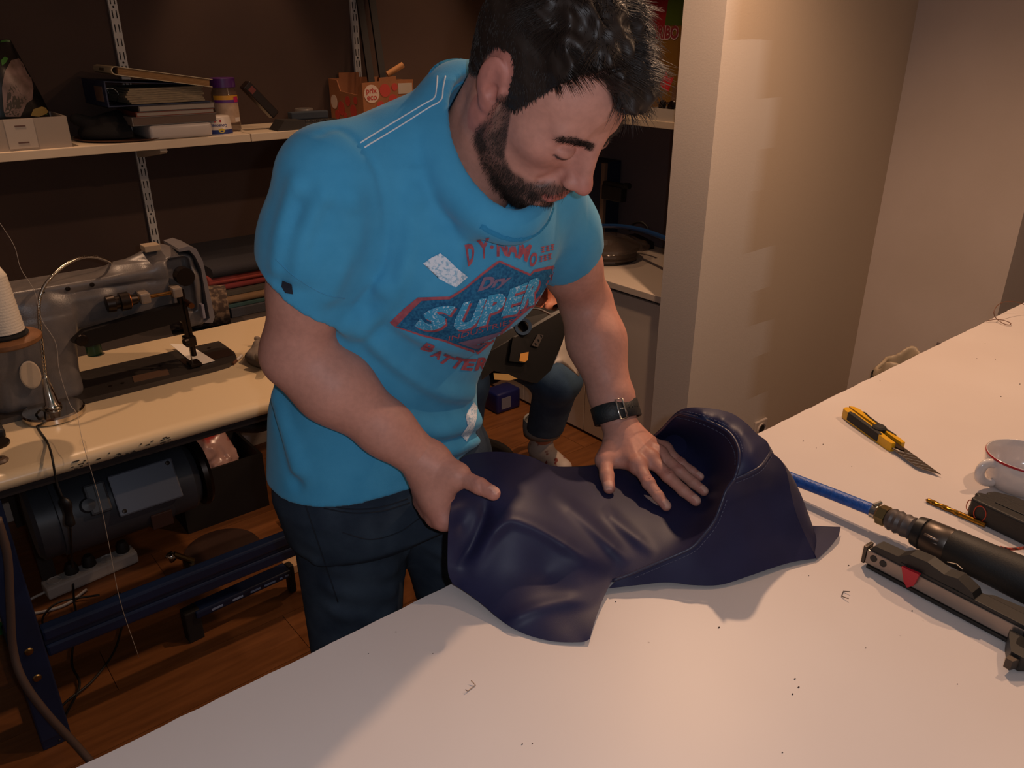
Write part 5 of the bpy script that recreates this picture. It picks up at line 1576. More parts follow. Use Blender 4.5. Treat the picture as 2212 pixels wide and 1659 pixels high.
wn = MB().lathe([(0.010, 0), (0.020, 0.002), (0.022, 0.02), (0.016, 0.022), (0.016, 0.032), (0.023, 0.034), (0.023, 0.055), (0.015, 0.058), (0.012, 0.075)], (0.425, 2.115, 0.998), (1, 0, 0), 20).build('winder_drum', mech_m, mch, smooth=True, auto=30)
MB().lathe([(0.019, 0), (0.0195, 0.004), (0.0195, 0.012), (0.019, 0.014)], (0.470, 2.115, 0.998), (1, 0, 0), 20).build('copper_ring', mat('copper', '#8f5a35', rough=0.35, metal=1.0), wn, smooth=True)
for x_ in (0.505, 0.585):
    MB().box((x_, 2.098, 0.985), (x_ + 0.025, 2.145, 1.012), bev=0.005).build('shaft_bracket', pale_m, mch)
MB().cyl((0.49, 2.115, 0.998), (0.61, 2.115, 0.998), 0.005, n=10).build('shaft', mat('bronze_rod', '#8a6236', rough=0.3, metal=1.0), mch, smooth=True, auto=40)
MB().prism([(0.33, 0.925), (0.36, 0.945), (0.56, 0.965), (0.60, 0.965), (0.605, 0.925), (0.56, 0.918), (0.36, 0.905)], Matrix(((1, 0, 0, 0), (0, 0, 1, 0), (0, 1, 0, 0), (0, 0, 0, 1))), 2.098, 2.125).build('lift_lever', mat('black_oily_lever', '#17110e', rough=0.4, metal=0.4), mch)
MB().lathe([(0.0, 0.004), (0.013, 0.003), (0.015, 0.0)], (0.352, 2.098, 0.925), (0, -1, 0), 16).build('lever_pivot', mech_m, mch)
MB().cyl((0.630, 2.12, 1.03), (0.630, 2.15, 1.03), 0.024, n=18).build('tension_disc', mech_m, mch)
MB().cyl((0.628, 2.105, 0.955), (0.628, 2.15, 0.955), 0.008, n=10).build('thread_guide', MATS['copper'], mch)
MB().cyl((0.612, 2.135, 0.845), (0.607, 2.135, 1.00), 0.0055, n=10).build('needle_bar', mech_m, mch)
MB().cyl((0.626, 2.15, 0.80), (0.621, 2.15, 0.99), 0.0075, n=10).build('presser_bar', mech_m, mch)
MB().box((0.604, 2.125, 0.835), (0.632, 2.160, 0.862), bev=0.003).build('needle_clamp', mech_m, mch)
MB().lathe([(0.0, 0.012), (0.009, 0.012), (0.009, 0.0)], (0.610, 2.13, 0.852), (-1, -0.3, 0), 12).build('clamp_screw', mech_m, mch)
MB().cyl((0.614, 2.137, 0.780), (0.613, 2.136, 0.836), 0.0018, n=6).build('needle', steel_m, mch)
MB().box((0.604, 2.118, SZ + 0.0175), (0.634, 2.158, SZ + 0.027), bev=0.002).build('presser_foot', mech_m, mch)
MB().box((0.660, 2.128, 0.905), (0.668, 2.150, 0.945), bev=0.002).build('face_plate', mat('pale_lilac_plate', '#77737c', rough=0.4), mch)
bd = MB().lathe([(0.0, 0.0015), (0.020, 0.0015), (0.0225, 0.0)], (0.228, 2.1120, 0.862), (0, -1, 0), 24).build('oval_badge', mat('cream_badge', '#b5a28a', rough=0.5), mch)
bd.scale = (1, 1, 1.6); bd.location.z -= 0.862 * 0.6
MB().box((0.216, 2.1215, 0.895), (0.240, 2.1228, 0.955), bev=0.0005).build('model_plate', mat('brown_nameplate', '#5c5048', rough=0.4, metal=0.4), mch)
MB().lathe([(0.0, 0.02), (0.05, 0.02), (0.062, 0.012), (0.062, -0.012), (0.05, -0.02), (0, -0.02)], (0.115, 2.205, 0.985), (1, 0, 0), 28).build('hand_wheel', mech_m, mch, smooth=True, auto=40)

# paper under the needle
p4 = [onz(366, 742, SZ + 0.017), onz(408, 744, SZ + 0.017), onz(464, 779, SZ + 0.017), onz(424, 790, SZ + 0.017)]
mb = MB(); mb.raw(p4 + [p - np.array([0, 0, 0.0008]) for p in p4], [(0, 1, 2, 3), (7, 6, 5, 4), (0, 4, 5, 1), (1, 5, 6, 2), (2, 6, 7, 3), (3, 7, 4, 0)])
tag(mb.build('paper_slip', mat('white_paper', '#d9d0c4', rough=0.8)), 'white slip of paper under the sewing machine foot', 'paper')
# thread cone on its stand
cb = ony(52, 722, 1.98)
stand = thing('spool_stand', 'round wooden spool stand on a post in front of the machine', 'spool stand', (cb[0] - 0.035, 1.98, SZ))
cx_, cz_ = cb[0] - 0.035, cb[2]
MB().lathe([(0.0, -0.012), (0.064, -0.012), (0.069, -0.008), (0.069, 0.0), (0.064, 0.004), (0.0, 0.004)], (cx_, 1.98, cz_), (0, 0, 1), 36).build('disc', mat('worn_plywood', '#7d5230', rough=0.6, col2='#68421f', nscale=25), stand, smooth=True, auto=40)
MB().lathe([(0.0, 0.005), (0.044, 0.005), (0.046, 0.009), (0.043, 0.013), (0, 0.013)], (cx_, 1.98, cz_), (0, 0, 1), 28).build('felt_pad', mat('black_felt', '#14110f', rough=0.95), stand)
MB().tube([(cx_ - 0.075, 1.99, SZ), (cx_ - 0.075, 1.99, cz_ - 0.03), (cx_ - 0.065, 1.985, cz_ - 0.02), (cx_, 1.98, cz_ - 0.0165)], 0.006, n=10).build('post', mech_m, stand, smooth=True)
MB().lathe([(0, 0), (0.03, 0.0), (0.03, 0.005), (0, 0.005)], (cx_ - 0.075, 1.99, SZ), (0, 0, 1), 20).build('foot', mech_m, stand)
MB().cyl((cx_, 1.98, cz_ + 0.013), (cx_, 1.98, cz_ + 0.20), 0.004, n=8).build('spindle', mech_m, stand)
cone = thing('thread_cone', 'big cone of white thread on the spool stand', 'thread', (cx_, 1.98, cz_ + 0.014))
pr_ = [(0.022, 0.0)]
for i in range(60):
    t = i / 59; pr_.append((0.040 - 0.009 * t + 0.0006 * math.sin(i * 2.1), 0.002 + 0.125 * t))
pr_ += [(0.020, 0.150), (0.018, 0.150)]
MB().lathe(pr_, (cx_, 1.98, cz_ + 0.014), (0, 0, 1), 32).build('winding', mat('white_thread_winding', '#cfc3b2', rough=0.8, bump=0.3, bscale=300), cone, smooth=True)
MB().lathe([(0.0, 0.149), (0.016, 0.149), (0.014, 0.165), (0.0, 0.165)], (cx_, 1.98, cz_ + 0.014), (0, 0, 1), 20).build('cone_core', mat('black_cone_core', '#171412', rough=0.6), cone)
tp4 = spline([ony(-8, 470, 1.98), ony(30, 530, 1.975), ony(45, 580, 1.97), ony(75, 630, 1.965), ony(90, 690, 1.96), ony(120, 740, 1.95), ony(128, 800, 1.94), ony(150, 870, 1.93), ony(166, 895, 1.90), ony(180, 960, 1.80), ony(215, 1080, 1.79), ony(236, 1180, 1.79), ony(260, 1300, 1.79), ony(300, 1420, 1.79)], 90)
tag(MB().tube(tp4, 0.0006, n=4).build('loose_thread', mat('pale_thread', '#a89a8c', rough=0.8), smooth=True), 'single pale thread hanging down past the sewing table edge', 'thread')

# chrome gooseneck lamp
chrome_m = mat('chrome', '#cfc6ba', rough=0.12, metal=1.0)
lb = onz(118, 896, SZ)
gl = thing('gooseneck_lamp', 'chrome gooseneck lamp with round base in front of the machine', 'lamp', lb)
MB().lathe([(0.0, 0.0), (0.066, 0.0), (0.070, 0.003), (0.070, 0.014), (0.066, 0.018), (0.020, 0.021), (0.0, 0.021)], lb, (0, 0, 1), 48).build('base', chrome_m, gl, smooth=True, auto=40)
MB().lathe([(0.022, 0.020), (0.020, 0.030), (0.016, 0.034), (0.0075, 0.098), (0.0065, 0.105)], lb, (0, 0, 1), 24).build('socket_cone', chrome_m, gl, smooth=True)
gp = [lb + np.array([0, 0, 0.10]), ony(97, 800, lb[1] + 0.003), ony(88, 720, lb[1] + 0.005), ony(84, 660, lb[1] + 0.01), ony(95, 620, lb[1] + 0.02), ony(125, 585, lb[1] + 0.04), ony(160, 562, lb[1] + 0.06), ony(195, 554, lb[1] + 0.09), ony(228, 562, lb[1] + 0.12), ony(252, 577, lb[1] + 0.14)]
q = spline(gp, 220)
MB().tube(q, [0.0040 + 0.0005 * math.sin(i * 2.4) for i in range(220)], n=10).build('gooseneck', chrome_m, gl, smooth=True)
MB().box(q[-1] + (-0.01, -0.012, -0.016), q[-1] + (0.040, 0.020, 0.008), bev=0.003).build('lamp_head', mat('blue_grey_head', '#5b5d66', rough=0.4), gl)
dk = mat('black_cable', '#120f0e', rough=0.6)
cpts = [lb + np.array([-0.02, -0.012, 0.02]), ony(88, 885, lb[1] - 0.05), onz(74, 905, SZ + 0.006), onz(85, 930, SZ + 0.005), onz(102, 955, SZ + 0.005), ony(112, 985, 1.812), ony(122, 1040, 1.806), ony(135, 1075, 1.80)]
sw = ony(147, 1108, 1.80)
MB().tube(spline(cpts, 40), 0.0026, n=6).build('cable', dk, gl, smooth=True)
MB().tube(spline([ony(137, 1075, 1.80), ony(144, 1090, 1.80), ony(148, 1108, 1.80), ony(151, 1128, 1.80), ony(152, 1137, 1.80)], 14), [0.004, 0.010, 0.0125, 0.0125, 0.012, 0.0105, 0.0095, 0.0095, 0.0105, 0.012, 0.0125, 0.012, 0.009, 0.004], n=12, flat=0.7).build('inline_switch', mat('black_switch', '#0f0d0d', rough=0.5), gl, smooth=True)
MB().tube(spline([ony(152, 1137, 1.80), ony(154, 1180, 1.90), onz(157, 1225, 0.16)], 20), 0.0026, n=6).build('cable', dk, gl, smooth=True)
# small things on the bench
MB_ = onz(205, 765, SZ)
jr = thing('green_jar', 'small dark green jar behind the sewing machine arch', 'jar', MB_)
MB().lathe([(0.0, 0.0), (0.020, 0.0), (0.021, 0.003), (0.021, 0.028), (0, 0.028)], MB_, (0, 0, 1), 20).build('glass', mat('green_plastic', '#12472a', rough=0.3), jr, smooth=True, auto=40)
MB().lathe([(0.022, 0.0285), (0.022, 0.040), (0.020, 0.042), (0.0, 0.042)], MB_, (0, 0, 1), 20).build('lid', mat('dark_green_lid', '#0d3320', rough=0.4), jr, smooth=True, auto=40)
F = Field((0.66, 1.93, SZ - 0.01), (1.02, 2.32, SZ + 0.12), 0.005)
r_ = random.Random(4)
F.add(ell((0.825, 2.08, SZ + 0.012), (0.075, 0.09, 0.030)))
for i in range(16):
    a = np.array([0.825 + r_.uniform(-0.07, 0.06), 2.08 + r_.uniform(-0.08, 0.08), SZ + r_.uniform(0.01, 0.045)]); b = a + np.array([r_.uniform(-0.05, 0.05), r_.uniform(-0.06, 0.06), r_.uniform(-0.01, 0.02)])
    F.add(cap(a, b, 0.012, 0.009), 0.012)
F.sub(halfspace((0, 0, SZ + 0.001), (0, 0, -1), (0.6, 1.9, SZ - 0.02), (1.1, 2.4, SZ + 0.003)))
V, Q = F.mesh(); V = lap(V, Q, 1)
tag(link('cleaning_rag', npmesh('cleaning_rag', V, Q), mat('grey_rag', '#5c5450', rough=0.95, col2='#7a6c60', nscale=20)), 'crumpled grey cleaning rag at the end of the sewing table', 'rag')
a, b = onz(503, 786, SZ + 0.005), onz(522, 768, SZ + 0.006)
sd_ = thing('seam_ripper', 'small tool with brown tip and white handle beside the rag', 'tool', a - np.array([0, 0, 0.005]))
MB().cyl(a, a * 0.6 + b * 0.4, 0.0045, n=10).build('tip', mat('brown_tip', '#5a3420', rough=0.5), sd_)
MB().cyl(a * 0.6 + b * 0.4, b, 0.004, n=10).build('handle', mat('white_handle', '#cabfb2', rough=0.5), sd_)
kb = onz(0, 998, SZ)
tag(MB().lathe([(0, 0), (0.016, 0), (0.018, 0.004), (0.014, 0.009), (0.006, 0.010), (0.005, 0.007), (0, 0.007)], kb, (0, 0, 1), 20).build('brown_button', mat('brown_button', '#5d4a3a', rough=0.5), smooth=True, auto=40), 'round brown button at the front edge of the sewing table', 'button')
bk = onz(-4, 940, SZ)
dv = thing('black_remote', 'black handheld gadget at the left end of the sewing table', 'gadget', bk)
MB().box(bk + (-0.03, -0.025, 0), bk + (0.014, 0.022, 0.022), bev=0.006).build('shell', dk, dv)
MB().box(bk + (0.002, -0.012, 0.0221), bk + (0.006, -0.006, 0.0232)).build('key', mat('green_key', '#1c5a34', rough=0.5), dv)

# ---- under the bench
mot_m = mat('grey_motor_paint', '#3a3c43', rough=0.45, col2='#303238', nscale=10)
mo = thing('clutch_motor', 'dark grey clutch motor hanging under the sewing table', 'motor', (0.35, 2.08, 0.36))
mcx = (0.345, 2.10, 0.475)
MB().lathe([(0.0, -0.205), (0.085, -0.205), (0.098, -0.195), (0.098, -0.150), (0.104, -0.148), (0.104, 0.120), (0.098, 0.122), (0.096, 0.185), (0.080, 0.205), (0.0, 0.205)], mcx, (1, 0, 0), 40).build('housing', mot_m, mo, smooth=True, auto=35)
MB().lathe([(0.0, 0.206), (0.062, 0.206), (0.095, 0.212), (0.098, 0.225), (0.09, 0.235), (0.0, 0.235)], mcx, (1, 0, 0), 32).build('pulley', mech_m, mo, smooth=True, auto=40)
MJ = Matrix.Translation((0.40, 2.10, 0.475)) @ Matrix.Rotation(math.radians(-30), 4, 'X')
jb = MB().box((-0.075, -0.122, -0.055), (0.085, -0.095, 0.055), MJ, bev=0.004).build('terminal_box', mat('blue_grey_box', '#565a66', rough=0.4, metal=0.3), mo)
for (x_, z_) in ((-0.062, -0.043), (0.072, 0.043)):
    MB().lathe([(0, 0.002), (0.005, 0.0015), (0.006, 0)], MJ @ Vector((x_, -0.122, z_)), tuple(MJ.to_3x3() @ Vector((0, -1, 0))), 10).build('box_screw', mech_m, jb)
MB().box((-0.135, -0.126, -0.03), (-0.085, -0.09, 0.05), MJ, bev=0.006).build('switch_box', mot_m, mo)
MB().lathe([(0.0, 0.022), (0.016, 0.020), (0.020, 0.0)], MJ @ Vector((-0.135, -0.108, 0.0)), tuple(MJ.to_3x3() @ Vector((0, -1, 0))), 14).build('cable_gland', mot_m, mo)
MB().box((0.40, 1.997, 0.40), (0.455, 2.02, 0.445), bev=0.003).build('rating_plate', mat('rust_plate', '#3a2119', rough=0.6), mo)
MB().prism([(0, 0), (0.30, 0), (0.28, -0.10), (0.22, -0.16), (0.06, -0.16)], Matrix(((1, 0, 0, 0.20), (0, 0, 1, 0), (0, 1, 0, SZ - 0.061), (0, 0, 0, 1))), 2.09, 2.13).build('hanger', mech_m, mo)
# lever arm and lower black guard at the right
MB().tube(spline([(0.56, 2.02, 0.66), (0.66, 2.0, 0.63), (0.74, 2.02, 0.60), (0.80, 2.08, 0.62), (0.82, 2.2, 0.66)], 20), 0.03, n=10, flat=0.6).build('lever_arm', dk, mo, smooth=True)
cr_ = thing('black_crate', 'black plastic crate on the floor behind the motor', 'crate', (0.76, 2.66, 0))
MB().box((0.62, 2.55, 0.0), (0.92, 2.80, 0.012)).build('crate_floor', dk, cr_)
for (lo, hi) in (((0.62, 2.55, 0.012), (0.92, 2.56, 0.22)), ((0.62, 2.79, 0.012), (0.92, 2.80, 0.22)), ((0.62, 2.56, 0.012), (0.63, 2.79, 0.22)), ((0.91, 2.56, 0.012), (0.92, 2.79, 0.22))):
    MB().box(lo, hi).build('crate_wall', dk, cr_)
F = Field((0.60, 2.52, 0.0), (0.92, 2.82, 0.42), 0.005)
F.add(ell((0.765, 2.675, 0.16), (0.105, 0.095, 0.13))); F.add(cap((0.75, 2.66, 0.24), (0.70, 2.62, 0.33), 0.045, 0.012), 0.05); F.add(cap((0.80, 2.68, 0.24), (0.82, 2.66, 0.31), 0.04, 0.012), 0.05)
for i in range(26):
    a = np.array([0.765 + r_.uniform(-0.11, 0.11), 2.62 + r_.uniform(-0.06, 0.06), 0.10 + r_.uniform(0, 0.22)]); b = a + np.array([r_.uniform(-0.08, 0.08), r_.uniform(-0.03, 0.03), r_.uniform(-0.06, 0.08)])
    F.bump([a, b], 0.012, r_.choice((-0.012, 0.010)))
V, Q = F.mesh(); V = lap(V, Q, 1)
tag(link('plastic_bag', npmesh('plastic_bag', V, Q), mat('pinkish_plastic_bag', '#b08a80', rough=0.25, col2='#a03a36', nscale=9, lo=0.52, hi=0.62)), 'crumpled white and red plastic bag in the black crate', 'bag')
# power strip with plugs
pa, pb_ = onz(92, 1262, 0.05), onz(288, 1180, 0.05); pd = pb_ - pa; PL = float(np.linalg.norm(pd)); MP = frame(pa - np.array([0, 0, 0.05]), pd)
ps = thing('power_strip', 'white power strip with plugs on the floor under the bench', 'power strip', pa - np.array([0, 0, 0.05]))
wp_ = mat('white_plastic', '#a8a09a', rough=0.45)
MB().box((0, -0.03, 0.002), (PL, 0.03, 0.045), MP, bev=0.008).build('strip_body', wp_, ps)
for k in range(5):
    MB().lathe([(0.021, 0.0455), (0.021, 0.049), (0.019, 0.049), (0.017, 0.046)], MP @ Vector((PL * (0.12 + 0.19 * k), 0, 0)), (0, 0, 1), 20, caps=False).build('outlet_ring', wp_, ps)
for k in (1, 2, 4):
    MB().lathe([(0.0, 0.085), (0.013, 0.085), (0.019, 0.070), (0.021, 0.050), (0, 0.050)], MP @ Vector((PL * (0.12 + 0.19 * k), 0, 0)), (0, 0, 1), 16).build('plug', dk, ps, smooth=True, auto=40)
MB().tube(spline([MP @ Vector((0, 0, 0.02)), MP @ Vector((-0.05, 0.0, 0.012)), MP @ Vector((-0.07, -0.05, 0.006)), MP @ Vector((0.02, -0.09, 0.006)), MP @ Vector((0.10, -0.06, 0.006))], 30), 0.0045, n=8).build('power_cord', wp_, ps, smooth=True)
# cables
for pts, lab in (([onz(158, 1262, .10), onz(160, 1300, .02), onz(165, 1340, .012), onz(155, 1430, .012), onz(172, 1480, .012), onz(140, 1550, .012), onz(128, 1600, .012)], 'thin black cable from the power strip toward the table leg'),
                 ([onz(265, 1350, .012), onz(245, 1410, .012), onz(200, 1470, .012), onz(150, 1510, .012), onz(128, 1530, .012)], 'thin black cable lying in a curve on the floor'),
                 ([onz(215, 1285, .012), onz(130, 1300, .012), onz(95, 1330, .012), onz(105, 1350, .012), onz(200, 1310, .012), onz(260, 1280, .012)], 'dark cable looped on the floor behind the crossbar')):
    tag(MB().tube(spline(pts, 50), 0.0032, n=6).build('floor_cable', dk, smooth=True), lab, 'cable', 'cables on the floor')
hp2 = [ony(-6, 1120, 1.78), ony(16, 1200, 1.78), ony(22, 1300, 1.78), ony(28, 1400, 1.78), ony(50, 1470, 1.76), ony(100, 1540, 1.74), ony(165, 1610, 1.72), ony(200, 1650, 1.70)]
tag(MB().tube(spline(hp2, 60), 0.009, n=8).build('grey_tube', mat('grey_brown_hose', '#4a3a33', rough=0.6), smooth=True), 'grey brown hose hanging in front of the blue table leg', 'hose')
# treadle: blue bar with pale marks, wooden block, round brown foot plate
ta, tb_ = onz(418, 1318, 0.10), onz(622, 1226, 0.10); MTd = frame(ta, tb_ - ta); TL_ = float(np.linalg.norm(tb_ - ta))
tr = thing('treadle_bar', 'blue treadle bar with pale marks low under the sewing table', 'treadle', ta - np.array([0, 0, 0.10]))
MB().box((0, -0.018, -0.024), (TL_, 0.035, 0.0), MTd, bev=0.005).build('bar', blue_m, tr)
for k, (x0, x1) in enumerate(((0.15, 0.26), (0.36, 0.47), (0.55, 0.66), (0.70, 0.82), (0.87, 0.90), (0.93, 0.97))):
    MB().box((TL_ * x0, -0.0192, -0.016), (TL_ * x1, -0.0178, -0.010), MTd).build('pale_mark', mat('pale_blue_mark', '#7d8fb0', rough=0.6), tr)
MB().box((-0.03, -0.01, -0.10), (0.015, 0.03, 0.002), MTd, bev=0.004).build('stirrup', dk, tr)
MB().box((TL_, 0.0, -0.099), (TL_ + 0.02, 0.03, -0.0), MTd, bev=0.004).build('stirrup', dk, tr)
wa, wb = onz(618, 1222, 0.03), onz(694, 1186, 0.03); MW = frame(wa, wb - wa); WL = float(np.linalg.norm(wb - wa))
tag(MB().box((0, -0.02, -0.03), (WL, 0.03, 0.0), MW, bev=0.002).build('wood_offcut', mat('pale_pine', '#b5895a', rough=0.6, col2='#c9a885', nscale=6)), 'pale pine offcut on the floor beside the jeans', 'wood')
fc = onz(478, 1178, 0.03)
fp = thing('foot_plate', 'round dark brown foot plate on the floor under the motor', 'foot plate', (fc[0], fc[1], 0))
MB().lathe([(0, 0.0), (0.125, 0.0), (0.128, 0.006), (0.12, 0.018), (0, 0.024)], (fc[0], fc[1], 0), (0, 0, 1), 40).build('disc', mat('dark_brown_leather', '#2c1911', rough=0.5), fp, smooth=True, auto=40)
mo2 = onz(362, 1205, 0.06)
MB().cyl((fc[0] - 0.10, fc[1] - 0.01, 0.018), (mo2[0] + 0.02, mo2[1], 0.065), 0.010, n=10).build('rod', brass_m, fp)
MB().lathe([(0.0, 0.0), (0.016, 0.002), (0.018, 0.012), (0.016, 0.024), (0, 0.026)], (mo2[0], mo2[1], 0.052), (0.8, 0.3, 0.2), 12).build('knuckle', chrome_m, fp, smooth=True)
# patterned shopping bag at the far left
bg0 = onz(28, 1370, 0.0)
bagm = mat('printed_bag_white', '#9a948c', rough=0.5)
sb_ = thing('shopping_bag', 'white shopping bag with green border and red letters at the far left', 'bag', (bg0[0] - 0.12, bg0[1] + 0.06, 0))
bx0, bx1, by0, by1 = bg0[0] - 0.28, bg0[0] + 0.045, bg0[1] + 0.02, bg0[1] + 0.14
mb = MB()
mb.raw([(bx0, by0, 0), (bx1, by0, 0), (bx1, by1, 0), (bx0, by1, 0), (bx0 + 0.01, by0 + 0.01, 0.42), (bx1 - 0.02, by0 + 0.02, 0.43), (bx1 - 0.02, by1 - 0.03, 0.43), (bx0 + 0.01, by1 - 0.02, 0.42)], [(0, 1, 5, 4), (1, 2, 6, 5), (2, 3, 7, 6), (3, 0, 4, 7), (3, 2, 1, 0)])
mb.build('bag_body', bagm, sb_)
gm_ = mat('green_print', '#1f6a35', rough=0.5); rm_ = mat('red_print', '#9c2430', rough=0.5)
def bagface(u, w): return np.array([bx0 + (bx1 - bx0) * u + (0.01 - 0.03 * u) * w, by0 + (0.01 + 0.01 * u) * w - 0.0012, 0.42 * w])
def bagpoly(name, pts, m):
    P = [bagface(*q) for q in pts]; mbb = MB(); mbb.raw(P + [p + np.array([0, 0.001, 0]) for p in P], [tuple(range(len(P))), tuple(range(2 * len(P) - 1, len(P) - 1, -1))]); mbb.build(name, m, sb_)
bagpoly('green_border', [(0.90, 0.0), (1.0, 0.0), (1.0, 1.0), (0.93, 1.0)], gm_); bagpoly('green_border', [(0.0, 0.0), (0.90, 0.0), (0.90, 0.10), (0.0, 0.10)], gm_)
th = np.linspace(math.pi * 0.5, math.pi * 1.5, 14)
bagpoly('red_letter', [(0.84 + 0.10 * math.cos(t), 0.55 + 0.16 * math.sin(t)) for t in th] + [(0.84 + 0.05 * math.cos(t), 0.55 + 0.08 * math.sin(t)) for t in th[::-1]], rm_)
bagpoly('green_leaf', [(0.90 - 0.0, 0.30), (0.80, 0.24), (0.74, 0.14), (0.88, 0.16)], gm_)

# ---- stacked fabrics behind the machine, on a low bench
lowb = thing('low_bench', 'low dark bench behind the sewing table holding fabrics', 'bench', (0.75, 2.77, 0))
dbm = mat('dark_board', '#2a211d', rough=0.8)
MB().box((0.15, 2.50, 0.70), (1.45, 3.03, 0.73)).build('board', dbm, lowb)
for (x_, y_) in ((0.18, 2.53), (0.18, 3.0), (1.42, 2.53), (1.42, 3.0)):
    MB().box((x_ - 0.02, y_ - 0.02, 0), (x_ + 0.02, y_ + 0.02, 0.70)).build('leg', dbm, lowb)
LBZ = 0.7305
rr0 = np.array([0.83, 2.58, LBZ + 0.075])
roll = MB(); roll.tube([(0.70, 2.60, LBZ + 0.068), (0.875, 2.545, LBZ + 0.066)], 0.066, n=24)
tag(roll.build('carpet_roll', mat('brown_tweed', '#33261f', rough=0.95, col2='#6d5a49', nscale=60, lo=0.45, hi=0.62), smooth=True, auto=40), 'roll of dark brown tweed behind the sewing machine', 'fabric roll')
fabs = [('#3a3a40', 'dark grey fabric sample book at the bottom of the stack', .032), ('#2f4a4a', 'thin teal fabric folder in the stack', .012), ('#7a6046', 'tan fabric sample book in the stack', .028), ('#4a443c', 'olive grey fabric swatch in the stack', .016), ('#7a3030', 'folded dark red fabric in the stack', .024), ('#a0473f', 'folded coral red fabric near the top of the stack', .028), ('#1d1b22', 'black folded fabric on top of the stack', .034)]
zz = LBZ
for i, (c_, lab, h_) in enumerate(fabs):
    x0 = 0.885 + rnd.uniform(-0.01, 0.02) - 0.006 * i; y0 = 2.60 + rnd.uniform(-0.01, 0.02)
    fab_mat = mat('fabric_' + str(i), c_, rough=0.95, bump=0.2, bscale=300)
    if i >= 4 or i == 2:
        # folded edge towards the camera
        pts = []
        n = 12
        prof = [(0.40, 0), (0.02, 0)] + [(0.02 - 0.5 * h_ * math.sin(t), h_ / 2 - h_ / 2 * math.cos(t)) for t in np.linspace(0.2, math.pi - 0.2, n)] + [(0.02, h_), (0.40, h_)]
        mb = MB().prism([(y, z) for y, z in prof], Matrix(((0, 0, 1, x0), (1, 0, 0, y0), (0, 1, 0, zz), (0, 0, 0, 1))), 0.0, 0.36)
        o = mb.build('folded_fabric', fab_mat)
    else:
        o = MB().box((x0, y0, zz), (x0 + 0.36, y0 + 0.38, zz + h_ - 0.0005), bev=0.002).build('sample_book', fab_mat)
    tag(o, lab, 'fabric', 'fabrics stacked behind the machine'); zz += h_ + 0.0004
# ------------------------------------------------------------------ things on the shelf
def sbase(px, py): 
    p = onz(px, py, SHZ); return p, float((p - CAM) @ FW) / FPX
# translucent box with a bag in it, far left
tb0 = onz(150, 314, SHZ)
clr_m = mat('frosted_plastic', '#b7a695', rough=0.45, trans=0.35, alpha=0.93)
bxs = thing('storage_box', 'frosted plastic storage box at the left end of the shelf', 'box', (tb0[0] - 0.12, 2.86, SHZ))
x1b = tb0[0]; x0b = x1b - 0.235
for (lo, hi, nm) in (((x0b, 2.762, SHZ), (x1b, 2.765, SHZ + 0.088), 'front_wall'), ((x0b, 2.955, SHZ), (x1b, 2.958, SHZ + 0.088), 'back_wall'), ((x0b, 2.765, SHZ), (x0b + 0.003, 2.955, SHZ + 0.088), 'side_wall'), ((x1b - 0.003, 2.765, SHZ), (x1b, 2.955, SHZ + 0.088), 'side_wall'), ((x0b, 2.765, SHZ), (x1b, 2.955, SHZ + 0.003), 'box_floor')):
    MB().box(lo, hi).build(nm, clr_m, bxs)
lbp = MB().box((x1b - 0.165, 2.7592, SHZ + 0.006), (x1b - 0.09, 2.7618, SHZ + 0.086)).build('label_panel', mat('pale_label_panel', '#a89a8c', rough=0.5), bxs)
for z in (0.066, 0.020):
    MB().box((x1b - 0.140, 2.7582, SHZ + z), (x1b - 0.112, 2.7593, SHZ + z + 0.004)).build('label_slot', mat('label_slot_brown', '#5a4038', rough=0.7), lbp)
# glossy black snack bag standing in the box
cxb = x0b + 0.10
def bagpt(u, v):   # u across 0..1, v up 0..1
    w = 0.115 * (1 - 0.55 * max(0, v - 0.35) ** 1.1)
    x_ = cxb + (u - 0.5) * 2 * w - 0.02 * v
    puff = math.sin(math.pi * min(max(u, 0), 1)) ** 0.7 * math.sin(math.pi * min(max(v * 0.97 + 0.015, 0), 1)) ** 0.5
    return x_, puff, SHZ + 0.006 + 0.29 * v
P1 = np.zeros((26, 26, 3)); P2 = P1.copy()
for i in range(26):
    for j in range(26):
        u, v = i / 25, j / 25; x_, pf, z_ = bagpt(u, v)
        P1[i, j] = (x_, 2.85 - 0.055 * pf + 0.03 * v + 0.003 * math.sin(9 * v + 7 * u), z_); P2[i, j] = (x_, 2.852 + 0.05 * pf + 0.03 * v, z_)
sbag = thing('snack_bag', 'glossy black snack bag with green leaves standing in the storage box', 'bag', (cxb, 2.85, SHZ + 0.006))
fo = mat('glossy_black_foil', '#0d0c0b', rough=0.22, spec=0.6)
MB().grid(P1).build('front_foil', fo, sbag, smooth=True); MB().grid(P2).build('back_foil', fo, sbag, smooth=True)
fbv = BVHTree.FromPolygons([Vector(p) for p in P1.reshape(-1, 3)], [(i * 26 + j, (i + 1) * 26 + j, (i + 1) * 26 + j + 1, i * 26 + j + 1) for i in range(25) for j in range(25)])
def bagdecal(name, pts, m):
    V2, F2 = subdiv2d(pts, [tuple(range(len(pts)))], 8.0); P = []
    for p in V2:
        r = hit(fbv, p[0], p[1]); P.append(None if r is None else r[0] + np.array([0, -0.0012, 0]))
    ids = {}; out = []
    for i, p in enumerate(P):
        if p is not None: ids[i] = len(out); out.append(p)
    fs = [tuple(ids[i] for i in q) for q in F2 if all(i in ids for i in q)]
    if fs:
        mb = MB(); mb.raw(out, fs); mb.build(name, m, sbag, smooth=True, recalc=False)
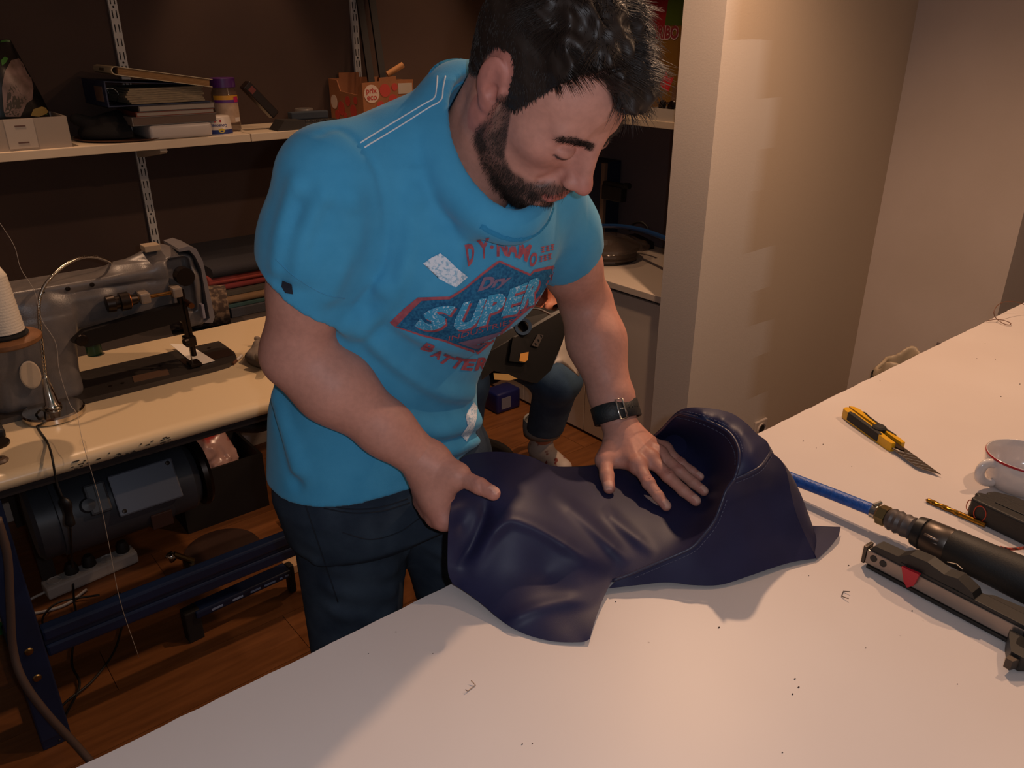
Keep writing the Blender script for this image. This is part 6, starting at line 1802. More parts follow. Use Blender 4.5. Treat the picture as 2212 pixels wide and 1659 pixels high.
bagdecal('pale_oval', [(8, 240), (4, 190), (10, 155), (24, 130), (40, 126), (56, 136), (66, 160), (72, 190), (70, 215), (58, 222), (50, 240), (44, 252), (12, 252)], mat('mauve_print', '#6f5a56', rough=0.4, col2='#4d3d36', nscale=30))
bagdecal('dark_swirl', [(16, 200), (28, 176), (38, 190), (46, 205), (60, 212), (48, 225), (40, 250), (10, 250)], mat('olive_print', '#2d241a', rough=0.5))
for q in ([(0, 92), (10, 72), (22, 82), (36, 76), (46, 84), (30, 92), (14, 90)], [(2, 130), (10, 122), (18, 126), (12, 136), (4, 142)], [(98, 248), (112, 238), (132, 240), (134, 248)]):
    bagdecal('green_leaf', q, mat('leaf_green_print', '#2a5a1e', rough=0.4))
bagdecal('gold_badge', [(66, 250), (72, 236), (90, 230), (108, 236), (116, 228), (100, 246), (84, 252)], mat('gold_print', '#8a7440', rough=0.4))
for k in range(9):
    bagdecal('pale_text_line', [(84 + k * 3.2, 150 + k * 8), (100 + k * 1.6, 144 + k * 8), (100 + k * 1.6, 146 + k * 8), (84 + k * 3.2, 152.5 + k * 8)], mat('pale_print', '#8a866a', rough=0.5))
# dark cloth tray
F = Field((0.30, 2.73, SHZ - 0.01), (0.75, 3.04, SHZ + 0.12), 0.006)
c0 = sbase(235, 290)[0]
F.add(ell((c0[0] + 0.02, 2.90, SHZ + 0.02), (0.14, 0.10, 0.055)))
for i in range(14):
    a = np.array([c0[0] + r_.uniform(-0.11, 0.12), 2.90 + r_.uniform(-0.08, 0.06), SHZ + r_.uniform(0.02, 0.06)]); F.add(cap(a, a + np.array([r_.uniform(-0.05, 0.05), r_.uniform(-0.04, 0.04), 0.01]), 0.018), 0.015)
F.sub(halfspace((0, 0, SHZ + 0.0075), (0, 0, -1), (0.2, 2.6, SHZ - 0.03), (0.9, 3.1, SHZ + 0.012)))
V, Q = F.mesh(); V = lap(V, Q, 1)
tag(link('black_cloth', npmesh('black_cloth', V, Q), mat('black_cloth', '#120e0d', rough=0.9, bump=0.2, bscale=200)), 'heap of black cloth on a tray beside the binders', 'cloth')
tag(MB().lathe([(0.0, 0.0), (0.135, 0.0), (0.150, 0.005), (0.152, 0.007), (0.148, 0.0068), (0.133, 0.0035), (0, 0.0035)], (c0[0] + 0.015, 2.897, SHZ + 0.0002), (0, 0, 1), 48).build('round_tray', mat('brown_lacquer', '#5a3a2a', rough=0.35), smooth=True, auto=40), 'thin round brown tray under the black cloth', 'tray')
# white plastic tub, books, binders
wb0 = sbase(312, 300)[0]; wb1 = sbase(438, 288)[0]
tub = thing('plastic_tub', 'white plastic tub under the stack of books', 'tub', ((wb0[0] + wb1[0]) / 2, 2.86, SHZ))
tx0, tx1 = wb0[0], wb1[0]
MB().box((tx0, 2.760, SHZ), (tx1, 2.95, SHZ + 0.046), bev=0.012).build('tub_body', mat('white_tub', '#b5aaa2', rough=0.4), tub, smooth=True, auto=60)
zst = SHZ + 0.0465
for (xa, xb, h_, c1, cov, lab) in ((tx0 - 0.045, tx1 + 0.02, 0.026, '#5b4a40', '#6b645f', 'worn grey book lying on the white tub'), (tx0 - 0.03, tx1 + 0.015, 0.014, '#8d8379', '#6a2e1c', 'thin book with orange spine under the binders'), (tx0 - 0.02, tx1 + 0.02, 0.018, '#8f857b', '#3c3634', 'pale paperback directly under the blue binder')):
    bk_ = thing('book', lab, 'book', ((xa + xb) / 2, 2.87, zst), 'books under the binders')
    MB().box((xa + 0.004, 2.764, zst + 0.002), (xb - 0.003, 2.965, zst + h_ - 0.002)).build('pages', mat('paper_' + c1, c1, rough=0.8), bk_)
    cm = mat('cover_' + cov, cov, rough=0.6)
    MB().box((xa, 2.762, zst), (xb, 2.968, zst + 0.0018)).build('cover', cm, bk_); MB().box((xa, 2.762, zst + h_ - 0.0018), (xb, 2.968, zst + h_)).build('cover', cm, bk_); MB().box((xa, 2.762, zst + 0.0018), (xa + 0.003, 2.968, zst + h_ - 0.0018)).build('spine', cm, bk_)
    zst += h_ + 0.0004
bl_m = mat('blue_binder_board', '#14203f', rough=0.45); pg_m = mat('binder_pages', '#8c7b60', rough=0.85, col2='#6f6350', nscale=60, stretch=(1, 1, 12))
bb = thing('ring_binder', 'thick blue ring binder full of paper in the stack', 'binder', (tx0 + 0.08, 2.87, zst))
MBd = Matrix.Translation((tx0 - 0.105, 2.762, zst)) @ Matrix.Rotation(math.radians(1.5), 4, 'Z')
MB().box((0, 0, 0), (0.315, 0.24, 0.003), MBd).build('lower_cover', bl_m, bb); MB().box((0, 0, 0.003), (0.003, 0.24, 0.072), MBd).build('spine', bl_m, bb)
MB().box((0.0, 0, 0), (0.315, 0.24, 0.003), MBd @ Matrix.Translation((0, 0, 0.072)) @ Matrix.Rotation(math.radians(3.5), 4, 'Y')).build('upper_cover', bl_m, bb)
MB().box((-0.0012, -0.0012, 0.004), (0.003, -0.0001, 0.07), MBd).build('spine_edge', bl_m, bb)
MB().box((-0.0015, 0.03, 0.014), (-0.0001, 0.11, 0.058), MBd).build('spine_label', mat('brown_label', '#5a4438', rough=0.7), bb)
pgs = MB()
for k in range(7):
    z0 = 0.005 + k * 0.0066
    pgs.box((0.055 + 0.008 * abs(3 - k) * 0.6, 0.004, z0), (0.300 - 0.003 * (k % 3), 0.225, z0 + 0.0060), MBd)
o = pgs.build('page_block', pg_m, bb); o['kind'] = 'stuff'
for y_ in (0.06, 0.16):
    MB().tube([MBd @ Vector((0.03 + 0.022 * math.cos(t), y_, 0.030 + 0.022 * math.sin(t))) for t in np.linspace(0, 2 * math.pi, 17)], 0.0016, n=5, caps=False).build('ring', steel_m, bb)
wbn = thing('cream_binder', 'flat cream binder lying tilted on top of the stack', 'binder', (tx0 + 0.08, 2.87, zst + 0.08))
crm = mat('cream_card', '#b9a684', rough=0.55); MBe = Matrix.Translation((tx0 - 0.085, 2.745, zst + 0.094)) @ Matrix.Rotation(math.radians(9), 4, 'Y') @ Matrix.Rotation(math.radians(-2), 4, 'Z')
prof = [(0.30, 0.0), (0.012, 0.0), (0.003, 0.004), (0.0, 0.012), (0.003, 0.021), (0.012, 0.025), (0.30, 0.025), (0.30, 0.0228), (0.014, 0.0228), (0.006, 0.020), (0.0025, 0.0125), (0.006, 0.005), (0.014, 0.0022), (0.30, 0.0022)]
MB().prism([(x_, z_) for x_, z_ in prof], MBe @ Matrix(((1, 0, 0, 0), (0, 0, 1, 0), (0, 1, 0, 0), (0, 0, 0, 1))), 0.0, 0.24).build('wrap_cover', crm, wbn, smooth=True, auto=40)
MB().box((0.02, 0.006, 0.0026), (0.292, 0.235, 0.0222), MBe).build('pages', mat('tan_pages', '#7c5a34', rough=0.85, col2='#947046', nscale=50, stretch=(1, 1, 14)), wbn)
MB().box((-0.0008, 0.09, 0.008), (0.0005, 0.15, 0.016), MBe).build('spine_print', mat('olive_print2', '#5a4a2a', rough=0.6), wbn)
# jar with purple lid
jp, js = sbase(492, 268)
jar = thing('plastic_jar', 'clear jar with purple lid and printed label', 'jar', (jp[0], 2.86, SHZ))
jc = np.array([ony(484, 205, 2.885)[0], 2.885, SHZ]); R_ = 0.043
MB().lathe([(0.0, 0.0), (R_ - 0.004, 0.0), (R_, 0.005), (R_, 0.125), (R_ - 0.008, 0.140), (R_ - 0.008, 0.146)], jc, (0, 0, 1), 32, caps=False).build('clear_wall', mat('smoky_clear_plastic', '#6d5648', rough=0.12, alpha=0.55), jar, smooth=True, auto=50)
MB().lathe([(R_ - 0.004, 0.143), (R_ - 0.002, 0.144), (R_ - 0.002, 0.172), (R_ - 0.005, 0.174), (0, 0.174)], jc, (0, 0, 1), 32).build('purple_lid', mat('purple_plastic', '#4a1d62', rough=0.4), jar, smooth=True, auto=50)
def arcpanel(name, z0, z1, a0, a1, r, m):
    P = np.zeros((20, 2, 3))
    for i, t in enumerate(np.linspace(math.radians(a0), math.radians(a1), 20)):
        for j, z in enumerate((z0, z1)): P[i, j] = jc + np.array([r * math.cos(t), r * math.sin(t), z])
    MB().grid(P).build(name, m, jar, smooth=True)
arcpanel('label', 0.03, 0.118, 195, 325, R_ + 0.0006, mat('beige_label', '#b49a82', rough=0.6, col2='#a58a72', nscale=60))
arcpanel('yellow_band', 0.104, 0.118, 195, 325, R_ + 0.0010, mat('yellow_band', '#c8902a', rough=0.5)); arcpanel('violet_band', 0.094, 0.104, 195, 325, R_ + 0.0010, mat('violet_band', '#5a2a78', rough=0.5))
arcpanel('pink_seal', 0.096, 0.114, 290, 318, R_ + 0.0014, mat('pink_seal', '#b5205a', rough=0.5)); arcpanel('barcode', 0.032, 0.046, 285, 318, R_ + 0.0014, mat('barcode_white', '#c9bcb0', rough=0.6))
# upside-down couscous pot
cc = np.array([ony(470, 262, 2.80)[0], 2.80, SHZ]); RC = 0.045
pot = thing('food_tub', 'small white tub standing upside down with blue band', 'tub', cc)
MB().lathe([(0.0, 0.0), (RC, 0.0), (RC, 0.003), (RC - 0.001, 0.004), (RC - 0.005, 0.056), (RC - 0.009, 0.060), (0, 0.060)], cc, (0, 0, 1), 36).build('tub_wall', mat('white_tub_print', '#bfb2a6', rough=0.4), pot, smooth=True, auto=50)
def potr(z): return RC - 0.001 - 0.004 * (z - 0.004) / 0.052
def potpt(a_, z, e=0.0008): return cc + np.array([(potr(z) + e) * math.cos(a_), (potr(z) + e) * math.sin(a_), z])
P = np.zeros((40, 3, 3))
for i, t in enumerate(np.linspace(math.pi, 2 * math.pi, 40)):
    for j, z in enumerate((0.0045, 0.011, 0.018)): P[i, j] = potpt(t, z)
MB().grid(P).build('blue_band', mat('dark_blue_print', '#1c2c6a', rough=0.5), pot, smooth=True)
vdir = math.atan2(-cc[1], -cc[0])
def potwrap(name, v, f, m, e=0.0010):
    """v: arc length (right positive as seen), z"""
    P = [potpt(vdir + x_ / RC, z, e) for x_, z in v]; mb = MB(); mb.raw(P, f); mb.build(name, m, pot, recalc=False)
v, f = text_tris('Couscous', 0.02); v, f = subdiv2d(v, f, 0.3)
v = (v - v.min(0)); w_ = v[:, 0].max(); v = v * (0.056 / w_)
potwrap('lettering', [(0.004 + 0.028 - x_, 0.036 - z_) for x_, z_ in v], f, mat('blue_lettering', '#20307a', rough=0.5))
potwrap('red_tag', [(-0.012 + 0.024 * (i // 2), 0.042 + 0.008 * (i % 2)) for i in range(2)] + [(0.012, 0.050), (0.012, 0.042)], [(0, 1, 2, 3)], mat('red_tag', '#b02a2a', rough=0.5))
potwrap('yellow_spot', [(0.010 + 0.011 * math.cos(t), 0.016 + 0.007 * math.sin(t)) for t in np.linspace(0, 2 * math.pi, 12, endpoint=False)], [tuple(range(12))], mat('yellow_spot', '#c9b03a', rough=0.5), 0.0014)
# leaning dark box, dark block, roll, tray, cable bits
la = sbase(600, 262)[0]; l1, l0 = ony(592, 248, 2.86), ony(528, 182, 2.86)
dirv = l1 - l0; Ml = frame(l0, dirv); Ll = float(np.linalg.norm(dirv))
lean = thing('leaning_box', 'long dark glossy box leaning on the shelf beside the jar', 'box', (l1[0], 2.86, SHZ))
MB().box((0, -0.02, -0.016), (Ll, 0.02, 0.016), Ml, bev=0.003).build('carton', mat('dark_brown_gloss', '#1d1210', rough=0.25), lean)
MB().box((0.015, -0.0212, -0.010), (0.035, -0.0200, 0.010), Ml).build('red_mark', mat('dull_red_mark', '#6a2420', rough=0.5), lean)
db_ = sbase(598, 274)[0]
tag(MB().prism([(-0.06, 0.0), (0.055, 0.0), (0.045, 0.030), (-0.03, 0.034)], Matrix(((1, 0, 0, db_[0]), (0, 0, 1, 0), (0, 1, 0, SHZ), (0, 0, 0, 1))), 2.755, 2.83).build('dark_case', mat('dark_grey_case', '#26211e', rough=0.6)), 'dark grey wedge-shaped case at the shelf edge', 'case')
rl = sbase(612, 256)[0]
rlc = np.array([rl[0] + 0.005, 2.985, SHZ])
tag(MB().lathe([(0.022, 0.0), (0.034, 0.0), (0.035, 0.002), (0.035, 0.048), (0.034, 0.050), (0.022, 0.050), (0.022, 0.0)], rlc, (0, 0, 1), 28, caps=False).build('tape_roll', mat('grey_duct_tape', '#6a625c', rough=0.4), smooth=True, auto=40), 'roll of grey tape standing on the shelf', 'tape')
ty = sbase(660, 268)[0]
tray = thing('black_tray', 'black tray of small metal parts next to the cardboard box', 'tray', (ty[0], 2.85, SHZ))
MB().box((ty[0] - 0.085, 2.77, SHZ), (ty[0] + 0.10, 2.92, SHZ + 0.018), bev=0.004).build('tray_body', dk, tray)
MB().box((ty[0] - 0.06, 2.90, SHZ + 0.0185), (ty[0] + 0.09, 2.935, SHZ + 0.045), bev=0.004).build('blue_grey_block', mat('blue_grey_foam', '#2c333d', rough=0.8), tray)
for k in range(8):
    x_ = ty[0] - 0.05 + 0.013 * k; MB().lathe([(0, 0), (0.005, 0), (0.006, 0.004), (0, 0.007)], (x_, 2.80 + 0.01 * (k % 2), SHZ + 0.0182), (0, 0, 1), 8).build('metal_part', steel_m, tray)
# cardboard box with prints
card_m = mat('brown_cardboard', '#8f5a35', rough=0.8, col2='#855230', nscale=20); rp_m = mat('red_dot_print', '#a8362a', rough=0.7); wp2 = mat('white_dot_print', '#c4ab98', rough=0.7)
k1 = ony(783, 200, 2.775); k2 = ony(893, 190, 2.775)
X0, X1 = k1[0], k2[0]; YF = 2.775; YK = min(float(onx(703, 190, X0)[1]), 3.035)
cbx = thing('cardboard_box', 'open brown cardboard box with white and red round prints on the shelf', 'box', ((X0 + X1) / 2, (YF + YK) / 2, SHZ))
MX = Matrix(((1, 0, 0, 0), (0, 0, 1, 0), (0, 1, 0, SHZ), (0, 0, 0, 1)))            # local (x, z), depth y
MY = Matrix(((0, 0, 1, 0), (1, 0, 0, 0), (0, 1, 0, SHZ), (0, 0, 0, 1)))            # local (y, z), depth x
W_ = X1 - X0; D_ = YK - YF
MB().prism([(X0, 0), (X1, 0), (X1, 0.150), (X0 + W_ * 0.66, 0.152), (X0 + W_ * 0.66, 0.163), (X0 + W_ * 0.33, 0.160), (X0 + W_ * 0.33, 0.148), (X0, 0.144)], MX, YF, YF + 0.004).build('front_wall', card_m, cbx)
MB().prism([(YF + 0.004, 0), (YK, 0), (YK, 0.150), (YK - D_ * 0.25, 0.148), (YK - D_ * 0.34, 0.108), (YF + D_ * 0.12, 0.100), (YF + D_ * 0.10, 0.13), (YF + 0.004, 0.142)], MY, X0, X0 + 0.004).build('side_wall', card_m, cbx)
MB().prism([(YF + 0.004, 0), (YK, 0), (YK, 0.150), (YF + 0.004, 0.146)], MY, X1 - 0.004, X1).build('side_wall', card_m, cbx)
MB().prism([(X0 + 0.004, 0), (X1 - 0.004, 0), (X1 - 0.004, 0.15), (X0 + W_ * 0.6, 0.152), (X0 + W_ * 0.6, 0.170), (X0 + W_ * 0.2, 0.170), (X0 + W_ * 0.2, 0.15), (X0 + 0.004, 0.15)], MX, YK - 0.004, YK).build('back_wall', card_m, cbx)
MB().box((X0 + 0.004, YF + 0.004, SHZ), (X1 - 0.004, YK - 0.004, SHZ + 0.004)).build('box_floor', card_m, cbx)
def dot(M_, d_, x_, z_, r, m, name='round_print', sy=1.0): MB().prism([(x_ + r * math.cos(t), z_ + r * sy * math.sin(t)) for t in np.linspace(0, 2 * math.pi, 20, endpoint=False)], M_, d_ - 0.0012, d_ - 0.0002).build(name, m, cbx)
dot(MX, YF, X0 + W_ * 0.17, 0.105, W_ * 0.145, wp2)
for (u, z_, r) in ((0.43, 0.115, 0.105), (0.62, 0.126, 0.06), (0.58, 0.080, 0.09), (0.33, 0.060, 0.08), (0.80, 0.050, 0.09)): dot(MX, YF, X0 + W_ * u, z_, W_ * r, rp_m)
dot(MY, X0, YK - D_ * 0.13, 0.066, 0.026, wp2)
for (u, z_, r) in ((0.66, 0.045, 0.026), (0.45, 0.075, 0.018), (0.30, 0.040, 0.024), (0.55, 0.018, 0.014), (0.80, 0.020, 0.018), (0.22, 0.080, 0.014)): dot(MY, X0, YF + D_ * u, z_, r, rp_m)
MB().box((X1 - W_ * 0.31, YF - 0.0014, SHZ + 0.100), (X1 - W_ * 0.03, YF - 0.0002, SHZ + 0.138)).build('white_sticker', mat('grey_white_sticker', '#a89c90', rough=0.6), cbx)
for txt, z_, wf in (('prix', 0.108, 0.20), ('eco', 0.084, 0.19)):
    v, f = text_tris(txt, 0.02); v = v - np.array([v[:, 0].min(), 0]); s_ = W_ * wf / v[:, 0].max()
    mb = MB(); mb.raw([(X0 + W_ * (0.17 - wf / 2) + p[0] * s_, YF - 0.0018, SHZ + z_ + p[1] * s_) for p in v], f); mb.build('lettering', rp_m, cbx, recalc=False)
# paper tube sticking out and black strips leaning behind
tu = ony(868, 140, 2.84)
tag(MB().tube([(tu[0] - 0.05, 2.87, tu[2] - 0.035 + 0.0), (tu[0] + 0.012, 2.85, tu[2] + 0.0)], 0.011, n=14).build('paper_tube', mat('tan_paper_tube', '#b07a48', rough=0.7), smooth=True, auto=40), 'tan paper tube sticking out of the cardboard box', 'tube')
for (xa, xb, lab) in ((776, 800, 'black leaning bar nearer the wall standard'), (803, 826, 'black leaning bar behind the box, right of the other')):
    p0 = ony(xb + 4, 160, 2.93); p1 = ony(xa - 8, -60, 3.03); p0[2] = max(p0[2] - 0.10, SHZ + 0.015)
    Mx = frame(p0, p1 - p0, (0, -1, 0.1)); tag(MB().box((0, -0.014, -0.005), (float(np.linalg.norm(p1 - p0)), 0.014, 0.005), Mx).build('black_bar', mat('matt_black_bar', '#17110f', rough=0.6)), lab, 'bar', 'black bars behind the box')
# ---- right-hand shelf
def rbase(px, py): return onz(px, py, SHZ)
t0, t1 = onx(1402, 250, 2.515), onx(1457, 250, 2.515)
wtb = thing('white_dish', 'white rectangular dish with sunglasses on the shelf by the partition', 'dish', (2.56, (t0[1] + t1[1]) / 2, SHZ))
ya, yb = t1[1], t0[1]
por2 = mat('white_ceramic', '#b5aa9c', rough=0.3)
MB().box((2.515, ya, SHZ), (2.66, yb, SHZ + 0.005)).build('dish_floor', por2, wtb)
for (lo, hi) in (((2.515, ya, SHZ + 0.005), (2.520, yb, SHZ + 0.045)), ((2.655, ya, SHZ + 0.005), (2.66, yb, SHZ + 0.045)), ((2.520, ya, SHZ + 0.005), (2.655, ya + 0.005, SHZ + 0.045)), ((2.520, yb - 0.005, SHZ + 0.005), (2.655, yb, SHZ + 0.045))):
    MB().box(lo, hi).build('dish_wall', por2, wtb)
sg_ = thing('sunglasses', 'dark sunglasses lying in the white dish', 'sunglasses', (2.58, (ya + yb) / 2, SHZ + 0.03))
for y_ in ((ya * 0.66 + yb * 0.34), (ya * 0.3 + yb * 0.7)):
    MB().lathe([(0.0, -0.002), (0.018, -0.002), (0.020, 0.0), (0.018, 0.002), (0, 0.003)], (2.545, y_, SHZ + 0.055), (-1, 0, 0.25), 18).build('lens', mat('dark_lens', '#120a08', rough=0.1), sg_, smooth=True)
MB().tube([(2.545, ya * 0.5 + yb * 0.5 - 0.01, SHZ + 0.062), (2.545, ya * 0.5 + yb * 0.5 + 0.01, SHZ + 0.062)], 0.003, n=6).build('bridge', mat('brown_frame', '#2c1610', rough=0.3), sg_)
for y_ in (ya + 0.012, yb - 0.012):
    MB().tube([(2.545, y_, SHZ + 0.062), (2.64, y_, SHZ + 0.058)], 0.0025, n=6).build('temple_arm', MATS['brown_frame'], sg_)
# sweet bag: red, green and yellow with lettering
s0, s1 = onx(1375, 140, 2.74), onx(1468, 140, 2.74)
ya2, yb2 = s1[1] + 0.004, s0[1] + 0.04
swb = thing('sweets_bag', 'big bag of sweets in red, green and yellow on the shelf by the partition', 'bag', (2.68, (ya2 + yb2) / 2, SHZ))
zb0, zb1 = SHZ + 0.0, SHZ + 0.46
def swp(u, v): return np.array([2.757 - 0.030 * math.sin(math.pi * u) * math.sin(math.pi * min(1, 0.1 + 0.85 * v)), ya2 + (yb2 - ya2) * (1 - u), zb0 + (zb1 - zb0) * v])
def swpanel(name, u0, u1, v0, v1, m, off=0.0):
    P = np.zeros((12, 12, 3))
    for i in range(12):
        for j in range(12): P[i, j] = swp(u0 + (u1 - u0) * i / 11, v0 + (v1 - v0) * j / 11) + np.array([-off, 0, 0])
    MB().grid(P).build(name, m, swb, smooth=True)
swpanel('yellow_foil', 0, 1, 0, 1, mat('amber_foil', '#6a4a18', rough=0.3)); swpanel('red_foil', 0.0, 0.68, 0.72, 1.0, mat('red_foil', '#7a1a1e', rough=0.3, col2='#5a1216', nscale=12), 0.001); swpanel('green_foil', 0.68, 1.0, 0.74, 1.0, mat('green_foil', '#3c4a12', rough=0.3), 0.001)
P = np.zeros((12, 12, 3))
for i in range(12):
    for j in range(12): P[i, j] = swp(i / 11, j / 11); P[i, j, 0] = 2.762 + 0.025 * math.sin(math.pi * i / 11) * math.sin(math.pi * j / 11)
MB().grid(P).build('back_foil', MATS['amber_foil'], swb, smooth=True)
v, f = text_tris('HARIBO', 0.03); v, f = subdiv2d(v, f, 0.4); v = v - v.min(0); s_ = 1.0 / v[:, 0].max()
for nm, m_, off, e in (('lettering_edge', mat('pinkish_lettering_edge', '#a88a86', rough=0.4), 0.0022, 0.0), ('lettering', mat('dark_red_lettering', '#6e1c22', rough=0.4), 0.0032, 0.0)):
    if nm == 'lettering_edge': vv, ff = text_tris('HARIBO', 0.075); vv, ff = subdiv2d(vv, ff, 0.4); vv = vv - np.array([0.06, 0.0])
    else: vv, ff = v, f
    mb = MB(); mb.raw([swp(0.36 + 0.56 * p[0] * s_, 0.635 + 0.095 * p[1]) + np.array([-off, 0, 0]) for p in vv], ff); mb.build(nm, m_, swb, recalc=False)
# red price tag and clear box
rp0 = onx(1432, 175, 2.58)
rt_tag = MB().prism([(-0.035, -0.02), (-0.005, 0.035), (0.008, 0.012), (0.036, 0.015), (0.014, -0.04)], Matrix(((0, 0, 1, 2.60), (-1, 0, 0, rp0[1]), (0, 1, 0, rp0[2]), (0, 0, 0, 1))), 0.0, 0.002).build('red_tag', mat('bright_red_card', '#b01a22', rough=0.5))
tag(rt_tag, 'bright red folded card propped above the white dish', 'card')
cb2 = thing('clear_box', 'clear plastic box behind the white dish', 'box', (2.70, (ya + yb) / 2, SHZ))
cl2 = mat('smoky_clear_box', '#6a5040', rough=0.15, alpha=0.6)
for (lo, hi) in (((2.665, ya, SHZ), (2.668, yb + 0.02, SHZ + 0.12)), ((2.668, ya, SHZ), (2.72, ya + 0.003, SHZ + 0.12)), ((2.668, yb + 0.017, SHZ), (2.72, yb + 0.02, SHZ + 0.12)), ((2.668, ya, SHZ + 0.117), (2.72, yb + 0.02, SHZ + 0.12))):
    MB().box(lo, hi).build('clear_wall', cl2, cb2)
# ------------------------------------------------------------------ worktop things and the second person
WZ = 0.722
# blue vertical board with beige edge
q0 = onz(1290, 560, WZ); 
bb_ = thing('folding_stand', 'dark blue upright folding stand with beige edge on the worktop', 'stand', (q0[0] + 0.05, q0[1], WZ))
by_ = onx(1297, 440, 2.66)[1]
MB().box((2.66, by_, WZ), (2.785, by_ + 0.13, WZ + 0.36), bev=0.003).build('board', mat('dark_blue_board', '#101c34', rough=0.6), bb_)
MB().box((2.655, by_ - 0.022, WZ), (2.675, by_, WZ + 0.36), bev=0.002).build('edge_strip', mat('beige_edge', '#6b5546', rough=0.6), bb_)
cl_ = onx(1332, 412, 2.66)
clm = thing('black_clamp', 'black plastic clamp fixed to the blue stand', 'clamp', cl_)
MB().box((2.64, cl_[1] - 0.045, cl_[2] - 0.045), (2.68, by_ - 0.0225, cl_[2] + 0.02), bev=0.004).build('jaw', dk, clm)
MB().box((2.645, cl_[1] - 0.06, cl_[2] + 0.015), (2.675, by_ - 0.0225, cl_[2] + 0.035), bev=0.004).build('arm', dk, clm)
MB().cyl((2.66, cl_[1] - 0.075, cl_[2] + 0.03), (2.66, cl_[1] - 0.05, cl_[2] + 0.028), 0.014, n=14).build('knob', dk, clm)
bl0 = onx(1330, 480, 2.55)
tag(MB().prism([(-0.06, 0), (0.06, 0), (0.055, 0.03), (-0.02, 0.045), (-0.06, 0.05)], Matrix(((0, 0, 1, 2.66), (-1, 0, 0, bl0[1] + 0.01), (0, 1, 0, WZ), (0, 0, 0, 1))), 0.02, 0.10).build('dark_block', mat('dark_grey_block', '#1b1719', rough=0.7)), 'dark grey block standing behind the plastic bag on the worktop', 'block')
# clear bag with black discs and blue rim
pc = onz(1365, 545, WZ); pcx, pcy = 2.47, pc[1] + 0.02
disc_m = mat('black_rubber_discs', '#141110', rough=0.5)
dsk = thing('rubber_disc_stack', 'stack of flat black rubber discs inside the clear bag', 'discs', (pcx, pcy, WZ + 0.002))
for k, r in enumerate((0.150, 0.140, 0.145)):
    MB().lathe([(0.04, 0.0), (r, 0.0), (r + 0.003, 0.006), (r, 0.016), (0.05, 0.02), (0.04, 0.0)], (pcx + 0.006 * k, pcy - 0.004 * k, WZ + 0.003 + 0.0205 * k), (0, 0, 1), 14, caps=False).build('disc', disc_m, dsk)
F = Field((pcx - 0.24, pcy - 0.26, WZ), (pcx + 0.24, pcy + 0.26, WZ + 0.16), 0.007)
F.add(ell((pcx, pcy, WZ + 0.045), (0.195, 0.195, 0.052)))
for i in range(18):
    t = r_.uniform(0, 6.28); a = np.array([pcx + 0.15 * math.cos(t), pcy + 0.15 * math.sin(t), WZ + 0.06]); F.bump([a, a + np.array([0.10 * math.cos(t + 0.8), 0.10 * math.sin(t + 0.8), r_.uniform(-0.03, 0.02)])], 0.014, 0.010)
F.sub(halfspace((0, 0, WZ + 0.0015), (0, 0, -1), (pcx - 0.3, pcy - 0.3, WZ - 0.05), (pcx + 0.3, pcy + 0.3, WZ + 0.006)))
V, Q = F.mesh(); V = lap(V, Q, 1)
film = link('clear_bag', npmesh('clear_bag', V, Q), mat('clear_film', '#8f7a6c', rough=0.06, alpha=0.16, spec=0.9))
tag(film, 'crinkled clear plastic bag on the white worktop', 'bag')
rim_p = [onx(1285, 488, 2.62), onx(1340, 489, 2.58), onx(1390, 498, 2.52), onx(1430, 512, 2.46), onx(1448, 520, 2.42)]
tag(MB().tube(spline(rim_p, 24), 0.010, n=10).build('plastic_hoop', mat('blue_plastic_rim', '#1d4478', rough=0.35), smooth=True), 'blue plastic hoop resting over the clear bag', 'hoop')
cbp = [onx(1360, 498, 2.60), onx(1368, 484, 2.60), onx(1385, 480, 2.60), onx(1398, 490, 2.60), onx(1401, 500, 2.60)]
tag(MB().tube(spline(cbp, 20), 0.006, n=8).build('black_cable_loop', dk, smooth=True), 'loop of black cable behind the clear bag', 'cable')
# bin with cream bag beyond the table
bn = np.array([2.62, 1.02, 0.0])
bnt = at(1957, 790, 1.0)
d_ = ray(1958, 785); kk = (1.22 - 0) / d_[1]; bp2 = CAM + d_ * kk
binx, biny = float(bp2[0]), 1.22
bin_ = thing('waste_bin', 'dark waste bin behind the far table edge', 'bin', (binx, biny, 0))
binh = float(bp2[2]) - 0.06
MB().lathe([(0.0, 0.0), (0.10, 0.0), (0.115, binh), (0.112, binh), (0.097, 0.006), (0, 0.006)], (binx, biny, 0), (0, 0, 1), 28).build('bin_wall', mat('dark_grey_bin', '#2c2a2b', rough=0.6), bin_, smooth=True, auto=40)
F = Field((binx - 0.18, biny - 0.18, binh - 0.10), (binx + 0.18, biny + 0.18, binh + 0.18), 0.006)
for i in range(40):
    t = i / 40 * 6.283; h_ = 0.055 + 0.030 * math.sin(t * 2 + 1) + 0.010 * math.sin(5 * t)
    a = np.array([binx + 0.100 * math.cos(t), biny + 0.100 * math.sin(t), binh - 0.06]); b = np.array([binx + (0.092 + 0.008 * math.sin(7 * t)) * math.cos(t), biny + (0.092 + 0.008 * math.sin(7 * t)) * math.sin(t), binh + h_])
    F.add(cap(a, b, 0.011, 0.007), 0.014)
V, Q = F.mesh(); V = lap(V, Q, 2)
tag(link('bin_bag', npmesh('bin_bag', V, Q), mat('cream_bin_bag', '#b9a88f', rough=0.4)), 'crumpled cream plastic bag showing above the far table edge', 'bag')
tr_ = ray(2030, 748); kk = 1.0 / tr_[1]; p_ = CAM + tr_ * kk
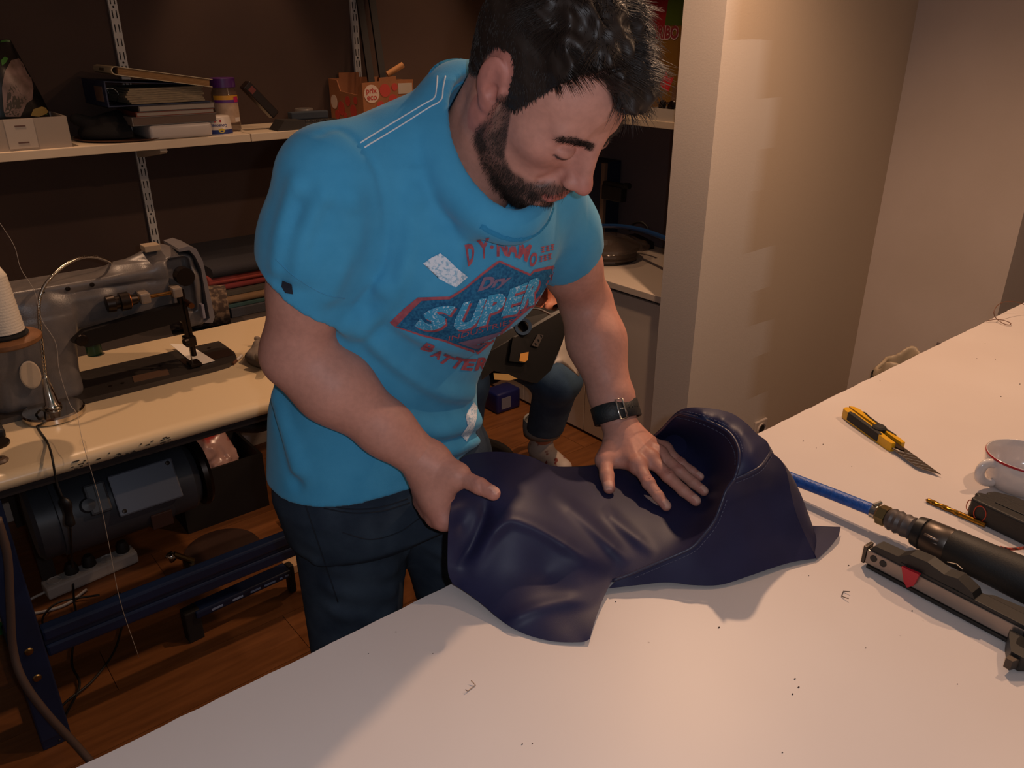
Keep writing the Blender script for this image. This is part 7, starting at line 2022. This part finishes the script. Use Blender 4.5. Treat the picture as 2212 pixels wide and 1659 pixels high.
tag(MB().prism([(-0.03, -0.30), (0.035, -0.30), (0.03, -0.03), (-0.005, 0.012), (-0.02, -0.02)], frame(p_, RT), -0.01, 0.01).build('grey_offcut', mat('dark_mauve_board', '#4c4246', rough=0.7)), 'pointed dark grey offcut showing behind the far table edge', 'offcut')

# ---- second person: only a hand, jeans and shoes show behind the man
p2 = thing('person', 'seated person in rolled-up jeans behind the man, holding a black seat pan', 'person', (1.9, 2.3, 0))
def Z(px, py, z): return onz(px, py, z)
SHO = Z(1185, 985, 0.05); ANK = Z(1180, 950, 0.12); KNE = at(1215, 800, 2.25)
ANK = SHO + np.array([0.03, 0.09, 0.07]) ; KNE = np.array([ANK[0] + 0.02, ANK[1] - 0.02, 0.50]); HIP = np.array([KNE[0] + 0.06, KNE[1] + 0.40, 0.53])
kpx = ray(1206, 815); tK = (0.49 - CAMH) / kpx[2]; KNE = CAM + kpx * tK; ANK = np.array([KNE[0] * 0.15 + ANK[0] * 0.85, KNE[1] * 0.15 + ANK[1] * 0.85, 0.10])
HIP = KNE + np.array([-0.02, 0.40, 0.04]); KN2 = KNE + np.array([-0.30, 0.16, 0.01]); HI2 = HIP + np.array([-0.17, 0.02, 0]); AN2 = KN2 + np.array([0.0, 0.05, -0.40]); AN2[2] = 0.10
TOR = (HIP + HI2) / 2
F = Field((TOR[0] - 0.5, TOR[1] - 0.85, 0.0), (TOR[0] + 0.5, TOR[1] + 0.25, 1.42), 0.009)
NK2 = TOR + np.array([0.0, -0.10, 0.48]); HT2 = NK2 + (HT - NECKB)
F.add(cap(TOR + (0, 0, 0.02), TOR + np.array([0, -0.05, 0.28]), 0.13, 0.14)); F.add(cap(TOR + np.array([0, -0.05, 0.28]), NK2 - (0, 0, 0.06), 0.14, 0.09), 0.06)
S2R, S2L = NK2 + np.array([-0.20, 0.02, -0.06]), NK2 + np.array([0.20, 0.02, -0.06])
HND = at(1172, 652, 2.05); HN2 = HND + np.array([0.10, 0.06, -0.02])
for s_, h_ in ((S2R, HND), (S2L, HN2)):
    el = (s_ + h_) / 2 + np.array([0.0, 0.06, -0.10])
    F.add(cap(NK2 - (0, 0, 0.05), s_, 0.06, 0.06), 0.04); F.add(cap(s_, el, 0.055, 0.045), 0.03); F.add(cap(el, h_ + (s_ - h_) * 0.22, 0.042, 0.032), 0.02)
    hd_ = h_ + (s_ - h_) * 0.2
    F.add(cap(hd_, h_ + (0, 0, 0.01), 0.036, 0.034), 0.02)
    for k in range(4):
        b0 = h_ + np.array([-0.03 + 0.02 * k, -0.01, 0.0]); F.add(cap(b0, b0 + np.array([0.0, -0.035, -0.025]), 0.012, 0.010), 0.008); F.add(cap(b0 + np.array([0, -0.035, -0.025]), b0 + np.array([0, -0.02, -0.055]), 0.010, 0.009), 0.006)
    F.add(cap(h_ + (-0.02, 0.0, 0.0), h_ + (-0.055, -0.03, -0.015), 0.013, 0.010), 0.01)
for h_, k_, a_ in ((HIP, KNE, ANK), (HI2, KN2, AN2)):
    F.add(cap(h_, k_, 0.085, 0.058), 0.05); F.add(cap(k_, a_, 0.055, 0.038), 0.03)
V, Q = F.mesh(); V = lap(V, Q, 1)
C2 = SKIN * (1 - 0.6 * redn[:, None]) + SKIN_RED * 0.6 * redn[:, None]
C2[lips] = LIPC
C2 = C2 * (1 - fm) + HAIRC * fm; C2 = C2 * (1 - 0.85 * hm[:, None]) + HAIRC * 0.85 * hm[:, None]
me = npmesh('body', np.concatenate([V, Vh @ HM.T + HT2]), np.concatenate([Q, Qh + len(V)]))
colattr(me, np.concatenate([np.tile(np.array(lin('#c07a5e')[:3]), (len(V), 1)), C2])); link('body', me, skin_m, p2)
# jumper
F = Field((TOR[0] - 0.5, TOR[1] - 0.75, 0.40), (TOR[0] + 0.5, TOR[1] + 0.3, 1.30), 0.010)
F.add(cap(TOR + (0, 0, 0.0), TOR + np.array([0, -0.05, 0.28]), 0.15, 0.155)); F.add(cap(TOR + np.array([0, -0.05, 0.28]), NK2 - (0, 0, 0.08), 0.155, 0.095), 0.06)
for s_, h_ in ((S2R, HND), (S2L, HN2)):
    el = (s_ + h_) / 2 + np.array([0.0, 0.06, -0.10])
    F.add(cap(NK2 - (0, 0, 0.06), s_, 0.07, 0.072), 0.04); F.add(cap(s_, el, 0.068, 0.058), 0.03); F.add(cap(el, el * 0.45 + h_ * 0.55, 0.056, 0.048), 0.02)
V, Q = F.mesh(); link('jumper', npmesh('jumper', V, Q), mat('dark_red_jumper', '#4a1c20', rough=0.95), p2)
link('hair', npmesh('hair', Vcap @ HM.T + HT2, Qcap), hair_m, p2)
j2 = mat('mid_blue_denim', '#27405c', rough=0.9, col2='#3f5a74', nscale=10, ndetail=6, bump=0.2, bscale=500)
F = Field((TOR[0] - 0.5, TOR[1] - 0.75, 0.05), (TOR[0] + 0.5, TOR[1] + 0.3, 0.75), 0.008)
F.add(ell(TOR, (0.19, 0.15, 0.11)))
for h_, k_, a_ in ((HIP, KNE, ANK), (HI2, KN2, AN2)):
    F.add(cap(h_, k_, 0.098, 0.082), 0.05); F.add(cap(k_, a_, 0.082, 0.070), 0.04)
    for q in range(4): F.bump([a_ + np.array([-0.08, -0.05, 0.12 + 0.02 * q]), a_ + np.array([0.06, -0.07, 0.13 + 0.025 * q])], 0.012, 0.006)
    F.sub(halfspace(a_ + (0, 0, 0.075), (0, 0, -1), a_ - 0.13, a_ + (0.13, 0.13, 0.075)))
V, Q = F.mesh(); V = lap(V, Q, 1); link('jeans', npmesh('jeans', V, Q), j2, p2)
cf = mat('pale_denim_cuff', '#8b8a86', rough=0.9, bump=0.2, bscale=500); sn_m = mat('white_sneaker', '#b8aaa0', rough=0.6, col2='#7a3a34', nscale=24, lo=0.60, hi=0.66); sole_m = mat('sneaker_sole', '#a39a90', rough=0.7)
for a_ in (ANK, AN2):
    MB().lathe([(0.070, 0.055), (0.076, 0.050), (0.079, 0.075), (0.078, 0.112), (0.074, 0.118), (0.070, 0.112)], (a_[0], a_[1], a_[2] - 0.02), (0, 0, 1), 24, caps=False).build('trouser_cuff', cf, p2, smooth=True)
    F = Field((a_[0] - 0.12, a_[1] - 0.27, 0.0), (a_[0] + 0.12, a_[1] + 0.12, 0.2), 0.006)
    F.add(cap((a_[0], a_[1] + 0.02, 0.055), (a_[0] - 0.02, a_[1] - 0.15, 0.045), 0.045, 0.036)); F.add(cap((a_[0], a_[1], 0.06), (a_[0], a_[1], 0.13), 0.046, 0.046), 0.02)
    F.sub(halfspace((0, 0, 0.0285), (0, 0, -1), (a_[0] - 0.2, a_[1] - 0.3, -0.05), (a_[0] + 0.2, a_[1] + 0.2, 0.03)))
    V, Q = F.mesh(); sh_ = link('sneaker', npmesh('sneaker', V, Q), sn_m, p2)
    MB().prism([(a_[0] + 0.046 * math.cos(t) - 0.010 * (1 - math.sin(t)), a_[1] - 0.065 + 0.135 * math.sin(t)) for t in np.linspace(0, 2 * math.pi, 24, endpoint=False)], Matrix.Translation((0, 0, 0)), 0.0, 0.029).build('sole', sole_m, sh_)
stl = thing('stool', 'dark stool under the seated person', 'stool', (TOR[0], TOR[1], 0))
MB().lathe([(0, 0.40), (0.17, 0.40), (0.18, 0.41), (0.18, 0.43), (0.17, 0.437), (0, 0.437)], (TOR[0], TOR[1] + 0.02, 0), (0, 0, 1), 28).build('stool_seat', dk, stl)
MB().cyl((TOR[0], TOR[1] + 0.02, 0.03), (TOR[0], TOR[1] + 0.02, 0.40), 0.025, n=14).build('column', dk, stl)
MB().lathe([(0, 0.0), (0.20, 0.0), (0.20, 0.012), (0.05, 0.03), (0, 0.03)], (TOR[0], TOR[1] + 0.02, 0), (0, 0, 1), 28).build('stool_base', dk, stl)
# black plastic seat base on the lap, seen from below
bp0 = at(1150, 745, 2.02)
gb_m = mat('glossy_black_plastic', '#0b0909', rough=0.3, spec=0.3); foam_m = mat('yellowed_foam', '#a8834a', rough=0.9)
sbs = thing('motorcycle_seat_pan', 'glossy black plastic seat pan held on the lap of the seated person', 'seat pan', bp0)
def bpx(px, py, d): return at(px, py, d)
ctr = [(1148, 660), (1200, 672), (1222, 640), (1236, 660), (1215, 740), (1190, 800), (1160, 828), (1148, 826), (1110, 815), (1066, 800), (1040, 820), (1040, 770), (1080, 720), (1120, 690)]
dd = lambda px, py: 2.02 + 0.0006 * (px - 1140) + 0.0002 * (820 - py)
P = [bpx(x_, y_, dd(x_, y_)) for x_, y_ in ctr]; n_ = len(P)
back = [p + FW * 0.045 for p in P]
mb = MB(); mb.raw(P + back, [tuple(range(n_)), tuple(range(2 * n_ - 1, n_ - 1, -1))] + [(i, (i + 1) % n_, n_ + (i + 1) % n_, n_ + i) for i in range(n_)]); mb.build('shell', gb_m, sbs)
def bbox3(name, pts, d0, d1, m):
    A = [bpx(x_, y_, dd(x_, y_) - d1) for x_, y_ in pts]; B = [bpx(x_, y_, dd(x_, y_) - d0) for x_, y_ in pts]; k = len(pts)
    q = MB(); q.raw(A + B, [tuple(range(k)), tuple(range(2 * k - 1, k - 1, -1))] + [(i, (i + 1) % k, k + (i + 1) % k, k + i) for i in range(k)]); q.build(name, m, sbs)
bbox3('moulded_box', [(1108, 728), (1144, 732), (1136, 785), (1100, 780)], 0.0, 0.015, gb_m)
bbox3('pale_foam_window', [(1124, 764), (1142, 760), (1140, 778), (1134, 782), (1122, 780)], 0.015, 0.017, mat('orange_foam', '#c98a3a', rough=0.8))
bbox3('perforated_strip', [(1162, 722), (1174, 724), (1162, 750), (1148, 746)], 0.0, 0.008, mat('dark_brown_strip', '#2d211d', rough=0.4))
for (x_, y_) in ((1168, 727), (1162, 736), (1156, 744)):
    MB().cyl(bpx(x_, y_, dd(x_, y_) - 0.0085), bpx(x_, y_, dd(x_, y_) - 0.007), 0.004, n=10).build('strip_hole', MATS['hole_black'], sbs)
MB().lathe([(0.014, 0.0), (0.022, 0.0), (0.022, 0.014), (0.014, 0.014), (0.014, 0.0)], bpx(1130, 706, dd(1130, 706)), tuple(-FW), 20, caps=False).build('grommet', gb_m, sbs, smooth=True, auto=40)
bbox3('brown_edge_foam', [(1066, 806), (1098, 808), (1118, 818), (1100, 822), (1068, 820)], 0.002, 0.012, foam_m)
bbox3('side_foam', [(1217, 690), (1222, 700), (1190, 770), (1168, 770), (1196, 720), (1208, 690)], -0.02, -0.004, foam_m)
MB().tube(spline([bpx(1145, 667, 2.0), bpx(1165, 668, 2.0), bpx(1190, 680, 2.0)], 10), 0.003, n=6).build('metal_pin', steel_m, sbs)
# white paper apron over the knee
P = np.zeros((14, 10, 3))
kA = [at(1222, 690, 2.18), at(1195, 740, 2.12), at(1172, 790, 2.08), at(1156, 825, 2.06)]; kB = [at(1270, 700, 2.26), at(1262, 760, 2.24), at(1252, 800, 2.23), at(1250, 815, 2.22)]
kA = spline(kA, 14); kB = spline(kB, 14)
for i in range(14):
    for j in range(10):
        t = j / 9; P[i, j] = kA[i] * (1 - t) + kB[i] * t + np.array([0, 0, 1.0]) * (0.045 * math.sin(math.pi * t) + 0.004 * math.sin(9 * t + i * 0.8)) - FW * 0.03 * math.sin(math.pi * t)
o = MB().grid(P); ob = o.build('white_sheet', mat('white_backing_sheet', '#bdb2a8', rough=0.7), None, smooth=True)
so = ob.modifiers.new('thick', 'SOLIDIFY'); so.thickness = 0.002
tag(ob, 'curved white sheet hanging over the knee of the seated person', 'sheet')
# blue packet on the floor behind
bpk = onz(1085, 880, 0.0)
pk = thing('blue_packet', 'dark blue packet with pale label on the floor behind the man', 'packet', bpk)
MB().box(bpk + (-0.07, -0.05, 0), bpk + (0.07, 0.05, 0.10), bev=0.012).build('packet_body', mat('dark_blue_foil', '#121a50', rough=0.35), pk, smooth=True, auto=60)
MB().box(bpk + (-0.045, -0.0522, 0.02), bpk + (0.01, -0.0505, 0.075)).build('label', mat('grey_label', '#6a6a78', rough=0.6), pk)
